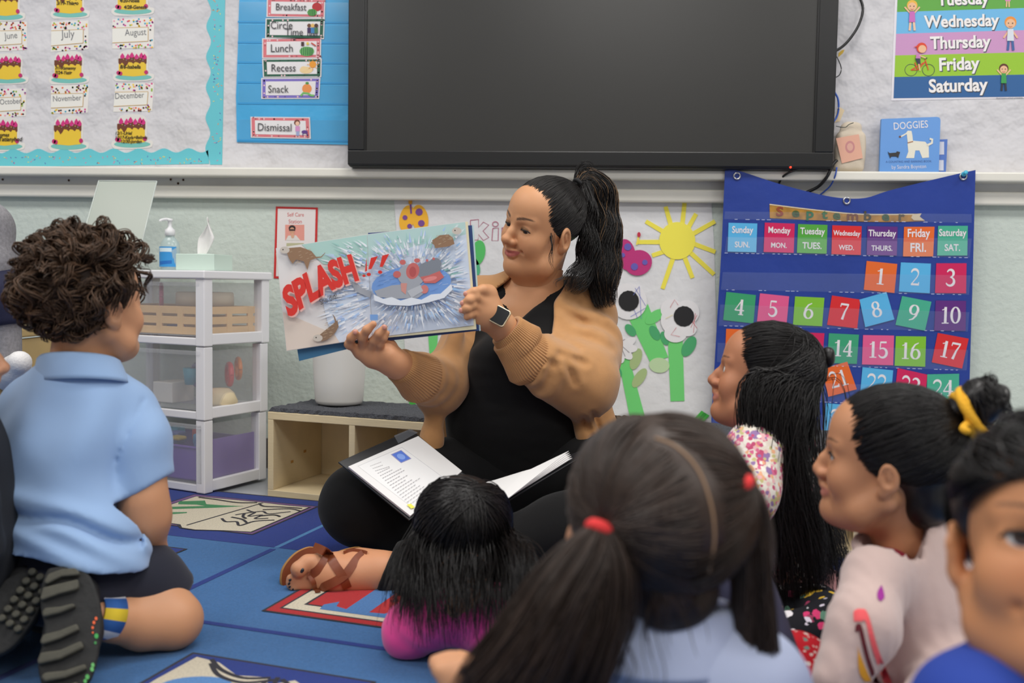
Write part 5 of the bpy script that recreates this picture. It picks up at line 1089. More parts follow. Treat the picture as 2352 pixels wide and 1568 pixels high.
# black top and trousers
lo, hi = vol(P, 985, 600, 1440, 1180, 2.0, 2.5, .02); S = Solid(lo, hi, .006)
R = np.array(frame3(-HR*.42-HF*.9, ZU))
def torso(S, g=0.0):
    S.ell(P(1185, 1065, 2.29), (.185+g, .135+g, .13+g), R, k=.05); S.ell(P(1180, 950, 2.26), (.172+g, .15+g, .13+g), R, k=.06)
    S.ell(P(1190, 840, 2.26), (.160+g, .125+g, .12+g), R, k=.06); S.ell(P(1205, 750, 2.27), (.150+g, .10+g, .095+g), R, k=.05)
    for s in (-1, 1): S.ell(P(1150 if s < 0 else 1235, 845, 2.135 if s < 0 else 2.15), (.072+g, .06+g, .068+g), R, k=.06)
    S.chain([P(1105, 705, 2.30), P(1225, 690, 2.275), P(1350, 708, 2.30)], [.058+g, .06+g, .058+g], k=.05)
torso(S)
# V neck: cut along two slanting planes in front of the throat
lo2, X = S.sub(S.lo, S.lo+S.vox*S.n)
vb, vl, vr = P(1178, 752, 2.14), P(1160, 640, 2.2), P(1312, 627, 2.2)
def side(a, b, c_): n = (Vector(b)-Vector(a)).cross(rayd(1200, 700)); n.normalize(); return n if n.dot(Vector(c_)-Vector(a)) > 0 else -n
ctr = P(1210, 680, 2.2); n1 = side(vb, vl, ctr); n2 = side(vb, vr, ctr)
d1 = -((X[0]-vb.x)*n1.x+(X[1]-vb.y)*n1.y+(X[2]-vb.z)*n1.z); d2 = -((X[0]-vb.x)*n2.x+(X[1]-vb.y)*n2.y+(X[2]-vb.z)*n2.z); S.comb(lo2, np.maximum(d1, d2)+0*X[1], .006, 'sub')
S.disp(lambda X, Y, Z: .0016*vnoise(X, Y, Z*3.0, 26, 5)+.002*np.maximum(0, np.sin((Z*1.0+X*.35)*150))*np.exp(-((Z-.21)/.05)**2))
m_blk = mat((17, 17, 18), .9, bump=(500, .2, .001), sheen=.08, spec=.2, name='black_jersey')
solid_obj('top', S, m_blk, tch, 2)
lo, hi = vol(P, 720, 1040, 1520, 1330, 1.85, 2.5, .02); S = Solid(lo, hi, .007)
hipl, hipr = P(1100, 1105, 2.27), P(1290, 1105, 2.25)
kl, kr = P(832, 1160, 2.10), P(1490, 1150, 2.02)
S.chain([hipr, P(1400, 1110, 2.15), kr], [.12, .108, .088], k=.05); S.chain([kr, P(1300, 1220, 1.98), P(1060, 1290, 1.955), fc(1880, 540, 1.93)], [.085, .075, .064, .058], k=.04)
S.half(fc(1900, 540, 1.93), (-RT*1.0+UP*.38), .004); S.ell(P(1185, 1085, 2.29), (.19, .13, .12), R, k=.05); S.chain([hipl, P(960, 1125, 2.18), kl], [.12, .108, .085], k=.05); S.chain([kl, P(930, 1215, 2.14), P(1050, 1240, 2.12)], [.085, .066, .055], k=.05); S.disp(lambda X, Y, Z: .0022*vnoise(X, Y, Z, 20, 9)); sl, X = S.sub(S.lo, S.lo+S.vox*S.n); S.comb(sl, (X[2]-.0075)+0*X[0]+0*X[1], .004, 'sub')
solid_obj('trousers', S, m_blk, tch, 2)
# tan cardigan
m_tan = mat((188, 138, 88), .9, bump=(900, .35, .0015), sheen=.3, vary=.04, vscale=60, name='tan_knit')
sL, eL, cL = P(1340, 742, 2.29), P(1336, 872, 2.13), P(1172, 782, 2.055)
sR, eR, cR = P(1092, 715, 2.30), P(1012, 880, 2.16), P(935, 850, 2.035)
lo, hi = vol(P, 880, 600, 1470, 1060, 1.95, 2.5, .02); S = Solid(lo, hi, .0055)
torso(S, .012)
S.chain([P(1350, 930, 2.30), P(1372, 1010, 2.27), P(1385, 1060, 2.25)], [.06, .05, .045], k=.04)
# open front: take away everything between the two edges, and the neck
ea = [P(1118, 640, 2.2), P(1010, 790, 2.1), P(1010, 900, 2.1), P(968, 1060, 2.1)]; eb = [P(1262, 640, 2.15), P(1236, 790, 2.1), P(1300, 900, 2.1), P(1352, 1060, 2.1)]
sl, X = S.sub(S.lo, S.lo+S.vox*S.n)
q = [X[i]-CAM[i] for i in range(3)]; dd = q[0]*FW.x+q[1]*FW.y+q[2]*FW.z; uu = W/2+FPX*(q[0]*RT.x+q[1]*RT.y+q[2]*RT.z)/dd; vv = H/2-FPX*(q[0]*UP.x+q[1]*UP.y+q[2]*UP.z)/dd
xa = np.interp(vv, [600, 640, 668, 775, 829, 900, 964, 1010, 1060], [1195, 1168, 1136, 1043, 1022, 1016, 1008, 985, 972]); xb = np.interp(vv, [600, 640, 698, 784, 850, 930, 980, 1060], [1330, 1310, 1271, 1266, 1285, 1318, 1338, 1356])
op = np.maximum(np.maximum(xa-uu, uu-xb)*dd/FPX, (dd-2.30)); S.comb(sl, op, .008, 'sub')
S.chain([P(1050, 765, 2.17), P(1014, 850, 2.14), P(1008, 925, 2.16), P(992, 1005, 2.16), P(978, 1075, 2.15)], [.020, .022, .024, .026, .028], k=.02); S.chain([P(1322, 930, 2.18), P(1352, 1000, 2.16), P(1362, 1040, 2.15)], [.022, .026, .026], k=.015)
S.chain([sL, P(1350, 805, 2.23), eL], [.072, .074, .078], k=.035); S.chain([eL, P(1262, 850, 2.085), P(1195, 800, 2.06)], [.078, .060, .048], k=.035)
S.chain([sR, P(1068, 800, 2.26), eR], [.070, .058, .058], k=.03); S.chain([eR, P(975, 868, 2.09), P(945, 855, 2.05)], [.061, .050, .043], k=.03)
def folds(X, Y, Z):
    f = .0042*vnoise(X, Y, Z, 22, 11)
    for c_, ax_, w_, fr, am in ((P(1235, 850, 2.02), P(1180, 790, 2.02)-P(1330, 900, 2.1), .06, 150, .0075), (P(1375, 760, 2.2), P(1300, 860, 2.15)-P(1385, 690, 2.2), .08, 105, .0075), (P(985, 880, 2.1), P(940, 850, 2.05)-P(1010, 885, 2.13), .05, 170, .006)):
        a_ = ax_.normalized(); r2 = (X-c_.x)**2+(Y-c_.y)**2+(Z-c_.z)**2; f = f+am*np.exp(-r2/w_**2)*np.sin(((X-c_.x)*a_.x+(Y-c_.y)*a_.y+(Z-c_.z)*a_.z)*fr+2*vnoise(X, Y, Z, 14, 2))
    q = [X-CAM.x, Y-CAM.y, Z-CAM.z]; d = q[0]*FW.x+q[1]*FW.y+q[2]*FW.z; u = W/2+FPX*(q[0]*RT.x+q[1]*RT.y+q[2]*RT.z)/d; v = H/2-FPX*(q[0]*UP.x+q[1]*UP.y+q[2]*UP.z)/d
    for x0, y0, x1, y1, w_, am in ((1285, 705, 1345, 745, 9, 0.0039), (1300, 690, 1385, 725, 10, 0.0033), (1272, 775, 1330, 800, 8, 0.0039), (1290, 815, 1345, 835, 8, 0.0050), (1300, 835, 1322, 880, 8, 0.0055), (1215, 812, 1275, 838, 8, 0.0033), (1340, 770, 1405, 800, 10, 0.0033), (1185, 815, 1225, 870, 7, 0.0033), (960, 850, 985, 900, 6, 0.0033), (1340, 960, 1372, 1030, 6, 0.0044), (1362, 950, 1392, 1020, 6, 0.0044), (985, 860, 1010, 905, 6, 0.0033)):
        ex, ey = x1-x0, y1-y0; t = np.clip(((u-x0)*ex+(v-y0)*ey)/(ex*ex+ey*ey), 0, 1); r2 = (u-x0-t*ex)**2+(v-y0-t*ey)**2; f = f+am*np.exp(-r2/w_**2)*(d < 2.33)-am*.5*np.exp(-(np.sqrt(r2)-w_*1.8)**2/w_**2)*(d < 2.33)
    return f
S.disp(folds); sl, X = S.sub(S.lo, S.lo+S.vox*S.n)
S.comb(sl, (X[2]-.205)+0*X[0]+0*X[1], .006, 'sub')
card = solid_obj('cardigan', S, m_tan, tch, 2)
def cuff(a, b, r0, r1, n, nm='cuff', hole=.8):
    """ribbed knit cuff: a fluted tube from a to b, turned in at the open end"""
    a, b = Vector(a), Vector(b); ax = (b-a).normalized(); u = ax.cross(ZU).normalized(); w = ax.cross(u); m_ = n*6; prof = [(0, r0*1.0), (.18, r0*1.1), (.5, (r0+r1)/2*1.06), (.85, r1*1.05), (1.0, r1), (1.0, r1*hole), (.7, r1*hole)]; vs_, fs = [], []
    for t, r in prof:
        for i in range(m_): th = 2*math.pi*i/m_; rr = r*(1+.022*math.cos(n*th)); vs_.append(a+(b-a)*t+u*rr*math.cos(th)+w*rr*math.sin(th))
    for j in range(len(prof)-1):
        for i in range(m_): k = (i+1) % m_; fs.append((j*m_+i, j*m_+k, (j+1)*m_+k, (j+1)*m_+i))
    return mesh_np(nm, vs_, fs, m_tan, card, True)
cuff(P(1232, 838, 2.075), P(1168, 772, 2.045), .060, .043, 62); cuff(P(1205, 800, 2.06), P(1163, 757, 2.04), .050, .040, 58)
cuff(P(975, 874, 2.085), P(918, 838, 2.012), .052, .037, 56)
# smart watch
wt = empty('watch', wl); wt.parent = tch; wt.matrix_parent_inverse = tch.matrix_basis.inverted()
wc = hc(1922, 392, 1.965); wn = (CAM-wc).normalized()*.9+UP*.30-RT*.1; wn.normalize(); ax = (hc(2035, 385, 1.985)-hc(1905, 308, 1.985)).normalized(); ax = (ax-wn*ax.dot(wn)).normalized(); ay = wn.cross(ax)
def rsq(hw, hh, r, n=6): return [(sx*(hw-r)+r*math.cos(math.radians(a0+90*i/n)), sy*(hh-r)+r*math.sin(math.radians(a0+90*i/n))) for sx, sy, a0 in ((1, 1, 0), (-1, 1, 90), (-1, -1, 180), (1, -1, 270)) for i in range(n+1)]
prism('case', [wc+ax*x+ay*y for x, y in rsq(.0185, .0195, .006)], -wn*.009, mat((206, 190, 160), .3, metal=.6, name='watch_case'), wt, .001)
prism('display', [wc+ax*x+ay*y+wn*.0012 for x, y in rsq(.0165, .0178, .0055)], -wn*.002, mat((14, 15, 17), .15, name='watch_glass'), wt, .0006)
axw = (P(1185, 790, 2.06)-wl).normalized(); o_ = wl+(axw*.004); u_ = axw.cross(ZU).normalized(); w_ = axw.cross(u_); vs_, fs = [], []; n = 40
for dz, rr in ((-.009, .0292), (.009, .0300), (.009, .0278), (-.009, .027)):
    for i in range(n): th = 2*math.pi*i/n; vs_.append(o_+axw*dz+u_*rr*math.cos(th)+w_*rr*math.sin(th))
for j in range(4):
    for i in range(n): k = (i+1) % n; jj = (j+1) % 4; fs.append((j*n+i, j*n+k, jj*n+k, jj*n+i))
mesh_np('strap', vs_, fs, mat((176, 164, 184), .5, name='lilac_silicone'), wt, True)
# sandal
sd = empty('sandal', fc(900, 800, 1.92)); sd.parent = tch; sd.matrix_parent_inverse = tch.matrix_basis.inverted()
m_lea = mat((128, 62, 30), .42, bump=(200, .15, .001), name='brown_leather', vary=.1, vscale=30)
sole_out = [(500, 640), (520, 520), (590, 400), (700, 290), (820, 225), (930, 205), (1100, 270), (1250, 275), (1400, 230), (1560, 205), (1650, 260), (1560, 330), (1350, 420), (1200, 560), (1100, 720), (1000, 830), (850, 850), (680, 850), (560, 790), (510, 720)]
SLP = Plane(fc(700, 640, 1.925), (rayd(700, 1330)*-1+HR*.35).normalized())
pts = smooth_path([SLP.hit(560+x/5.88, 1220+y/5.88) for x, y in sole_out+sole_out[:1]], 3)[:-1]
prism('sole', [Vector(p) for p in pts], -SLP.n*.012, mat((176, 128, 66), .7, name='cork_sole'), sd, .002); prism('insole', [Vector(p)*.97+Vector(SLP.hit(700, 1325))*.03+SLP.n*.002 for p in pts], -SLP.n*.002, m_lea, sd, 0)
def strap(pts, w=.0088, nm='strap'):
    g2 = smooth_path([(x, y, d) for x, y, d in pts], 8); g = np.array([tuple(foot_at(x, y, d)) for x, y, d in g2]); g[1:-1] = (g[:-2]+2*g[1:-1]+g[2:])/4; g[1:-1] = (g[:-2]+2*g[1:-1]+g[2:])/4; t = np.gradient(g, axis=0); t /= np.linalg.norm(t, axis=1, keepdims=True); nv = np.array([tuple((CAM-Vector(p)).normalized()) for p in g]); sd_ = np.cross(t, nv); sd_ /= np.linalg.norm(sd_, axis=1, keepdims=True); vs_, fs = [], []
    for i, p in enumerate(g):
        for k in ((-1, .0), (1, .0), (1, -.0022), (-1, -.0022)): vs_.append(p+sd_[i]*w*k[0]+nv[i]*(.0030+k[1]*1.6))
    for i in range(len(g)-1):
        for k in range(4): fs.append((i*4+k, i*4+(k+1) % 4, (i+1)*4+(k+1) % 4, (i+1)*4+k))
    return mesh_np(nm, vs_, fs, m_lea, sd)
F = lambda x, y, d: (x, y, d)
strap([F(940, 205, 1.905), F(1040, 245, 1.885), F(1140, 310, 1.874), F(1240, 470, 1.872), F(1330, 600, 1.876), F(1400, 770, 1.905)])
strap([F(1160, 265, 1.885), F(1100, 380, 1.872), F(1020, 500, 1.868), F(920, 575, 1.872), F(860, 570, 1.88)])
strap([F(1620, 300, 1.92), F(1540, 360, 1.895), F(1450, 480, 1.884), F(1370, 580, 1.877), F(1260, 660, 1.87), F(1100, 740, 1.866), F(1010, 790, 1.878)])
strap([F(900, 590, 1.872), F(950, 680, 1.864), F(980, 780, 1.866), F(1000, 860, 1.885)], .0062)
strap([F(1350, 300, 1.925), F(1470, 265, 1.925), F(1600, 280, 1.925), F(1660, 300, 1.93)], .005)
prism('buckle', [fc(950, 790, 1.858), fc(1030, 785, 1.858), fc(1040, 825, 1.862), fc(965, 835, 1.862)], -rayd(730, 1360)*.002, m_lea, sd, .0005)
# hair: sleek cap swept to a high pony tail
m_h = hair_mat((22, 18, 17), .36, .45, .45)
S = Solid((-.10, -.13, -.10), (.10, .10, .13), .003); S.ell((0, -.015, .031), (.0775, .0965, .083), k=.005); S.half((0, .084, .060), (0, .90, -.43), .01); S.half((0, -.02, -.040), (0, .35, -1), .01)
for s in (-1, 1): S.ell((s*.085, -.012, -.02), (.03, .022, .036), k=.006, op='sub')
solid_obj('hair_cap', S, m_h, tch, 2, xf=hx)
HL = smooth_path([(0, .086, .058), (.026, .083, .056), (.048, .071, .046), (.062, .056, .026), (.070, .046, .0), (.073, .036, -.022), (.076, .012, -.030), (.075, -.034, -.022), (.058, -.075, -.055), (0, -.097, -.062)], 6)
paths = []; tie = np.array((0, -.80, .66))
for i in range(1700):
    t = random.uniform(-1, 1); a_ = abs(t)
    if i % 3 == 0: u = (random.uniform(-.9, .9), random.uniform(-.3, .66), random.uniform(.25, .95))
    else:
        q = HL[int(a_*(len(HL)-1))]; u = np.array((q[0]*(1 if t > 0 else -1), q[1], q[2]))-np.array((0, -.014, .03))+np.random.normal(size=3)*.0022
    paths.append(swept(hx, u, tie+np.random.normal(size=3)*.05, 14, .0035, .009, .0012, .002))
strands_obj('hair', paths, .0010, m_h, tch)
tw = on_skull(np.array([tie]), hx, .012)[0]; T_ = Vector(tw)
rr = [T_+(hx.to_3x3() @ Vector((.017*math.cos(i*.5236), -.008+.013*math.sin(i*.5236), .017*math.sin(i*.5236)))) for i in range(13)]; tube('hair_tie', rr, .005, mat((20, 19, 22), .8), tch, 6)
dT = depth(T_); g0 = [T_, P(1352, 404, dT+.01), P(1380, 440, dT+.02), P(1392, 520, dT+.02), P(1388, 600, dT+.01), P(1385, 660, dT-.0), P(1392, 705, dT-.01)]
pt = bundle(g0, 1500, [.010, .022, .034, .036, .042, .038, .022], 26, .003, .09, .35, ends=.3)
pt += bundle([T_, P(1345, 430, dT-.01), P(1352, 520, dT-.02), P(1348, 600, dT-.02), P(1320, 650, dT-.04), P(1310, 668, dT-.05)], 420, [.008, .016, .024, .03, .03, .014], 24, .0035, .08, .4, ends=.3)
pt += bundle([T_, P(1330, 395, dT), P(1345, 380, dT), P(1362, 392, dT)], 30, [.008, .010, .012, .014], 12, .002, .05)
strands_obj('pony_tail', pt, .0008, m_h, tch)
strands_obj('highlights', bundle(g0, 70, [.010, .024, .037, .038, .044, .04, .024], 26, .003, .09, .35, ends=.3), .0009, hair_mat((112, 86, 60), .4, .4, .4), tch)
wsp = bundle([P(1268, 535, 2.125), P(1270, 565, 2.118), P(1266, 595, 2.115), P(1274, 622, 2.118)], 9, [.006, .005, .005, .007], 14, .002, .05, ends=.6)
wsp += bundle([P(1310, 620, 2.16), P(1292, 640, 2.14), P(1278, 655, 2.12), P(1285, 672, 2.11)], 5, [.004, .008, .01, .01], 14, .003, .05, ends=.4)
strands_obj('loose_locks', wsp, .0008, m_h, tch)
# ---------------------------------------------------------------- the open picture book she holds up
bk = empty('open_picture_book', P(860, 790, 1.99), 'large open picture book with a splash picture held up by the woman', 'book')
LA, LB_, LC, LD = P(633.6, 569.8, 1.945), P(843, 538, 1.975), P(855, 776, 1.975), P(658, 806, 1.945)
RA, RB, RC, RD_ = LB_, P(1069, 508.5, 1.958), P(1089, 747, 1.958), LC
def plane3(a, b, c):
    n = (b-a).cross(c-a).normalized(); n = n if n.dot(CAM-a) > 0 else -n; return Plane(a, n)
PL, PR = plane3(LA, LB_, LD), plane3(RA, RB, RD_)
m_pg = mat((232, 228, 226), .35, name='glossy_page'); 
def page(name, q, pl, th, m, par=bk, grow=0): return prism(name, q, -pl.n*th, m, par)
page('left_page', [LA, LB_, LC, LD], PL, .0008, m_pg); page('right_page', [RA, RB, RC, RD_], PR, .0008, m_pg)
page('page_block', [RA-PR.n*.001, RB-PR.n*.001+RT*.004, RC-PR.n*.001+RT*.004-UP*.008, RD_-PR.n*.001-UP*.002], PR, .007, mat((236, 228, 190), .7, name='cream_page_edges', bump=(900, .3, .001)))
page('page_block', [LA-PL.n*.001-UP*.01, LB_-PL.n*.001, LC-PL.n*.001, LD-PL.n*.001+UP*.01], PL, .004, mat((236, 228, 190), .7))
page('back_cover', [RA-PR.n*.009+UP*.004, P(1084, 517, 1.97), P(1101, 759, 1.97), P(860, 786, 1.985)], PR, .003, mat((48, 74, 130), .4, name='blue_cover_board')); page('cover_edge', [P(1084, 516, 1.9695), P(1087.5, 517, 1.9695), P(1104, 759, 1.9695), P(1101, 760, 1.9695)], PR, .003, mat((190, 216, 220), .4))
page('front_cover', [P(648, 590, 1.962), LB_-PL.n*.012, P(860, 786, 1.99), P(687, 829, 1.962)], PL, .003, mat((62, 120, 160), .4, name='teal_cover_board'))
rs = random.Random(4)
a = Art(PL, .0004, step=.00002); b = Art(PR, .0004, step=.00002)
def inq(p, q):  # inside a pixel quad
    s = None
    for i in range(4):
        x0, y0 = q[i]; x1, y1 = q[(i+1) % 4]; c = (x1-x0)*(p[1]-y0)-(y1-y0)*(p[0]-x0)
        if s is None: s = c > 0
        elif (c > 0) != s: return False
    return True
QL = [(634.5, 570.5), (842.5, 538.8), (854.5, 775), (658.5, 805)]; QR = [(843.5, 538.8), (1068, 509.5), (1087.5, 746.5), (855.5, 775)]
mixc = lambda c0, c1, t: tuple(int(c0[i]+(c1[i]-c0[i])*t) for i in range(3))
def quant(c): return tuple(min(255, int(round(v/10)*10)) for v in c)
a.poly([quadpt(QL, 0, .62), quadpt(QL, .35, .8), quadpt(QL, .75, 1), quadpt(QL, 0, 1)], (228, 212, 198)); a.poly([quadpt(QL, .28, .0), quadpt(QL, 1, 0), quadpt(QL, 1, .3), quadpt(QL, .5, .22)], (176, 212, 204)); a.poly([quadpt(QL, .45, .5), quadpt(QL, 1, .35), quadpt(QL, 1, 1), quadpt(QL, .62, 1), quadpt(QL, .5, .8)], (216, 226, 240))
b.poly([quadpt(QR, 0, 0), quadpt(QR, 1, 0), quadpt(QR, 1, .12), quadpt(QR, 0, .22)], (186, 216, 212)); b.poly([quadpt(QR, 0, .22), quadpt(QR, 1, .12), quadpt(QR, 1, 1), quadpt(QR, 0, 1)], (214, 225, 240))
# water thrown out in all directions
for k in range(1500):
    th = rs.uniform(0, 6.283); r0 = rs.uniform(50, 190); L = rs.uniform(8, 34); w = rs.uniform(.8, 3.2); cx, cy = 955, 648
    x0, y0 = cx+1.25*r0*math.cos(th), cy+.78*r0*math.sin(th); x1, y1 = cx+1.25*(r0+L)*math.cos(th), cy+.78*(r0+L)*math.sin(th)
    f = rs.random(); col = (236, 240, 246) if f < .58 else quant(mixc((200, 218, 242), (160, 194, 236), rs.random())) if (f < .84 or y0 > 640) else (160, 206, 198)
    nx, ny = -(y1-y0), x1-x0; l = math.hypot(nx, ny); nx, ny = nx/l*w, ny/l*w; tri = [(x0+nx, y0+ny), (x0-nx, y0-ny), (x1, y1)]
    if all(inq(p, QR) for p in tri): b.poly(tri, col)
    elif all(inq(p, QL) for p in tri) and x0 > 742+max(0, (690-y0))*.18: a.poly(tri, col)
# a grey animal on its back in the pool, generic
b.ell(945, 652, 92, 42, (118, 160, 222), rot=-6); gy, gd, pk_ = (168, 172, 180), (132, 138, 148), (206, 108, 104)
for k in range(60):
    x, y = 945+rs.uniform(-88, 88), 640+rs.uniform(-28, 30)
    if ((x-945)/92)**2+((y-652)/42)**2 < .85: b.line([(x, y), (x+rs.uniform(6, 16), y-rs.uniform(2, 6))], 1, quant(mixc((96, 142, 210), (190, 212, 240), rs.random())))
b.poly([(860, 668), (900, 655), (960, 650), (985, 665), (960, 684), (910, 686), (868, 682)], gy); a.poly([(806, 645), (815, 668), (850, 684), (854, 670), (832, 662), (820, 650)], gy)
b.ell(945, 632, 32, 26, gy); b.ell(985, 620, 28, 20, gd, rot=-15); b.ell(1000, 605, 14, 13, gd); b.ell(948, 622, 15, 19, pk_, rot=15); b.ell(948, 624, 8, 12, (186, 84, 84)); b.ell(912, 630, 9, 8, pk_); b.ell(925, 602, 7, 6, pk_); b.ell(958, 598, 7, 5, pk_)
b.poly([(965, 636), (985, 632), (1010, 622), (1020, 636), (1000, 650), (975, 650)], pk_); b.ell(988, 640, 16, 5, (232, 140, 136), rot=-12); b.ell(981, 598, 3, 3, pk_); b.ell(996, 594, 3, 3, pk_); b.poly([(920, 650), (935, 650), (932, 676), (922, 668)], (214, 150, 140)); b.ell(975, 664, 9, 10, (214, 130, 124)); b.poly([(935, 668), (965, 655), (972, 668), (945, 684)], (190, 194, 200))
b.poly([(858, 676), (880, 686), (900, 682), (920, 690), (945, 683), (968, 688), (990, 676), (1012, 674), (1036, 652), (1040, 664), (1020, 684), (985, 694), (940, 702), (890, 700), (860, 690)], (234, 240, 248))
# three brown otters
def otter(A, pts, head, tail, col=(150, 116, 88)):
    A.poly(pts, col); A.ell(*head, 11, 8, (206, 196, 184)); A.line(tail, 4, col, None, 1); A.ell(head[0]-4, head[1]-1, 1.6, 1.6, (50, 40, 36))
    for i in range(14):
        x0 = min(p[0] for p in pts); x1 = max(p[0] for p in pts); y0 = min(p[1] for p in pts); y1 = max(p[1] for p in pts); x, y = rs.uniform(x0+6, x1-10), rs.uniform(y0+4, y1-8); A.line([(x, y), (x+6, y-2)], .9, (196, 168, 138))
otter(a, [(655, 570), (690, 567), (715, 576), (728, 592), (712, 598), (706, 620), (698, 600), (680, 596), (672, 606), (664, 594)], (654, 574), [(720, 592), (738, 590), (747, 580)])
otter(b, [(992, 552), (1010, 540), (1030, 538), (1040, 545), (1044, 560), (1030, 566), (1000, 570), (996, 560)], (1049, 530), [(1000, 562), (990, 556)])
otter(a, [(735, 768), (760, 748), (775, 735), (778, 750), (770, 764), (752, 780), (738, 784)], (730, 776), [(772, 742), (768, 728), (764, 722)], (140, 112, 88))
rd_ = (222, 48, 38)
a.lay += 300
a.text('SPLASH', (666, 730), (838, 640), (234, 180, 170), 1.5, .06, .30, bend=-13); a.text('SPLASH', (663, 727), (835, 637), rd_, 1.5, .055, .30, bend=-13)
a.text('She did!', (737, 700), (776, 684), (70, 66, 66), 1.45); a.ell(836, 633, 4, 3, rd_)
a.poly([(838, 624), (841, 598), (842, 592), (843, 622)], rd_) 
b.lay += 300; [(b.poly([(846+o, 618-o*.2), (852+o, 592-o*.2), (868+o, 588-o*.2), (853+o, 618-o*.2)], rd_), b.ell(847+o, 630-o*.2, 5, 4, rd_)) for o in (0, 26)]
b.rect(850, 722, 868, 735, (120, 166, 226))
a.build('left_page_print', bk); b.build('right_page_print', bk)
# ---------------------------------------------------------------- binder on her lap
bd = empty('ring_binder', P(1090, 1150, 2.06), 'black ring binder with printed pages lying open on the lap', 'binder')
A_, B_, C_, D_ = P(800, 1071, 1.98), P(960, 1001, 2.09), P(1061, 1081, 2.05), P(942, 1184, 1.94)
PB = plane3(A_, B_, D_); m_bind = mat((26, 27, 30), .45, name='black_vinyl', bump=(300, .1, .001))
cov = [PB.hit(778, 1056), PB.hit(940, 984), PB.hit(957, 990), PB.hit(1068, 1084), PB.hit(942, 1190)]
prism('left_cover', [p-PB.n*.007 for p in cov], -PB.n*.004, m_bind, bd, .001); prism('clear_flap', [PB.hit(905, 1000, -.0065), PB.hit(942, 985, -.0065), PB.hit(960, 993, -.0065), PB.hit(915, 1018, -.0065)], -PB.n*.0005, film((120, 124, 130), .5, .15), bd)
prism('left_sheets', [PB.hit(*p) for p in ((800, 1071), (960.6, 1001), (1061, 1081), (942.5, 1184))], -PB.n*.006, mat((234, 233, 232), .6, name='white_paper'), bd)
E_, F_, G_, H_ = P(1131, 1105, 2.04), P(1306, 1035, 2.03), P(1313, 1052, 2.015), P(1173, 1138, 1.95)
sp0, sp1 = P(1078, 1092, 2.06), P(1062, 1205, 1.94)
PQ = plane3(P(1100, 1103, 2.04), F_, H_)
prism('spine', [P(1064, 1086, 2.06), P(1100, 1112, 2.05), P(1080, 1222, 1.94), P(1040, 1200, 1.93)], -ZU*.004, m_bind, bd)
prism('right_cover', [PQ.hit(1100, 1120, -.012), PQ.hit(1345, 1030, -.012), PQ.hit(1356, 1036, -.012), PQ.hit(1172, 1146, -.012), PQ.hit(1100, 1200, -.012)], -PQ.n*.004, m_bind, bd, .001)
for k in range(5): prism('right_sheets', [PQ.hit(1095+2*k, 1112, -.002*k), PQ.hit(1200, 1086-1*k, .003-.002*k), PQ.hit(1306+2*k, 1035+4*k, .002-.002*k), PQ.hit(1173+1.5*k, 1139-1*k, -.002*k), PQ.hit(1100, 1190, -.002*k)], -PQ.n*.0016, mat((232-2*k, 231-2*k, 230-2*k), .6), bd)
for t_ in (.25, .5, .75):
    c = sp0.lerp(sp1, t_); tube('ring', [c+HR*.016*math.cos(i*.35)+ZU*(.004+.016*math.sin(i*.35)) for i in range(10)], .0014, mat((200, 200, 204), .25, metal=1), bd, 6)
a = Art(PB, .0004, step=.00002); bc = lambda x, y: (620+x/2.496, 940+y/2.496); ink = (150, 148, 152)
a.poly([bc(*p) for p in ((505, 325), (760, 215), (1010, 395), (815, 560))], (236, 236, 236)); a.line([bc(*p) for p in ((505, 325), (757, 217))], .8, (190, 190, 194)); a.line([bc(*p) for p in ((757, 217), (1000, 395))], .8, (190, 190, 194))
a.poly([bc(*p) for p in ((692, 258), (752, 232), (812, 282), (752, 308))], (150, 148, 190)); a.poly([bc(*p) for p in ((700, 258), (752, 236), (804, 281), (752, 303))], (80, 118, 214)); a.ell(*bc(752, 270), 10, 6, (130, 164, 236), rot=20)
for i in range(17):   # lines of print running along the page
    f = i/16; p0 = (560+f*255, 330+f*215); L = 150+60*((i*7) % 3)/2; u = (.66, .52) if False else (.80, .60); q0 = (575+f*235, 322+f*205-((i*5) % 4)*4); q1 = (q0[0]+.86*L*.9*.75, q0[1]-.42*L*.75*.1)
    s0 = lerp2((575, 325), (800, 545), f); s1 = lerp2((680, 285), (960, 430), f) if i > 2 else lerp2((660, 292), (720, 330), f*6)
    k = rs.uniform(.55, 1); e = lerp2(s0, s1, k); n = max(3, int(10*k))
    for j in range(n):
        u0, u1 = j/n, (j+.75)/n; a.line([bc(*lerp2(s0, e, u0)), bc(*lerp2(s0, e, u1))], 1.0, ink)
a.poly([bc(*p) for p in ((785, 545), (808, 540), (832, 560), (810, 568))], (240, 232, 80)); a.build('page_print', bd)
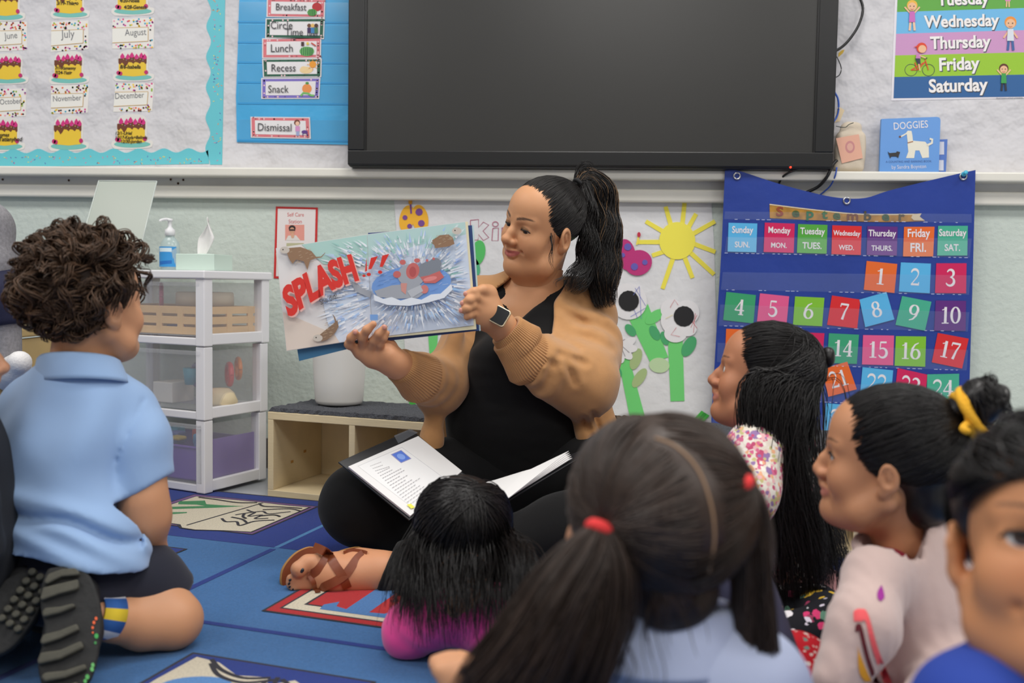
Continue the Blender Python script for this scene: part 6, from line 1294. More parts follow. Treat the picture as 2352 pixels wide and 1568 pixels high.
# ---------------------------------------------------------------- children: shared pieces
def pattern_mat(base, cols, scale, name, thr=.42, rough=.85, scale2=None):
    """printed cloth: blobs of several colours over a base"""
    m = bpy.data.materials.new(name); m.use_nodes = True; nt = m.node_tree; N = nt.nodes; L = nt.links; b = N['Principled BSDF']; b.inputs['Roughness'].default_value = rough; b.inputs['Specular IOR Level'].default_value = .2
    tc = N.new('ShaderNodeTexCoord'); src = None
    for k, (sc_, th) in enumerate(((scale, thr), ((scale2 or scale*1.9), thr*.85))):
        v = N.new('ShaderNodeTexVoronoi'); v.inputs['Scale'].default_value = sc_; L.new(tc.outputs['Object'], v.inputs['Vector'])
        n_ = N.new('ShaderNodeTexNoise'); n_.inputs['Scale'].default_value = sc_*2.2; L.new(tc.outputs['Object'], n_.inputs['Vector'])
        ad = N.new('ShaderNodeMath'); ad.operation = 'MULTIPLY_ADD'; ad.inputs[1].default_value = .5; L.new(n_.outputs['Fac'], ad.inputs[0]); L.new(v.outputs['Distance'], ad.inputs[2])
        ls = N.new('ShaderNodeMath'); ls.operation = 'LESS_THAN'; ls.inputs[1].default_value = th+.25; L.new(ad.outputs[0], ls.inputs[0])
        rp = N.new('ShaderNodeValToRGB'); rp.color_ramp.interpolation = 'CONSTANT'; sp = N.new('ShaderNodeSeparateColor'); L.new(v.outputs['Color'], sp.inputs[0]); L.new(sp.outputs[k], rp.inputs[0])
        el = rp.color_ramp.elements; el[0].color = lin(cols[0])+(1,); el[1].position = 1/len(cols); el[1].color = lin(cols[1])+(1,)
        for i in range(2, len(cols)): e = el.new(i/len(cols)); e.color = lin(cols[i])+(1,)
        mx = N.new('ShaderNodeMix'); mx.data_type = 'RGBA'; L.new(ls.outputs[0], mx.inputs['Factor'])
        if src is None: mx.inputs[6].default_value = lin(base)+(1,)
        else: L.new(src, mx.inputs[6])
        L.new(rp.outputs['Color'], mx.inputs[7]); src = mx.outputs[2]
    L.new(src, b.inputs['Base Color']); return m
def kid_head(centre, fwd, up, s, skin, hp, neck, nr=.036, vox=.0032, lip=(192, 122, 104), brow=(44, 32, 28)):
    hx = head_xf(centre, fwd, up, s); hp = dict(dict(cheek=1.1, nose=.965, fat=.004, smile=.002, open=.0052, lid=-.0018, blush=.25, liner=.4, jaw=.94, brow_th=.003, ear=.88), **hp)
    S = Solid((-.10, -.13, -.20), (.10, .125, .125), vox); head_solid(S, hp); q = hx.inverted() @ Vector(neck); S.cap((0, -.025, -.055), q, nr/s, nr*1.1/s, k=.025)
    return hx, hp, part(S, 2, head_cols(skin, lip, brow, hp), xf=hx)
def hair_cap(parent, hx, m, front=(.072, .066), tilt=(.88, -.47), grow=.006, nape=-.045, ears=True, name='hair_cap', extra=None):
    S = Solid((-.11, -.14, -.12), (.11, .11, .14), .0035); S.ell((0, -.015, .031), (.0745+grow, .094+grow, .079+grow), k=.005); S.half((0, front[0], front[1]), (0, tilt[0], tilt[1]), .012); S.half((0, -.03, nape), (0, .3, -1), .012)
    if extra: S.ell(*extra, k=.02)
    if ears:
        for s in (-1, 1): S.ell((s*.088, -.010, -.022), (.028, .020, .036), k=.006, op='sub')
    return solid_obj(name, S, m, parent, 2, xf=hx)
def fall(hx, u0, u1, end, n0=9, n1=14, off=.008, sag=.02, jit=.003, spread=.01):
    """lock from the crown over the skull, then hanging to end"""
    a = swept(hx, u0, u1, n0, off, off+.004, jit); p = a[-1]; t0 = a[-1]-a[-2]; t0 = t0/np.linalg.norm(t0); e = np3(end)+np.random.normal(size=3)*spread; L = np.linalg.norm(e-p); t = np.linspace(0, 1, n1)[1:, None]
    c1 = p+t0*L*.33; c2 = e+np.array([0, 0, 1.0])*L*.33+np.random.normal(size=3)*sag*.3
    return np.concatenate([a, p*(1-t)**3+3*c1*(1-t)**2*t+3*c2*(1-t)*t*t+e*t**3])
BLK = hair_mat((20, 17, 17), .38, .4, .45)
# ---------------------------------------------------------------- boy kneeling at the left
boy = person(onfloor(300, 1440), 'curly haired boy in a light blue polo shirt kneeling with his back to the camera')
SKB = (206, 150, 112); fb = (HR*.53+HF*.85).normalized()
hx, hp, hpart = kid_head(P(212, 698, 1.61), fb+ZU*.06, ZU, .87, SKB, {}, P(178, 875, 1.60), .045)
parts = [hpart]
d0 = 1.60
lo, hi = vol(P, 270, 1030, 430, 1330, 1.5, 1.8, .02); S = Solid(lo, hi, .0035)
S.chain([P(328, 1070, 1.59), P(330, 1150, 1.585), P(338, 1190, 1.59), P(352, 1270, 1.63)], [.040, .036, .034, .022], k=.02)
S.ell(P(330, 1180, 1.60), (.03, .03, .035), k=.03)
S.chain([P(352, 1270, 1.63), P(362, 1300, 1.66)], [.022, .024], k=.015)
for i in range(4): S.chain([P(358+3*i, 1296, 1.66+.006*i), P(370+3*i, 1318-3*i, 1.68+.006*i)], [.0085, .007], k=.004)
S.chain([P(350, 1290, 1.645), P(352, 1312, 1.65)], [.009, .007], k=.006)
parts.append(part(S, 2, base=SKB))
lo, hi = vol(P, 200, 1340, 450, 1490, 1.38, 1.8, .02); S = Solid(lo, hi, .004)
kn = onfloor(398, 1424, .052)
S.chain([P(330, 1360, 1.60), kn], [.060, .047], k=.02); S.chain([kn, P(330, 1425, 1.555), P(262, 1418, 1.515), P(225, 1412, 1.49)], [.044, .046, .036, .027], k=.015)
parts.append(part(S, 2, base=SKB)); [np.maximum(v_[:, 2], .0068, out=v_[:, 2]) for v_, f_, c_ in parts]; join_parts('body', parts, skin_mat(SKB), boy)
for s in (1,): eyeball(boy, hx, s, (0, 1, .05), (50, 34, 24))
# polo shirt
m_polo = mat((148, 178, 218), .85, bump=(1100, .25, .001), sheen=.2, vary=.02, vscale=12, name='blue_pique')
R = np.array(frame3((HR*.45+HF*.89), ZU)); lo, hi = vol(P, -25, 820, 420, 1340, 1.4, 1.8, .01); S = Solid(lo, hi, .0048)
S.chain([P(85, 925, 1.63), P(180, 890, 1.60), P(285, 930, 1.62)], [.046, .052, .046], k=.05)
S.ell(P(156, 990, 1.60), (.122, .080, .10), R, k=.05); S.ell(P(142, 1100, 1.585), (.114, .088, .10), R, k=.06); S.ell(P(160, 1200, 1.565), (.120, .095, .075), R, k=.05); S.ell(P(172, 1285, 1.55), (.135, .105, .09), R, k=.035)
S.chain([P(282, 945, 1.62), P(318, 1020, 1.605), P(335, 1115, 1.595)], [.055, .056, .052], k=.014); S.chain([P(60, 950, 1.64), P(20, 1030, 1.66), P(10, 1110, 1.68)], [.05, .052, .05], k=.03)
n_ = (P(300, 1138, 1.6)-P(385, 1098, 1.6)).cross(rayd(340, 1110)); n_ = n_ if n_.dot(ZU) < 0 else -n_
# sleeve end: flat cut below the arm only
sl, X = S.sub(*vol(P, 262, 1000, 430, 1250, 1.45, 1.75, 0)); o = P(342, 1118, 1.595); nn = n_.normalized()
dcut = -((X[0]-o.x)*nn.x+(X[1]-o.y)*nn.y+(X[2]-o.z)*nn.z); rr = np.sqrt((X[0]-o.x)**2+(X[1]-o.y)**2+(X[2]-o.z)**2)-.085; S.comb(sl, np.maximum(dcut, rr), .004, 'sub')
h0, h1 = P(0, 1268, 1.5), P(352, 1312, 1.56); hn = (h1-h0).cross(HF*1.0+ZU*-.1); hn = hn if hn.z < 0 else -hn; S.half(P(180, 1291, 1.50), hn, .004)
def pf(X, Y, Z):
    q = [X-CAM.x, Y-CAM.y, Z-CAM.z]; d = q[0]*FW.x+q[1]*FW.y+q[2]*FW.z; u = W/2+FPX*(q[0]*RT.x+q[1]*RT.y+q[2]*RT.z)/d; v = H/2-FPX*(q[0]*UP.x+q[1]*UP.y+q[2]*UP.z)/d
    f = .0016*vnoise(X, Y, Z, 24, 21)
    f = f+.012*np.exp(-((v-(1168+.24*u+8*np.sin(u*.03)))/14)**2)*(u < 330)-.006*np.exp(-((v-(1135+.24*u))/22)**2)     # blouse fold
    f = f+.0045*np.exp(-((v-(1010+.0*u))/130)**2)*np.sin((u*.9+v*.35)*.045)+.006*np.exp(-(((u-262)/16)**2+((v-1075)/55)**2))
    f = f+.0035*np.exp(-((v-1250)/50)**2)*np.sin((u*.5-v*1.0)*.10)
    f = f+.0035*np.exp(-((u-(285-.45*(v-950)+30))/4.0)**2)*(v > 915)*(v < 1060)*(u > 200)
    return f
S.disp(pf); shirt = solid_obj('polo_shirt', S, m_polo, boy, 1)
# collar: stand and turned-down leaf
cc = P(186, 866, 1.60); vs_, fs = [], []; n = 48; prof = [(.058, .028), (.062, .033), (.067, .029), (.077, -.004), (.080, -.012), (.076, -.012), (.064, .012), (.060, .0)]
fx = frame3(fb, ZU+HF*.10-HR*.12)
for r, z in prof:
    for i in range(n): a_ = 2*math.pi*i/n; vs_.append(cc+fx @ Vector((r*1.08*math.cos(a_), r*.92*math.sin(a_), z+.010*math.cos(a_*2)*0-.012*math.sin(a_))))
for j in range(len(prof)):
    for i in range(n): k = (i+1) % n; jj = (j+1) % len(prof); fs.append((j*n+i, j*n+k, jj*n+k, jj*n+i))
mesh_np('collar', vs_, fs, m_polo, shirt, True)
# shorts
m_navy = mat((26, 28, 44), .85, bump=(700, .2, .001), name='navy_twill', sheen=.15)
lo, hi = vol(P, -20, 1240, 450, 1480, 1.38, 1.8, .02); S = Solid(lo, hi, .005)
S.ell(P(160, 1330, 1.57), (.135, .11, .07), R, k=.04); S.chain([P(215, 1325, 1.58), P(320, 1340, 1.60), P(400, 1395, 1.625)], [.078, .068, .058], k=.03); S.chain([P(90, 1330, 1.62), P(150, 1390, 1.70)], [.075, .06], k=.03)
o = P(388, 1382, 1.615); dr = (P(415, 1402, 1.63)-P(330, 1345, 1.60)).normalized()*1.0+ZU*-.25; S.half(o, dr, .004); S.disp(lambda X, Y, Z: .0025*vnoise(X, Y, Z, 30, 31)); solid_obj('shorts', S, m_navy, boy, 2)
# striped sock
ax = (P(330, 1425, 1.555)-P(225, 1412, 1.49)).normalized(); u_ = ax.cross(ZU).normalized(); w_ = ax.cross(u_); sk0 = P(252, 1415, 1.507); sok = empty('sock', sk0); sok.parent = boy; sok.matrix_parent_inverse = boy.matrix_basis.inverted()
for i in range(12):
    a0, a1 = 2*math.pi*i/12, 2*math.pi*(i+1)/12; vs_ = []
    for dz, r in ((-.030, .033), (.006, .0385), (.006, .0345), (-.03, .030)):
        for t in range(5): a_ = a0+(a1-a0)*t/4; vs_.append(sk0+ax*dz+u_*r*math.cos(a_)+w_*r*math.sin(a_))
    mesh_np('knit_stripe', vs_, [(j*5+t, j*5+t+1, ((j+1) % 4)*5+t+1, ((j+1) % 4)*5+t) for j in range(4) for t in range(4)], mat(((44, 96, 170), (232, 232, 236), (44, 96, 170), (230, 200, 50))[i % 4], .8), sok, True)
# shoes, soles to the camera
m_sole = mat((36, 36, 36), .8, bump=(90, .5, .003), name='grey_rubber', vary=.2, vscale=60); m_lug = mat((76, 74, 64), .75, bump=(200, .3, .002), name='tread_rubber', vary=.12, vscale=50); m_up = mat((20, 20, 22), .7, bump=(400, .4, .002), name='black_mesh')
shc = lambda x, y: (x/5.113, 1280+y/5.113)
def shoe(outline, plane, bars, back, dots=()):
    s_ = empty('shoe', plane.hit(*shc(*bars[-1][0]))); s_.parent = boy; s_.matrix_parent_inverse = boy.matrix_basis.inverted()
    o = smooth_path([(x, y, 0) for x, y in outline+outline[:1]], 3)[:-1]
    prism('sole', [plane.hit(*shc(p[0], p[1])) for p in o], -plane.n*.016, m_sole, s_, .004)
    for b_ in bars: prism('tread_bar', [plane.hit(*shc(*p), .0115) for p in b_], -plane.n*.013, m_lug, s_, .003)
    for x, y, r, c_ in dots: prism('side_dot', [plane.hit(*shc(x+r*math.cos(k*.785), y+r*1.3*math.sin(k*.785)), .001) for k in range(8)], -plane.n*.004, mat(c_, .5), s_)
    cs = [plane.hit(*shc(*p), -.03) for p in back]; lo, hi = bounds(cs, .09); S = Solid(lo, hi, .005); S.chain(cs, [.030, .036, .034], k=.03); S.half(plane.hit(*shc(*back[1]), -.012), plane.n, .002); solid_obj('upper', S, m_up, s_, 2)
SPR = Plane(P(150, 1440, 1.40), (CAM-P(150, 1440, 1.40)).normalized()*.9+ZU*.25-HR*.15)
bars = [[(512, 280), (560, 190), (720, 130), (880, 118), (935, 165), (925, 200), (720, 220), (540, 310)], [(468, 470), (500, 350), (700, 300), (915, 250), (925, 340), (900, 370), (700, 420), (480, 500)], [(487, 640), (520, 585), (700, 570), (860, 530), (890, 570), (700, 645), (500, 695)], [(465, 985), (500, 900), (700, 850), (900, 770), (935, 840), (700, 950), (490, 1015)], [(435, 1200), (470, 1110), (700, 1080), (950, 970), (985, 1050), (700, 1190), (440, 1250)], [(475, 1400), (520, 1345), (760, 1320), (1000, 1240), (1020, 1300), (760, 1410), (520, 1455)], [(520, 1560), (700, 1530), (900, 1450), (930, 1500), (720, 1590), (540, 1610)]]
shoe([(560, 120), (880, 90), (1060, 220), (1160, 480), (1190, 700), (1170, 950), (1120, 1250), (1020, 1480), (800, 1620), (560, 1600), (470, 1440), (440, 1200), (500, 1000), (520, 800), (480, 640), (470, 440), (500, 260)], SPR, bars, [(760, 1350), (860, 900), (900, 450)],
     [(1128, 715, 16, (236, 96, 40)), (1103, 762, 16, (236, 96, 40)), (1088, 822, 14, (236, 96, 40)), (1090, 880, 10, (236, 96, 40)), (1132, 920, 24, (48, 160, 70)), (1120, 1000, 14, (48, 140, 66)), (1090, 1260, 20, (96, 176, 96)), (1080, 1310, 22, (96, 176, 96)), (1025, 1400, 24, (80, 170, 84)), (1000, 1450, 20, (80, 170, 84))])
SPL = Plane(P(40, 1420, 1.43), (CAM-P(40, 1420, 1.43)).normalized()*.9+ZU*.25-HR*.3)
bl_ = []
for r in range(6):
    for c_ in range(3):
        x, y = 330-95*r*.75+c_*95-(c_ == 2)*0, 190+95*r*1.15+c_*62-60
        if x+75 > -160: bl_.append([(x-10, y+15), (x+42, y-22), (x+92, y+2), (x+86, y+45), (x+30, y+78), (x-14, y+55)])
shoe([(240, 160), (380, 180), (480, 320), (500, 460), (440, 640), (300, 860), (100, 1080), (-120, 1150), (-240, 960), (-160, 640), (0, 320), (110, 220)], SPL, bl_, [(-60, 950), (120, 640), (300, 340)])
# curls
m_curl = hair_mat((72, 53, 39), .5, .3, .55)
hair_cap(boy, hx, hair_mat((46, 32, 24), .6, .2, .3), (.055, .05), (.86, -.50), .016, -.052)
paths = []; rg = np.random.RandomState(12); M = np.array(hx.to_3x3())
for k in range(430):
    while True:
        u = rg.normal(size=3); u /= np.linalg.norm(u)
        if u[2] < -.62 or (u[1] > .50 and u[2] < .42) or (u[1] > .15 and u[2] < -.05): continue
        if abs(u[0]) > .6 and -.65 < u[2] < .10 and -.32 < u[1] < .4: continue
        break
    tg = np.cross(u, rg.normal(size=3)); tg /= np.linalg.norm(tg); tg = tg*.8+np.array([0, -.3, -.55 if u[2] < .5 else .1]); u2 = u+tg*rg.uniform(.35, .75); u2 /= np.linalg.norm(u2)
    lift = rg.uniform(.008, .034)*(1.25 if u[2] > .1 else .8); rad = rg.uniform(.005, .012); turns = rg.uniform(.8, 1.8); ph = rg.uniform(0, 6.28)
    for j in range(8):
        n = 18; t = np.linspace(0, 1, n)[:, None]; du = rg.normal(size=3)*.035; uu = (u+du)*(1-t)+(u2+du)*t; off = .010+lift*np.sin(np.minimum(1, t*1.3)*np.pi*.75)+rg.uniform(0, .006)
        p = on_skull(uu, hx, off); ad = np.cross(u, u2); ad /= np.linalg.norm(ad)+1e-6; nrm = M@(u/np.linalg.norm(u)); ad = M@(ad); ad /= np.linalg.norm(ad); nrm /= np.linalg.norm(nrm); a_ = t*turns*6.28+ph+rg.uniform(-.25, .25)
        p = p+(ad*np.sin(a_)+nrm*(np.cos(a_)*.8+.2))*rad*np.clip(t*2, 0, 1)*(1-.2*t); paths.append(p)
strands_obj('curls', paths, .0012, m_curl, boy)
# ---------------------------------------------------------------- girl in pink lying on her front, seen from behind
SKG = (190, 134, 98)
gp = person(onfloor(1090, 1500), 'girl with long black hair and bright pink top propped on her elbows')
hx, hp, hpart = kid_head(P(1062, 1222, 1.63), HF*1.0-HR*.10+ZU*.12, ZU*1.0+HF*.06, .88, SKG, dict(ear=.45), onfloor(1075, 1400, .15), .042)
sh0, sh1 = onfloor(1005, 1405, .085), onfloor(1150, 1408, .085); el0, el1 = onfloor(940, 1448, .046), onfloor(1165, 1490, .044)
lo, hi = bounds([onfloor(980, 1380, .2), onfloor(1120, 1440, .0)], .1); S = Solid(lo, hi, .004)
h0, h1 = onfloor(1045, 1395, .11), onfloor(1095, 1398, .11)
parts = [hpart]
for e_, h_ in ((el0, h0), (el1, h1)):
    S.chain([e_.lerp(h_, .7), h_], [.024, .02], k=.015); S.ell(h_+HF*.02, (.022, .018, .026), k=.012)
    for i in range(4): S.chain([h_+HF*.03+HR*(.012*i-.018), h_+HF*.035+HR*(.011*i-.018)+ZU*.035], [.008, .006], k=.004)
    S.chain([h_+HR*.02, h_+HR*.022+ZU*.03], [.008, .006], k=.005)
parts.append(part(S, 2, base=SKG)); join_parts('body', parts, skin_mat(SKG), gp)
m_pink = mat((238, 70, 150), .85, bump=(900, .2, .001), sheen=.3, name='pink_jersey')
hipp = onfloor(1520, 1545, .080); lo, hi = bounds([sh0, sh1, el0, el1, hipp, onfloor(1300, 1600, .2)], .16); S = Solid(lo, hi, .0055)
S.chain([sh0, sh1], [.040, .040], k=.03); mid = (sh0+sh1)/2; S.chain([mid-ZU*.01, mid.lerp(hipp, .5)-ZU*.02, hipp], [.042, .054, .066], k=.04)
S.chain([sh0, el0], [.042, .040], k=.03); S.chain([el0, el0.lerp(h0, .75)], [.045, .034], k=.025); S.chain([sh1, el1], [.042, .040], k=.03); S.chain([el1, el1.lerp(h1, .75)], [.045, .034], k=.025)
S.disp(lambda X, Y, Z: .0025*vnoise(X, Y, Z, 30, 41)+.004*np.exp(-((X-el0.x-.03)**2+(Y-el0.y)**2+(Z-el0.z-.05)**2)/.004)*np.sin((X*.6+Z)*190)); sl, X = S.sub(S.lo, S.lo+S.vox*S.n); S.comb(sl, (X[2]-.0072)+0*X[0]+0*X[1], .003, 'sub'); solid_obj('pink_top', S, m_pink, gp, 2)
kn_ = hipp+(hipp-mid).normalized()*.11; S = Solid(*bounds([hipp, kn_, kn_+ZU*.2], .12), .008)
for s in (-1, 1):
    o_ = HR*.055*s; k1 = Vector((kn_.x, kn_.y, .062))+o_; k2 = k1-(hipp-mid).normalized()*.05+ZU*.16; S.chain([hipp+o_, k1, k2], [.082, .056, .04], k=.02)
solid_obj('leggings', S, mat((60, 60, 84), .85), gp, 2)
hair_cap(gp, hx, BLK, (.06, .055), (.86, -.5), .008, -.05, False)
paths = []; rg = np.random.RandomState(5); wh_ = np.array((.12, -.62, .78))
for i in range(2200):
    a_ = rg.uniform(0, 6.283); u1 = np.array((math.cos(a_), math.sin(a_)*.85, 0.0)); back = u1[1] < .45
    if not back: u1 = np.array((np.sign(u1[0])*.8, .5, .1))
    u1 = u1+np.array((0, 0, rg.uniform(-.45, .05))); ex = u1[0]; ey = u1[1]
    base = hx @ Vector((0, -.01, 0)); R3 = hx.to_3x3() @ Matrix.Scale(1/.88, 3)
    end = P(1068+ex*(128+48*rg.rand()), (1432 if abs(ex) < .75 else 1385)+rg.uniform(-60, 45), 1.445-.02*rg.rand()+.10*max(0, ey+.2)+.05*abs(min(0, ex))-.085*max(0, ex))
    paths.append(fall(hx, wh_+rg.normal(size=3)*.10, u1, end, 10, 14, .010+.008*rg.rand(), .02, .003, .008))
strands_obj('hair', paths, .0009, BLK, gp)
# ---------------------------------------------------------------- girl with two pony tails, nearest in front
SKN = (196, 142, 106)
gn = person(Vector((P(1500, 1560, .88).x, P(1500, 1560, .88).y, 0)), 'girl with red hair ties in two pony tails and a pale blue blouse')
fw = (HF*.93-HR*.36+ZU*.10); hx, hp, hpart = kid_head(P(1492, 1208, .875), fw, ZU*1.0+HR*.10-HF*.10, .93, SKN, dict(ear=.2, cheek=.9), P(1535, 1470, .875), .040)
sL, sR = P(1330, 1580, .90), P(1715, 1580, .86); R = np.array(frame3(HF*.95-HR*.3, ZU))
lo, hi = vol(P, 1000, 1480, 1340, 1900, .78, 1.15, .03); S = Solid(lo, hi, .0045); hd = P(1075, 1585, .97)
S.chain([P(1235, 1790, .88), P(1150, 1690, .93), hd], [.030, .026, .021], k=.015); S.ell(hd+UP*.012-RT*.006, (.026, .020, .024), k=.012)
for i in range(4): S.chain([hd+UP*.02+RT*(.013*i-.028), hd+UP*(.028-.004*abs(i-1.5))+RT*(.013*i-.034)+FW*.02, hd+UP*.005+RT*(.013*i-.036)+FW*.04], [.0095, .0085, .007], k=.005)
S.chain([hd+RT*.025, hd+RT*.03+FW*.035], [.0095, .008], k=.006)
join_parts('body', [hpart, part(S, 2, base=(206, 150, 112))], skin_mat(SKN), gn)
m_blo = mat((176, 186, 214), .85, bump=(1000, .2, .001), vary=.02, vscale=20, name='pale_blue_cotton')
lo, hi = vol(P, 1150, 1400, 1850, 2250, .70, 1.12, .02); S = Solid(lo, hi, .006)
S.chain([sL, P(1530, 1520, .875), sR], [.050, .058, .050], k=.05); tc_ = P(1530, 1780, .89); S.ell(tc_, (.118, .085, .13), R, k=.05); S.ell(P(1540, 2000, .90), (.122, .09, .11), R, k=.05)
S.chain([sL, P(1250, 1760, .88)], [.050, .042], k=.03); S.chain([sR, P(1790, 1800, .84), P(1760, 1980, .93)], [.052, .045, .035], k=.03)
S.disp(lambda X, Y, Z: .002*vnoise(X, Y, Z, 26, 51)); blo = solid_obj('blouse', S, m_blo, gn, 2)
cc = P(1533, 1448, .872); vs_, fs = [], []; n = 56; prof = [(.052, .022), (.055, .026), (.060, .021), (.076, -.022), (.078, -.027), (.074, -.027), (.058, .0)]; fx = frame3(HF*.95-HR*.3, ZU*1.0-HF*.10+HR*.06)
for r, z in prof:
    for i in range(n): a_ = 2*math.pi*i/n; vs_.append(cc+fx @ Vector((r*1.06*math.cos(a_), r*.95*math.sin(a_), z-.008*math.sin(a_))))
for j in range(len(prof)):
    for i in range(n): k = (i+1) % n; jj = (j+1) % len(prof); fs.append((j*n+i, j*n+k, jj*n+k, jj*n+i))
mesh_np('collar', vs_, fs, m_blo, blo, True)
lo, hi = vol(P, 1200, 2000, 1900, 2150, .75, 1.25, .04); lo[2] = 0; hi[2] = .2; S = Solid(lo, hi, .008); hp0 = Vector((P(1540, 2000, .9).x, P(1540, 2000, .9).y, .09))
for s in (-1, 1):
    k1 = hp0+HF*.20+HR*.19*s; k1.z = .062; f1 = hp0+HF*.24-HR*.06*s; f1.z = .045; S.chain([hp0+HR*.05*s, k1], [.075, .055], k=.03); S.chain([k1, f1], [.052, .038], k=.02)
solid_obj('trousers', S, mat((40, 44, 66), .85), gn, 2)
DKB = hair_mat((50, 37, 30), .45, .4, .4)
hair_cap(gn, hx, DKB, (.062, .05), (.97, -.24), .007, -.080, False, 'hair_cap', ((0, -.048, -.040), (.046, .040, .045)))
def dirof(p): q = hx.inverted() @ p; return np.array((q.x, q.y+.014, q.z-.03))
tl, tr_ = P(1378, 1216, .80), P(1707, 1116, .83); uL, uR = dirof(tl), dirof(tr_); uL /= np.linalg.norm(uL); uR /= np.linalg.norm(uR)
# parting: a line of scalp running over the back of the head
part_px = [(1505, 1010), (1552, 1030), (1600, 1080), (1630, 1160), (1638, 1230), (1630, 1290), (1612, 1340)]
inv = hx.inverted()
from mathutils.bvhtree import BVHTree as _BV
def skull_hit(px, py, off):
    o = inv @ CAM; d = (inv.to_3x3() @ rayd(px, py)).normalized(); r = np.array((.0745, .094, .079))+off; c = np.array((0, -.014, .03)); oo = (np3(o)-c)/r; dd = np3(d)/r; A = dd@dd; B = oo@dd; Cc = oo@oo-1; disc = B*B-A*Cc
    t = (-B-math.sqrt(max(disc, 0)))/A; return hx @ Vector(tuple(np3(o)+np3(d)*t))
pp_ = smooth_path([dirof(skull_hit(x, y, .006)) for x, y in part_px], 6); pp_ = pp_/np.linalg.norm(pp_, axis=1, keepdims=True)
prt = [on_skull(np.array([u]), hx, .0085)[0] for u in pp_]
mesh_np('parting', *tube_np(np.array(prt), .0013, 6), mat((150, 118, 90), .7), gn, True)
paths = []; rg = np.random.RandomState(8); top = [np.array((.0, .55, .8)), np.array((0, .75, .55))]
full = np.concatenate([smooth_path([(.05, .85, .45), (.02, .55, .85), tuple(pp_[0])], 6)[:-1], pp_, smooth_path([tuple(pp_[-1]), (.35, -.75, -.7), (.3, -.6, -1.1)], 5)[1:]])
for i in range(2400):
    left = rg.rand() < .62; tgt = uL if left else uR; m = rg.rand()
    if m < .45:
        u = full[rg.randint(len(full))].copy(); sd_ = -1 if left else 1; u = u+np.array(np3(inv.to_3x3() @ RT))*sd_*rg.uniform(.06, .10)
    else:
        u = rg.normal(size=3); u /= np.linalg.norm(u); x_ = np3(hx.to_3x3() @ Vector(tuple(u)))@np3(RT); ref_ = np3(hx.to_3x3() @ Vector(tuple(full[np.argmin(((full-u)**2).sum(1))])))@np3(RT)
        if (x_ < ref_-.04) != left and abs(x_-ref_) > .02: left = not left; tgt = uL if left else uR
        if u[1] > .55 and u[2] < .4: continue
        if np.dot(u, tgt) < -.75 or np.min(((full-u)**2).sum(1)) < .008: continue
    paths.append(swept(hx, u, tgt+rg.normal(size=3)*.045, 14, .0065, .012, .0012, .003))
for i in range(420):     # hair of the nape gathered up to the two ties
    x_ = rg.uniform(-.95, .95); u = np.array((x_, -.55-.3*rg.rand(), -.95)); left = rg.rand() < .6; tq = np.array((-.75 if left else .75, -.75, .75)) if np3(hx.to_3x3() @ V(1, 0, 0))@np3(RT) > 0 else np.array((.75 if left else -.75, -.75, .75))
    paths.append(on_skull(u*(1-np.linspace(0, 1, 12)[:, None])+tq*np.linspace(0, 1, 12)[:, None], hx, .003+.002*rg.rand(), (.046, .040, .045), (0, -.048, -.040)))
for i in range(600):
    u = np.array((rg.uniform(-.75, .75), -.6, rg.uniform(-.95, -.15))); tg = uL if (np3(hx.to_3x3() @ Vector(tuple(u)))@np3(RT)) < .02 else uR; paths.append(swept(hx, u, tg+rg.normal(size=3)*.045, 12, .008, .012, .001, .002))
for i in range(260):
    for sg in (-1, 1):
        u = np.array((sg*.85, .55+rg.normal()*.12, rg.uniform(-.6, .35))); tg = uL if (np3(hx.to_3x3() @ V(sg, 0, 0))@np3(RT)) < 0 else uR; paths.append(swept(hx, u, tg+rg.normal(size=3)*.045, 12, .010, .013, .002, .003))
strands_obj('hair', paths, .00115, DKB, gn)
m_tie = mat((226, 58, 58), .9, bump=(500, .5, .002), name='red_terry')
for T_, a_ in ((tl, V(-.35, -.5, -.8)), (P(1700, 1116, .806), V(.6, -.1, -.8))):
    ax = a_.normalized(); u_ = ax.cross(HF).normalized(); w_ = ax.cross(u_); tube('hair_tie', [T_+u_*.0080*math.cos(i*.5236)+w_*.0080*math.sin(i*.5236) for i in range(13)], .0062, m_tie, gn, 8)
g1 = [tl-FW*-.004, P(1345, 1290, .79), P(1290, 1380, .785), P(1235, 1470, .785), P(1165, 1570, .79), P(1100, 1640, .80)]
pt = bundle(g1, 900, [.010, .026, .036, .040, .040, .034], 20, .002, .15, .25, ends=.1); pt += bundle([tl, P(1395, 1300, .79), P(1385, 1400, .79), P(1345, 1500, .79), P(1290, 1620, .80)], 500, [.010, .022, .030, .032, .03], 18, .002, .15, .25, ends=.15)
g2 = [tr_, P(1722, 1160, .845), P(1732, 1260, .845), P(1728, 1380, .845), P(1738, 1500, .84), P(1760, 1640, .84)]
pt += bundle(g2, 800, [.008, .015, .019, .020, .019, .018], 20, .002, .15, .25, ends=.1); pt += bundle([tr_, P(1710, 1230, .87), P(1705, 1330, .875), P(1725, 1450, .87)], 220, [.008, .011, .013, .010], 16, .002, .15, .2, ends=.3)
strands_obj('pony_tails', pt, .0009, DKB, gn)
strands_obj('loose_locks', bundle([P(1480, 1380, .80), P(1470, 1450, .80), P(1490, 1540, .795), P(1460, 1620, .79)], 10, [.02, .025, .03, .03], 14, .003, .1, .3, ends=.5)+bundle([P(1540, 1370, .80), P(1560, 1450, .80), P(1570, 1540, .79)], 8, [.02, .025, .03], 14, .003, .1, .3, ends=.5), .0006, DKB, gn)
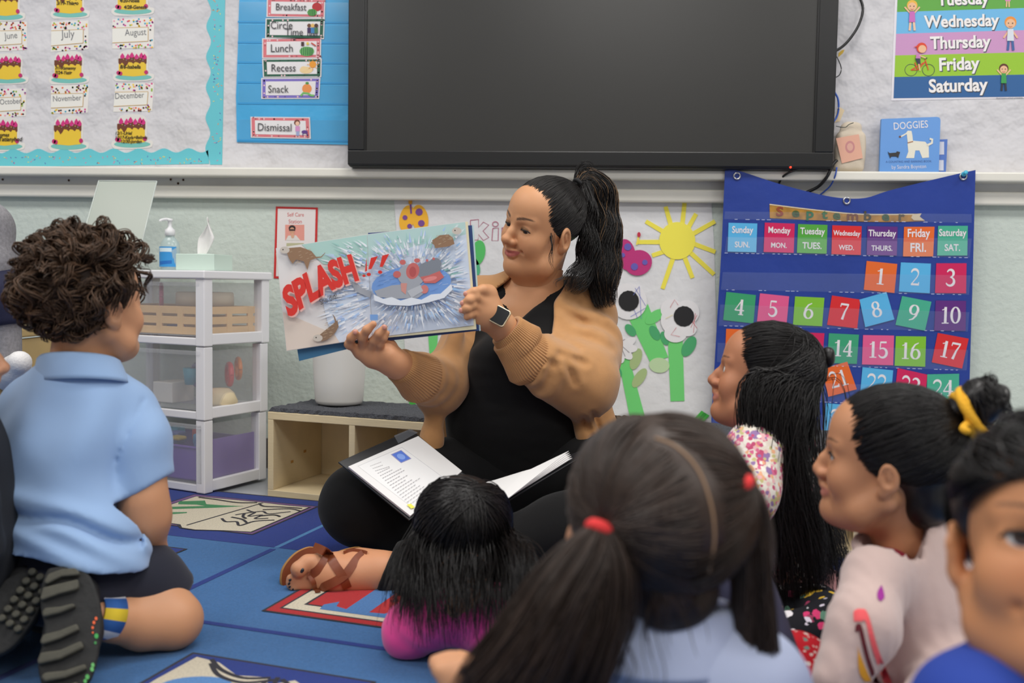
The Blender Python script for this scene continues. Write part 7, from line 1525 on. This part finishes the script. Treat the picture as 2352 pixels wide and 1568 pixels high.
# ---------------------------------------------------------------- girl with very long hair and flowered top
gl = person(onfloor(1800, 1420), 'girl with very long straight black hair and a flowered top facing left')
fw = (-HR*.93+HF*.34+ZU*.16); hx, hp, hpart = kid_head(P(1752, 862, 1.74), fw, ZU*1.0+HR*.16, .87, (186, 126, 92), dict(nose=.98), P(1772, 1010, 1.755), .036)
join_parts('body', [hpart], skin_mat((186, 126, 92)), gl); eyeball(gl, hx, -1, (0, 1, .1)); eyeball(gl, hx, 1, (0, 1, .1))
m_flo = pattern_mat((226, 216, 202), [(214, 110, 146), (196, 188, 130), (230, 180, 182), (150, 120, 168), (230, 172, 136), (236, 230, 220), (196, 84, 120)], 62, 'flowered_cotton', .55)
R = np.array(frame3(-HR*.9+HF*.35, ZU)); lo, hi = vol(P, 1610, 960, 1960, 1420, 1.55, 1.95, .02); S = Solid(lo, hi, .0055)
S.chain([P(1742, 1035, 1.68), P(1790, 1020, 1.76), P(1810, 1040, 1.84)], [.050, .052, .050], k=.05); S.ell(P(1772, 1130, 1.76), (.108, .078, .11), R, k=.05); S.ell(P(1785, 1270, 1.77), (.108, .085, .10), R, k=.05)
S.chain([P(1735, 1040, 1.67), P(1722, 1130, 1.63), P(1700, 1210, 1.63)], [.050, .046, .040], k=.03); S.disp(lambda X, Y, Z: .0025*vnoise(X, Y, Z, 30, 61)); S.half(P(1800, 1345, 1.77), -ZU, .004); solid_obj('flowered_top', S, m_flo, gl, 2)
S = Solid(*vol(P, 1560, 1280, 1960, 1460, 1.45, 2.0, .03), .006); S.ell(P(1815, 1365, 1.77), (.135, .12, .06), R, k=.04); S.chain([P(1790, 1375, 1.72), P(1660, 1370, 1.70)], [.06, .05], k=.03); S.disp(lambda X, Y, Z: .003*np.sin((X+Y*.4)*140+2*vnoise(X, Y, Z, 12, 3))); sl, X = S.sub(S.lo, S.lo+S.vox*S.n); S.comb(sl, (X[2]-.03)+0*X[0]+0*X[1], .01, 'sub'); solid_obj('pink_skirt', S, mat((196, 142, 144), .85, bump=(200, .3, .002), name='dusty_pink_cotton'), gl, 2)
m_leg = pattern_mat((26, 26, 32), [(226, 222, 226), (206, 60, 110), (220, 180, 60), (90, 130, 110), (214, 206, 220), (150, 60, 90)], 24, 'flowered_leggings', .30)
S = Solid(*vol(P, 1520, 1350, 1990, 1520, 1.40, 2.0, .03), .006); k0 = onfloor(1930, 1452, .058); k1 = onfloor(1630, 1425, .058)
S.chain([P(1830, 1390, 1.76), k0], [.062, .054], k=.03); S.chain([k0, onfloor(1760, 1468, .045)], [.050, .040], k=.02); S.chain([P(1790, 1385, 1.72), k1], [.060, .052], k=.03); S.chain([k1, onfloor(1720, 1462, .042)], [.048, .038], k=.02); solid_obj('leggings', S, m_leg, gl, 2)
S = Solid(*bounds([onfloor(1760, 1468, .045), onfloor(1720, 1462, .042), onfloor(1700, 1490, .02)], .06), .004); S.chain([onfloor(1760, 1468, .04), onfloor(1715, 1485, .035)], [.032, .028], k=.01); S.chain([onfloor(1720, 1462, .04), onfloor(1770, 1478, .035)], [.030, .026], k=.01); solid_obj('socks', S, mat((196, 142, 144), .9), gl, 2)
hair_cap(gl, hx, BLK, (.070, .062), (.84, -.54), .006, -.055)
paths = []; rg = np.random.RandomState(15); tie = np.array((0, -.93, .30)); front = smooth_path([(0, .90, .42), (.40, .84, .34), (.70, .66, .08), (.84, .46, -.18), (.88, .30, -.42)], 6)
for i in range(700):
    q = front[rg.randint(len(front))]; u = q*np.array((rg.choice([-1, 1]), 1, 1))+rg.normal(size=3)*.03
    if rg.rand() < .4: u = rg.normal(size=3); u[2] = abs(u[2])+.2; 
    if u[1] > .95: continue
    paths.append(swept(hx, u, tie+rg.normal(size=3)*.06, 12, .006, .012, .001, .002))
base = hx @ Vector((0, -.02, 0))
for i in range(2000):
    a_ = rg.uniform(-.78, .78); u1 = np.array((math.sin(a_*1.9), -math.cos(a_*1.9)*.9+.15, rg.uniform(-.5, -.1))); e = P(rg.uniform(1880, 1950), rg.uniform(1280, 1400), 1.66+.16*rg.rand())
    if a_ < -.1 or i % 2: e = P(1765+130*rg.rand()**.8, rg.uniform(1240, 1400), 1.625+.01*rg.rand()); u1[0] = abs(u1[0])*(-1 if np3(hx.to_3x3() @ V(1, 0, 0))@np3(HF) > 0 else 1)
    paths.append(fall(hx, tie+rg.normal(size=3)*.25, u1, e, 8, 16, .010+.006*rg.rand(), .02, .002, .006))
strands_obj('hair', paths, .0008, BLK, gl)
tw = Vector(on_skull(np.array([tie]), hx, .014)[0]); S = Solid(np3(tw)-.05, np3(tw)+.05, .004); S.ell(tw, (.017, .015, .021), k=.01); S.disp(lambda X, Y, Z: .004*vnoise(X, Y, Z, 90, 3)); solid_obj('hair_knot', S, BLK, gl, 1)
# ---------------------------------------------------------------- girl with bun and yellow hair tie
gb = person(onfloor(2080, 1750), 'girl with a bun in a yellow hair tie and a pale pink rainbow sweater')
SKU = (198, 140, 102); fw = (-HR*.90+HF*.42+ZU*.05); hx, hp, hpart = kid_head(P(2036, 1052, 1.30), fw, ZU*1.0-HF*.03, .88, SKU, dict(nose=.95, ear=.76), P(2062, 1240, 1.31), .031, .0028)
join_parts('body', [hpart], skin_mat(SKU), gb)
for s in (-1, 1): eyeball(gb, hx, s, (0, 1, .05)); lash(gb, hx, s, hp)
m_knit = mat((206, 180, 173), .95, bump=(260, .5, .002), sheen=.4, aniso=(6, 6, 1), name='pale_pink_knit')
R = np.array(frame3(-HR*.75-HF*.2, ZU)); lo, hi = vol(P, 1830, 1170, 2420, 1900, 1.05, 1.60, .02); S = Solid(lo, hi, .0055)
S.chain([P(2018, 1318, 1.245), P(2098, 1258, 1.31), P(2185, 1252, 1.37)], [.038, .050, .056], k=.045); S.ell(P(2100, 1420, 1.30), (.108, .085, .11), R, k=.05); S.ell(P(2105, 1600, 1.31), (.118, .095, .11), R, k=.05); S.ell(P(2110, 1720, 1.32), (.125, .11, .08), R, k=.05)
S.chain([P(2014, 1328, 1.24), P(1985, 1440, 1.19), P(1922, 1560, 1.17)], [.042, .040, .034], k=.025); S.chain([P(2195, 1310, 1.36), P(2235, 1440, 1.33), P(2200, 1570, 1.20), P(2120, 1640, 1.14)], [.056, .054, .05, .036], k=.03)
S.cap(P(2050, 1205, 1.29), P(2036, 1262, 1.275), .046, .048, k=.006, op='sub'); S.disp(lambda X, Y, Z: .0045*vnoise(X, Y, Z, 20, 71)+.0012*np.sin((X*.9+Y*.4)*420)); sl, X = S.sub(S.lo, S.lo+S.vox*S.n)
v_, f_ = S.raw(); sweater = solid_obj('sweater', S, m_knit, gb, 2); v_ = relax(v_, f_, 2); swb = BVHTree.FromPolygons([tuple(v) for v in v_.tolist()], [tuple(f) for f in f_.tolist()])
vs_, fs = [], []; n = 40; nc = P(2056, 1262, 1.295); fx = frame3(fw, ZU*1.0-HR*.35)
for j in range(8):
    b_ = 2*math.pi*j/8
    for i in range(n): a_ = 2*math.pi*i/n; rr = .050+.008*math.cos(b_); vs_.append(nc+fx @ Vector((rr*math.cos(a_), rr*math.sin(a_), .009*math.sin(b_))))
for j in range(8):
    for i in range(n): k = (i+1) % n; jj = (j+1) % 8; fs.append((j*n+i, j*n+k, jj*n+k, jj*n+i))
mesh_np('neckband', vs_, fs, m_knit, sweater, True)
S = Solid(*bounds([P(2020, 1240, 1.25), P(2080, 1310, 1.36)], .06), .004); S.ell(P(2036, 1292, 1.275), (.034, .034, .02), k=.02); solid_obj('undershirt', S, mat((140, 26, 50), .85), gb, 2)
def on_sweater(x, y, off=.0):
    q = rayd(x, y).normalized(); h = swb.ray_cast(CAM, q); p = h[0] if h[0] is not None else P(x, y, 1.2); return p-q*(.0015+off)
def applique(nm, pts, col):
    a = Art(fn=lambda x, y, off: on_sweater(x, y, off), base=.0, step=.0); 
    n = 10; L_, R_ = pts; g0 = smooth_path([(x, y, 0) for x, y in L_], 5); g1 = smooth_path([(x, y, 0) for x, y in R_], 5); k = min(len(g0), len(g1)); vs_ = []; fs = []
    for i in range(k):
        for j in range(5): x, y = lerp2(g0[i], g1[i], j/4); vs_.append(on_sweater(x, y))
    for i in range(k-1):
        for j in range(4): b_ = i*5+j; fs.append((b_, b_+5, b_+6, b_+1))
    return mesh_np(nm, vs_, fs, mat(col, .9, bump=(300, .4, .002)), sweater, True)
sw_ = lambda l: [(1600+x/1.848, 720+y/1.848) for x, y in l]
applique('rainbow_band', (sw_([(668, 1305), (668, 1262), (700, 1252), (728, 1275), (770, 1420), (830, 1568)]), sw_([(705, 1305), (708, 1300), (712, 1300), (722, 1320), (745, 1420), (795, 1568)])), (240, 96, 100))
applique('rainbow_band', (sw_([(672, 1350), (676, 1322), (692, 1315), (704, 1335), (735, 1460), (775, 1568)]), sw_([(684, 1350), (686, 1345), (690, 1345), (694, 1370), (720, 1470), (752, 1568)])), (96, 24, 34))
applique('rainbow_band', (sw_([(684, 1405), (692, 1440), (720, 1510), (745, 1562)]), sw_([(686, 1440), (686, 1480), (694, 1530), (715, 1562)])), (224, 156, 40))
applique('drop_patch', (sw_([(785, 1150), (768, 1180), (768, 1205), (780, 1220)]), sw_([(785, 1150), (795, 1180), (797, 1205), (782, 1220)])), (150, 40, 140))
m_red = pattern_mat((196, 34, 46), [(226, 214, 206), (150, 20, 34), (226, 214, 206), (110, 150, 140)], 60, 'red_patterned_knit', .22)
S = Solid(*vol(P, 1700, 1440, 2250, 1990, 1.0, 1.65, .02), .007); b0 = P(2100, 1745, 1.32); k0 = P(1828, 1545, 1.33); S.chain([b0, k0], [.07, .056], k=.03); f0 = onfloor(1880, 1720, .04); S.chain([k0, f0], [.052, .038], k=.02); k1 = P(2200, 1800, 1.15); S.chain([b0, k1], [.07, .055], k=.03); S.chain([k1, P(2000, 1850, 1.18)], [.05, .04], k=.02)
sl, X = S.sub(S.lo, S.lo+S.vox*S.n); S.comb(sl, (X[2]-.0072)+0*X[0]+0*X[1], .003, 'sub'); solid_obj('leggings', S, m_red, gb, 2)
S = Solid(*bounds([f0], .12), .005); S.chain([f0, f0-HR*.06-HF*.02], [.036, .03], k=.01); S.half(Vector((0, 0, .0072)), -ZU, .002); solid_obj('shoe', S, mat((226, 120, 150), .6), gb, 2)
S = Solid(*bounds([P(1900, 1545, 1.17), P(1860, 1640, 1.17)], .06), .003); hd = P(1895, 1610, 1.17); S.chain([P(1922, 1560, 1.17), hd], [.026, .022], k=.01); S.ell(hd-UP*.015, (.024, .018, .026), k=.01)
for i in range(4): S.chain([hd-UP*.03+RT*(.011*i-.018), hd-UP*.055+RT*(.012*i-.02)+FW*.005], [.0082, .0065], k=.004)
S.chain([hd-RT*.02, hd-RT*.035-UP*.022], [.0085, .007], k=.006); solid_obj('hand', S, mat(SKU, .5, sss=.1), gb, 2)
hair_cap(gb, hx, BLK, (.066, .060), (.88, -.48), .006, -.085, True, 'hair_cap', ((0, -.062, -.048), (.052, .042, .055)))
paths = []; rg = np.random.RandomState(25); tie = np.array((0, -.87, .49)); HLg = smooth_path([(0, .080, .064), (.026, .077, .061), (.048, .064, .050), (.062, .050, .026), (.070, .040, .0), (.073, .030, -.022), (.076, .008, -.030), (.075, -.034, -.034), (.058, -.075, -.08), (0, -.09, -.092)], 6)
for i in range(1300):
    q = HLg[rg.randint(len(HLg))]; u = np.array((q[0]*rg.choice([-1, 1]), q[1]+.014, q[2]-.03))+rg.normal(size=3)*.003
    if rg.rand() < .35: u = rg.normal(size=3); u[2] = abs(u[2]); u[1] = min(u[1], .5)
    paths.append(swept(hx, u, tie+rg.normal(size=3)*.06, 13, .005, .012, .001, .003))
strands_obj('hair', paths, .0011, BLK, gb)
tw = Vector(on_skull(np.array([tie]), hx, .018)[0]); ax = (tw-(hx @ Vector((0, -.014, .03)))).normalized(); bc_ = tw+ax*.022+ZU*.010; u_ = ax.cross(HF).normalized(); w_ = ax.cross(u_)
S = Solid(np3(bc_)-.06, np3(bc_)+.06, .003); S.ell(bc_, (.030, .030, .028), k=.01); S.cap(tw-ax*.02, bc_, .022, .02, k=.015); S.disp(lambda X, Y, Z: .004*np.sin(((X-bc_.x)*u_.x+(Y-bc_.y)*u_.y+(Z-bc_.z)*u_.z)*160+((X-bc_.x)*w_.x+(Z-bc_.z)*w_.z)*220)); solid_obj('bun', S, BLK, gb, 1)
strands_obj('bun_locks', [np3(bc_)+np.array([np3(u_*math.cos(a0+t*1.0)*r+w_*math.sin(a0+t)*r+ax*(z+.006*math.sin(t*2))) for t in np.linspace(0, 4, 16)]) for a0, r, z in [(rg.uniform(0, 6.28), rg.uniform(.018, .033), rg.uniform(-.016, .022)) for _ in range(110)]], .0011, BLK, gb)
m_yel = mat((232, 172, 40), .9, bump=(300, .6, .003), name='yellow_cotton')
for k in range(3): tube('hair_tie', [tw+ax*(.004+.006*(k-1)+.008*math.sin(i*.5236*1+k*2))+(u_*math.cos(i*.5236)+w_*math.sin(i*.5236))*(.029+.002*k) for i in range(13)], .0062, m_yel, gb, 8)
tube('hair_tie', [tw+w_*.03, tw+w_*.045-ax*.01, tw+w_*.062-ax*.006], .005, m_yel, gb, 8)
# ---------------------------------------------------------------- boy at the right edge, very near
br2 = person(Vector((P(2430, 1500, .70).x, P(2430, 1500, .70).y, 0)), 'boy with short black hair in a royal blue shirt very near at the right edge')
SKR = (206, 142, 98); hx, hp, hpart = kid_head(P(2424, 1250, .73), -HF*1.0-HR*.44+ZU*.30, ZU*1.0, .88, SKR, dict(open=.006), P(2425, 1500, .73), .040)
join_parts('body', [hpart], skin_mat(SKR), br2)
for s in (-1, 1): eyeball(br2, hx, s, (0, 1, .08)); lash(br2, hx, s, hp)
S = Solid(*vol(P, 2180, 1480, 2750, 2500, .58, .86, .03), .006); Rr = np.array(frame3(-HF, ZU)); S.chain([P(2262, 1660, .70), P(2430, 1608, .73), P(2600, 1650, .76)], [.046, .052, .046], k=.04); S.ell(P(2440, 1880, .72), (.115, .085, .12), Rr, k=.05); S.ell(P(2440, 2150, .73), (.118, .095, .10), Rr, k=.05); S.chain([P(2262, 1668, .70), P(2225, 1860, .70), P(2260, 2040, .66)], [.048, .042, .034], k=.03); S.chain([P(2615, 1670, .72), P(2660, 1860, .71), P(2620, 2040, .66)], [.048, .042, .034], k=.03)
S.cap(P(2440, 1540, .71), P(2440, 1590, .71), .044, .048, k=.006, op='sub'); S.disp(lambda X, Y, Z: .003*vnoise(X, Y, Z, 26, 81)); solid_obj('blue_shirt', S, mat((36, 66, 160), .85, name='royal_blue_cotton'), br2, 2)
q0 = Vector((P(2440, 2150, .73).x, P(2440, 2150, .73).y, .09)); S = Solid(*bounds([q0+HR*.3-HF*.3, q0-HR*.3+HF*.12], .03), .008)
S.lo = S.lo; 
for s in (-1, 1):
    k1 = q0-HF*.18+HR*.19*s; k1.z = .06; f1 = q0-HF*.22-HR*.05*s; f1.z = .045; S.chain([q0+HR*.05*s, k1], [.075, .055], k=.03); S.chain([k1, f1], [.052, .038], k=.02)
solid_obj('trousers', S, mat((34, 36, 50), .85), br2, 2)
hair_cap(br2, hx, BLK, (.072, .058), (.72, -.69), .010, -.045)
paths = []; rg = np.random.RandomState(35)
for i in range(2600):
    u = rg.normal(size=3); u /= np.linalg.norm(u)
    if u[2] < -.35 or (u[1] > .55 and u[2] < .30) or (u[1] > .3 and u[2] < -.12): continue
    if abs(u[0]) > .75 and -.6 < u[2] < -.05 and -.3 < u[1] < .35: continue
    t_ = np.array((u[0]*.5+rg.normal()*.15, u[1]+.35, u[2]-.35)) if u[1] > -.1 else np.array((u[0], u[1]-.05, u[2]-.45)); t_ /= np.linalg.norm(t_); t_[2] = max(t_[2], .16) if t_[1] > .30 else t_[2]; paths.append(swept(hx, u, t_, 9, .008, .014, .003, .003))
strands_obj('hair', paths, .0014, BLK, br2)
# ---------------------------------------------------------------- two people cut off by the left edge
c1 = person(Vector((P(-110, 1300, 1.5).x, P(-110, 1300, 1.5).y, 0)), 'fair haired child in dark clothes cut off by the left edge')
SKF = (214, 158, 122); hx, hp, hpart = kid_head(P(-142, 806, 1.46), HR*.95+HF*.32, ZU, .88, SKF, dict(nose=.99), P(-125, 960, 1.46), .038); join_parts('body', [hpart], skin_mat(SKF), c1); eyeball(c1, hx, 1, (0, 1, 0))
fair = hair_mat((196, 160, 104), .5, .3, .4); hair_cap(c1, hx, fair, (.066, .060), (.88, -.48), .008, -.05); rg = np.random.RandomState(45)
strands_obj('hair', [swept(hx, u, (u[0], u[1]*.7+.1, u[2]-.5), 9, .009, .014, .002, .002) for u in rg.normal(size=(700, 3)) if u[2] > -.1 and not (u[1] > .4 and u[2] < .5*abs(u[1]))], .0012, fair, c1)
S = Solid(*vol(P, -330, 940, 60, 1500, 1.3, 1.65, .02), .007); Rr = np.array(frame3(HR, ZU)); S.chain([P(-110, 1010, 1.38), P(-120, 985, 1.46), P(-110, 1010, 1.55)], [.05, .054, .05], k=.04); S.ell(P(-115, 1120, 1.46), (.115, .085, .12), Rr, k=.05); S.ell(P(-115, 1280, 1.46), (.12, .092, .11), Rr, k=.05); S.chain([P(-110, 1020, 1.37), P(-90, 1150, 1.37), P(-50, 1260, 1.40)], [.048, .044, .036], k=.03); solid_obj('dark_shirt', S, mat((26, 28, 34), .85), c1, 2)
q0 = Vector((P(-115, 1300, 1.46).x, P(-115, 1300, 1.46).y, .10)); S = Solid(*bounds([q0+HR*.05-HF*.2, q0-HR*.28+HF*.2], .1), .008)
for s in (-1, 1): k1 = q0+HR*.0+HF*.10*s; k1.z = .06; S.chain([q0+HF*.05*s, k1, k1-HR*.16+HF*.02*s], [.08, .055, .045], k=.03)
S.half(Vector((0, 0, .0072)), -ZU, .003); solid_obj('trousers', S, mat((30, 32, 44), .85), c1, 2)
c2 = person(Vector((P(-60, 900, 2.25).x, P(-60, 900, 2.25).y, 0)), 'person in a grey sweatshirt and navy trousers cut off by the left edge')
m_heath = mat((140, 138, 142), .95, bump=(500, .4, .002), vary=.18, vscale=150, name='grey_heather')
SKA = (206, 152, 116); hx, hp, hpart = kid_head(P(-150, 365, 2.25), HR*.9-HF*.3, ZU, .95, SKA, {}, P(-120, 480, 2.25), .045); join_parts('body', [hpart], skin_mat(SKA), c2); eyeball(c2, hx, 1, (0, 1, 0)); brn = hair_mat((60, 42, 30)); hair_cap(c2, hx, brn, (.066, .060), (.88, -.48), .010, -.06); rg = np.random.RandomState(46)
strands_obj('hair', [swept(hx, u, (u[0], u[1]*.7-.1, u[2]-.6), 9, .011, .016, .002, .002) for u in rg.normal(size=(700, 3)) if u[2] > -.1 and not (u[1] > .4 and u[2] < .5*abs(u[1]))], .0013, brn, c2)
S = Solid(*vol(P, -280, 440, 70, 700, 2.05, 2.45, .02), .007); Rr = np.array(frame3(HR*.8-HF*.3, ZU)); S.chain([P(-44, 530, 2.14), P(-100, 495, 2.25), P(-150, 520, 2.36)], [.066, .07, .066], k=.05); S.ell(P(-95, 600, 2.25), (.15, .10, .14), Rr, k=.05); S.chain([P(-42, 528, 2.14), P(-26, 600, 2.13), P(-50, 660, 2.12)], [.060, .05, .045], k=.03); S.disp(lambda X, Y, Z: .004*vnoise(X, Y, Z, 22, 91)); solid_obj('sweatshirt', S, m_heath, c2, 2)
S = Solid(*vol(P, -280, 580, 80, 780, 2.0, 2.5, .02), .007); S.ell(P(-90, 680, 2.26), (.15, .12, .09), Rr, k=.04); S.chain([P(-80, 690, 2.22), P(-8, 682, 2.14)], [.085, .070], k=.04); S.chain([P(-8, 680, 2.14), P(8, 735, 2.14)], [.066, .052], k=.03); S.half(P(10, 750, 2.14), UP*-1.0+RT*.2, .004); solid_obj('navy_trousers', S, mat((32, 34, 62), .85, bump=(300, .2, .002)), c2, 2)
S = Solid(*vol(P, -60, 720, 120, 920, 2.0, 2.3, .03), .005); S.chain([P(5, 740, 2.14), P(14, 850, 2.15)], [.040, .034], k=.02); solid_obj('grey_sock', S, m_heath, c2, 2)
S = Solid(*vol(P, -60, 760, 160, 940, 1.95, 2.3, .03), .005); S.chain([P(12, 862, 2.15), P(34, 850, 2.11), P(45, 832, 2.08)], [.036, .030, .026], k=.02); solid_obj('white_shoe', S, mat((224, 222, 222), .6, bump=(200, .4, .003)), c2, 2)
# pale wooden chair that person sits on
chr_ = tag(empty('wooden_chair', Vector((P(-60, 760, 2.26).x, P(-60, 760, 2.26).y, 0))), 'pale wooden chair under the person in grey at the left edge', 'chair')
m_cw = mat((196, 168, 112), .5, vary=.08, vscale=9); ce = Vector((P(-60, 760, 2.30).x, P(-60, 760, 2.30).y, 0)); zs = P(-60, 752, 2.26).z
box('seat', ce-HR*.20-HF*.18+ZU*(zs-.02), HR*.36, HF*.36, ZU*.02, m_cw, chr_, .004)
for a_ in (-.20, .13):
    for b_ in (-.18, .15): box('leg', ce+HR*a_+HF*b_, HR*.03, HF*.03, ZU*(zs-.02), m_cw, chr_, .003)
box('side_panel', ce+HR*.137-HF*.15+ZU*.10, HR*.015, HF*.30, ZU*(zs-.125), m_cw, chr_, .002); box('backrest', ce-HR*.20-HF*.18+ZU*zs, HR*.02, HF*.36, ZU*.30, m_cw, chr_, .004)
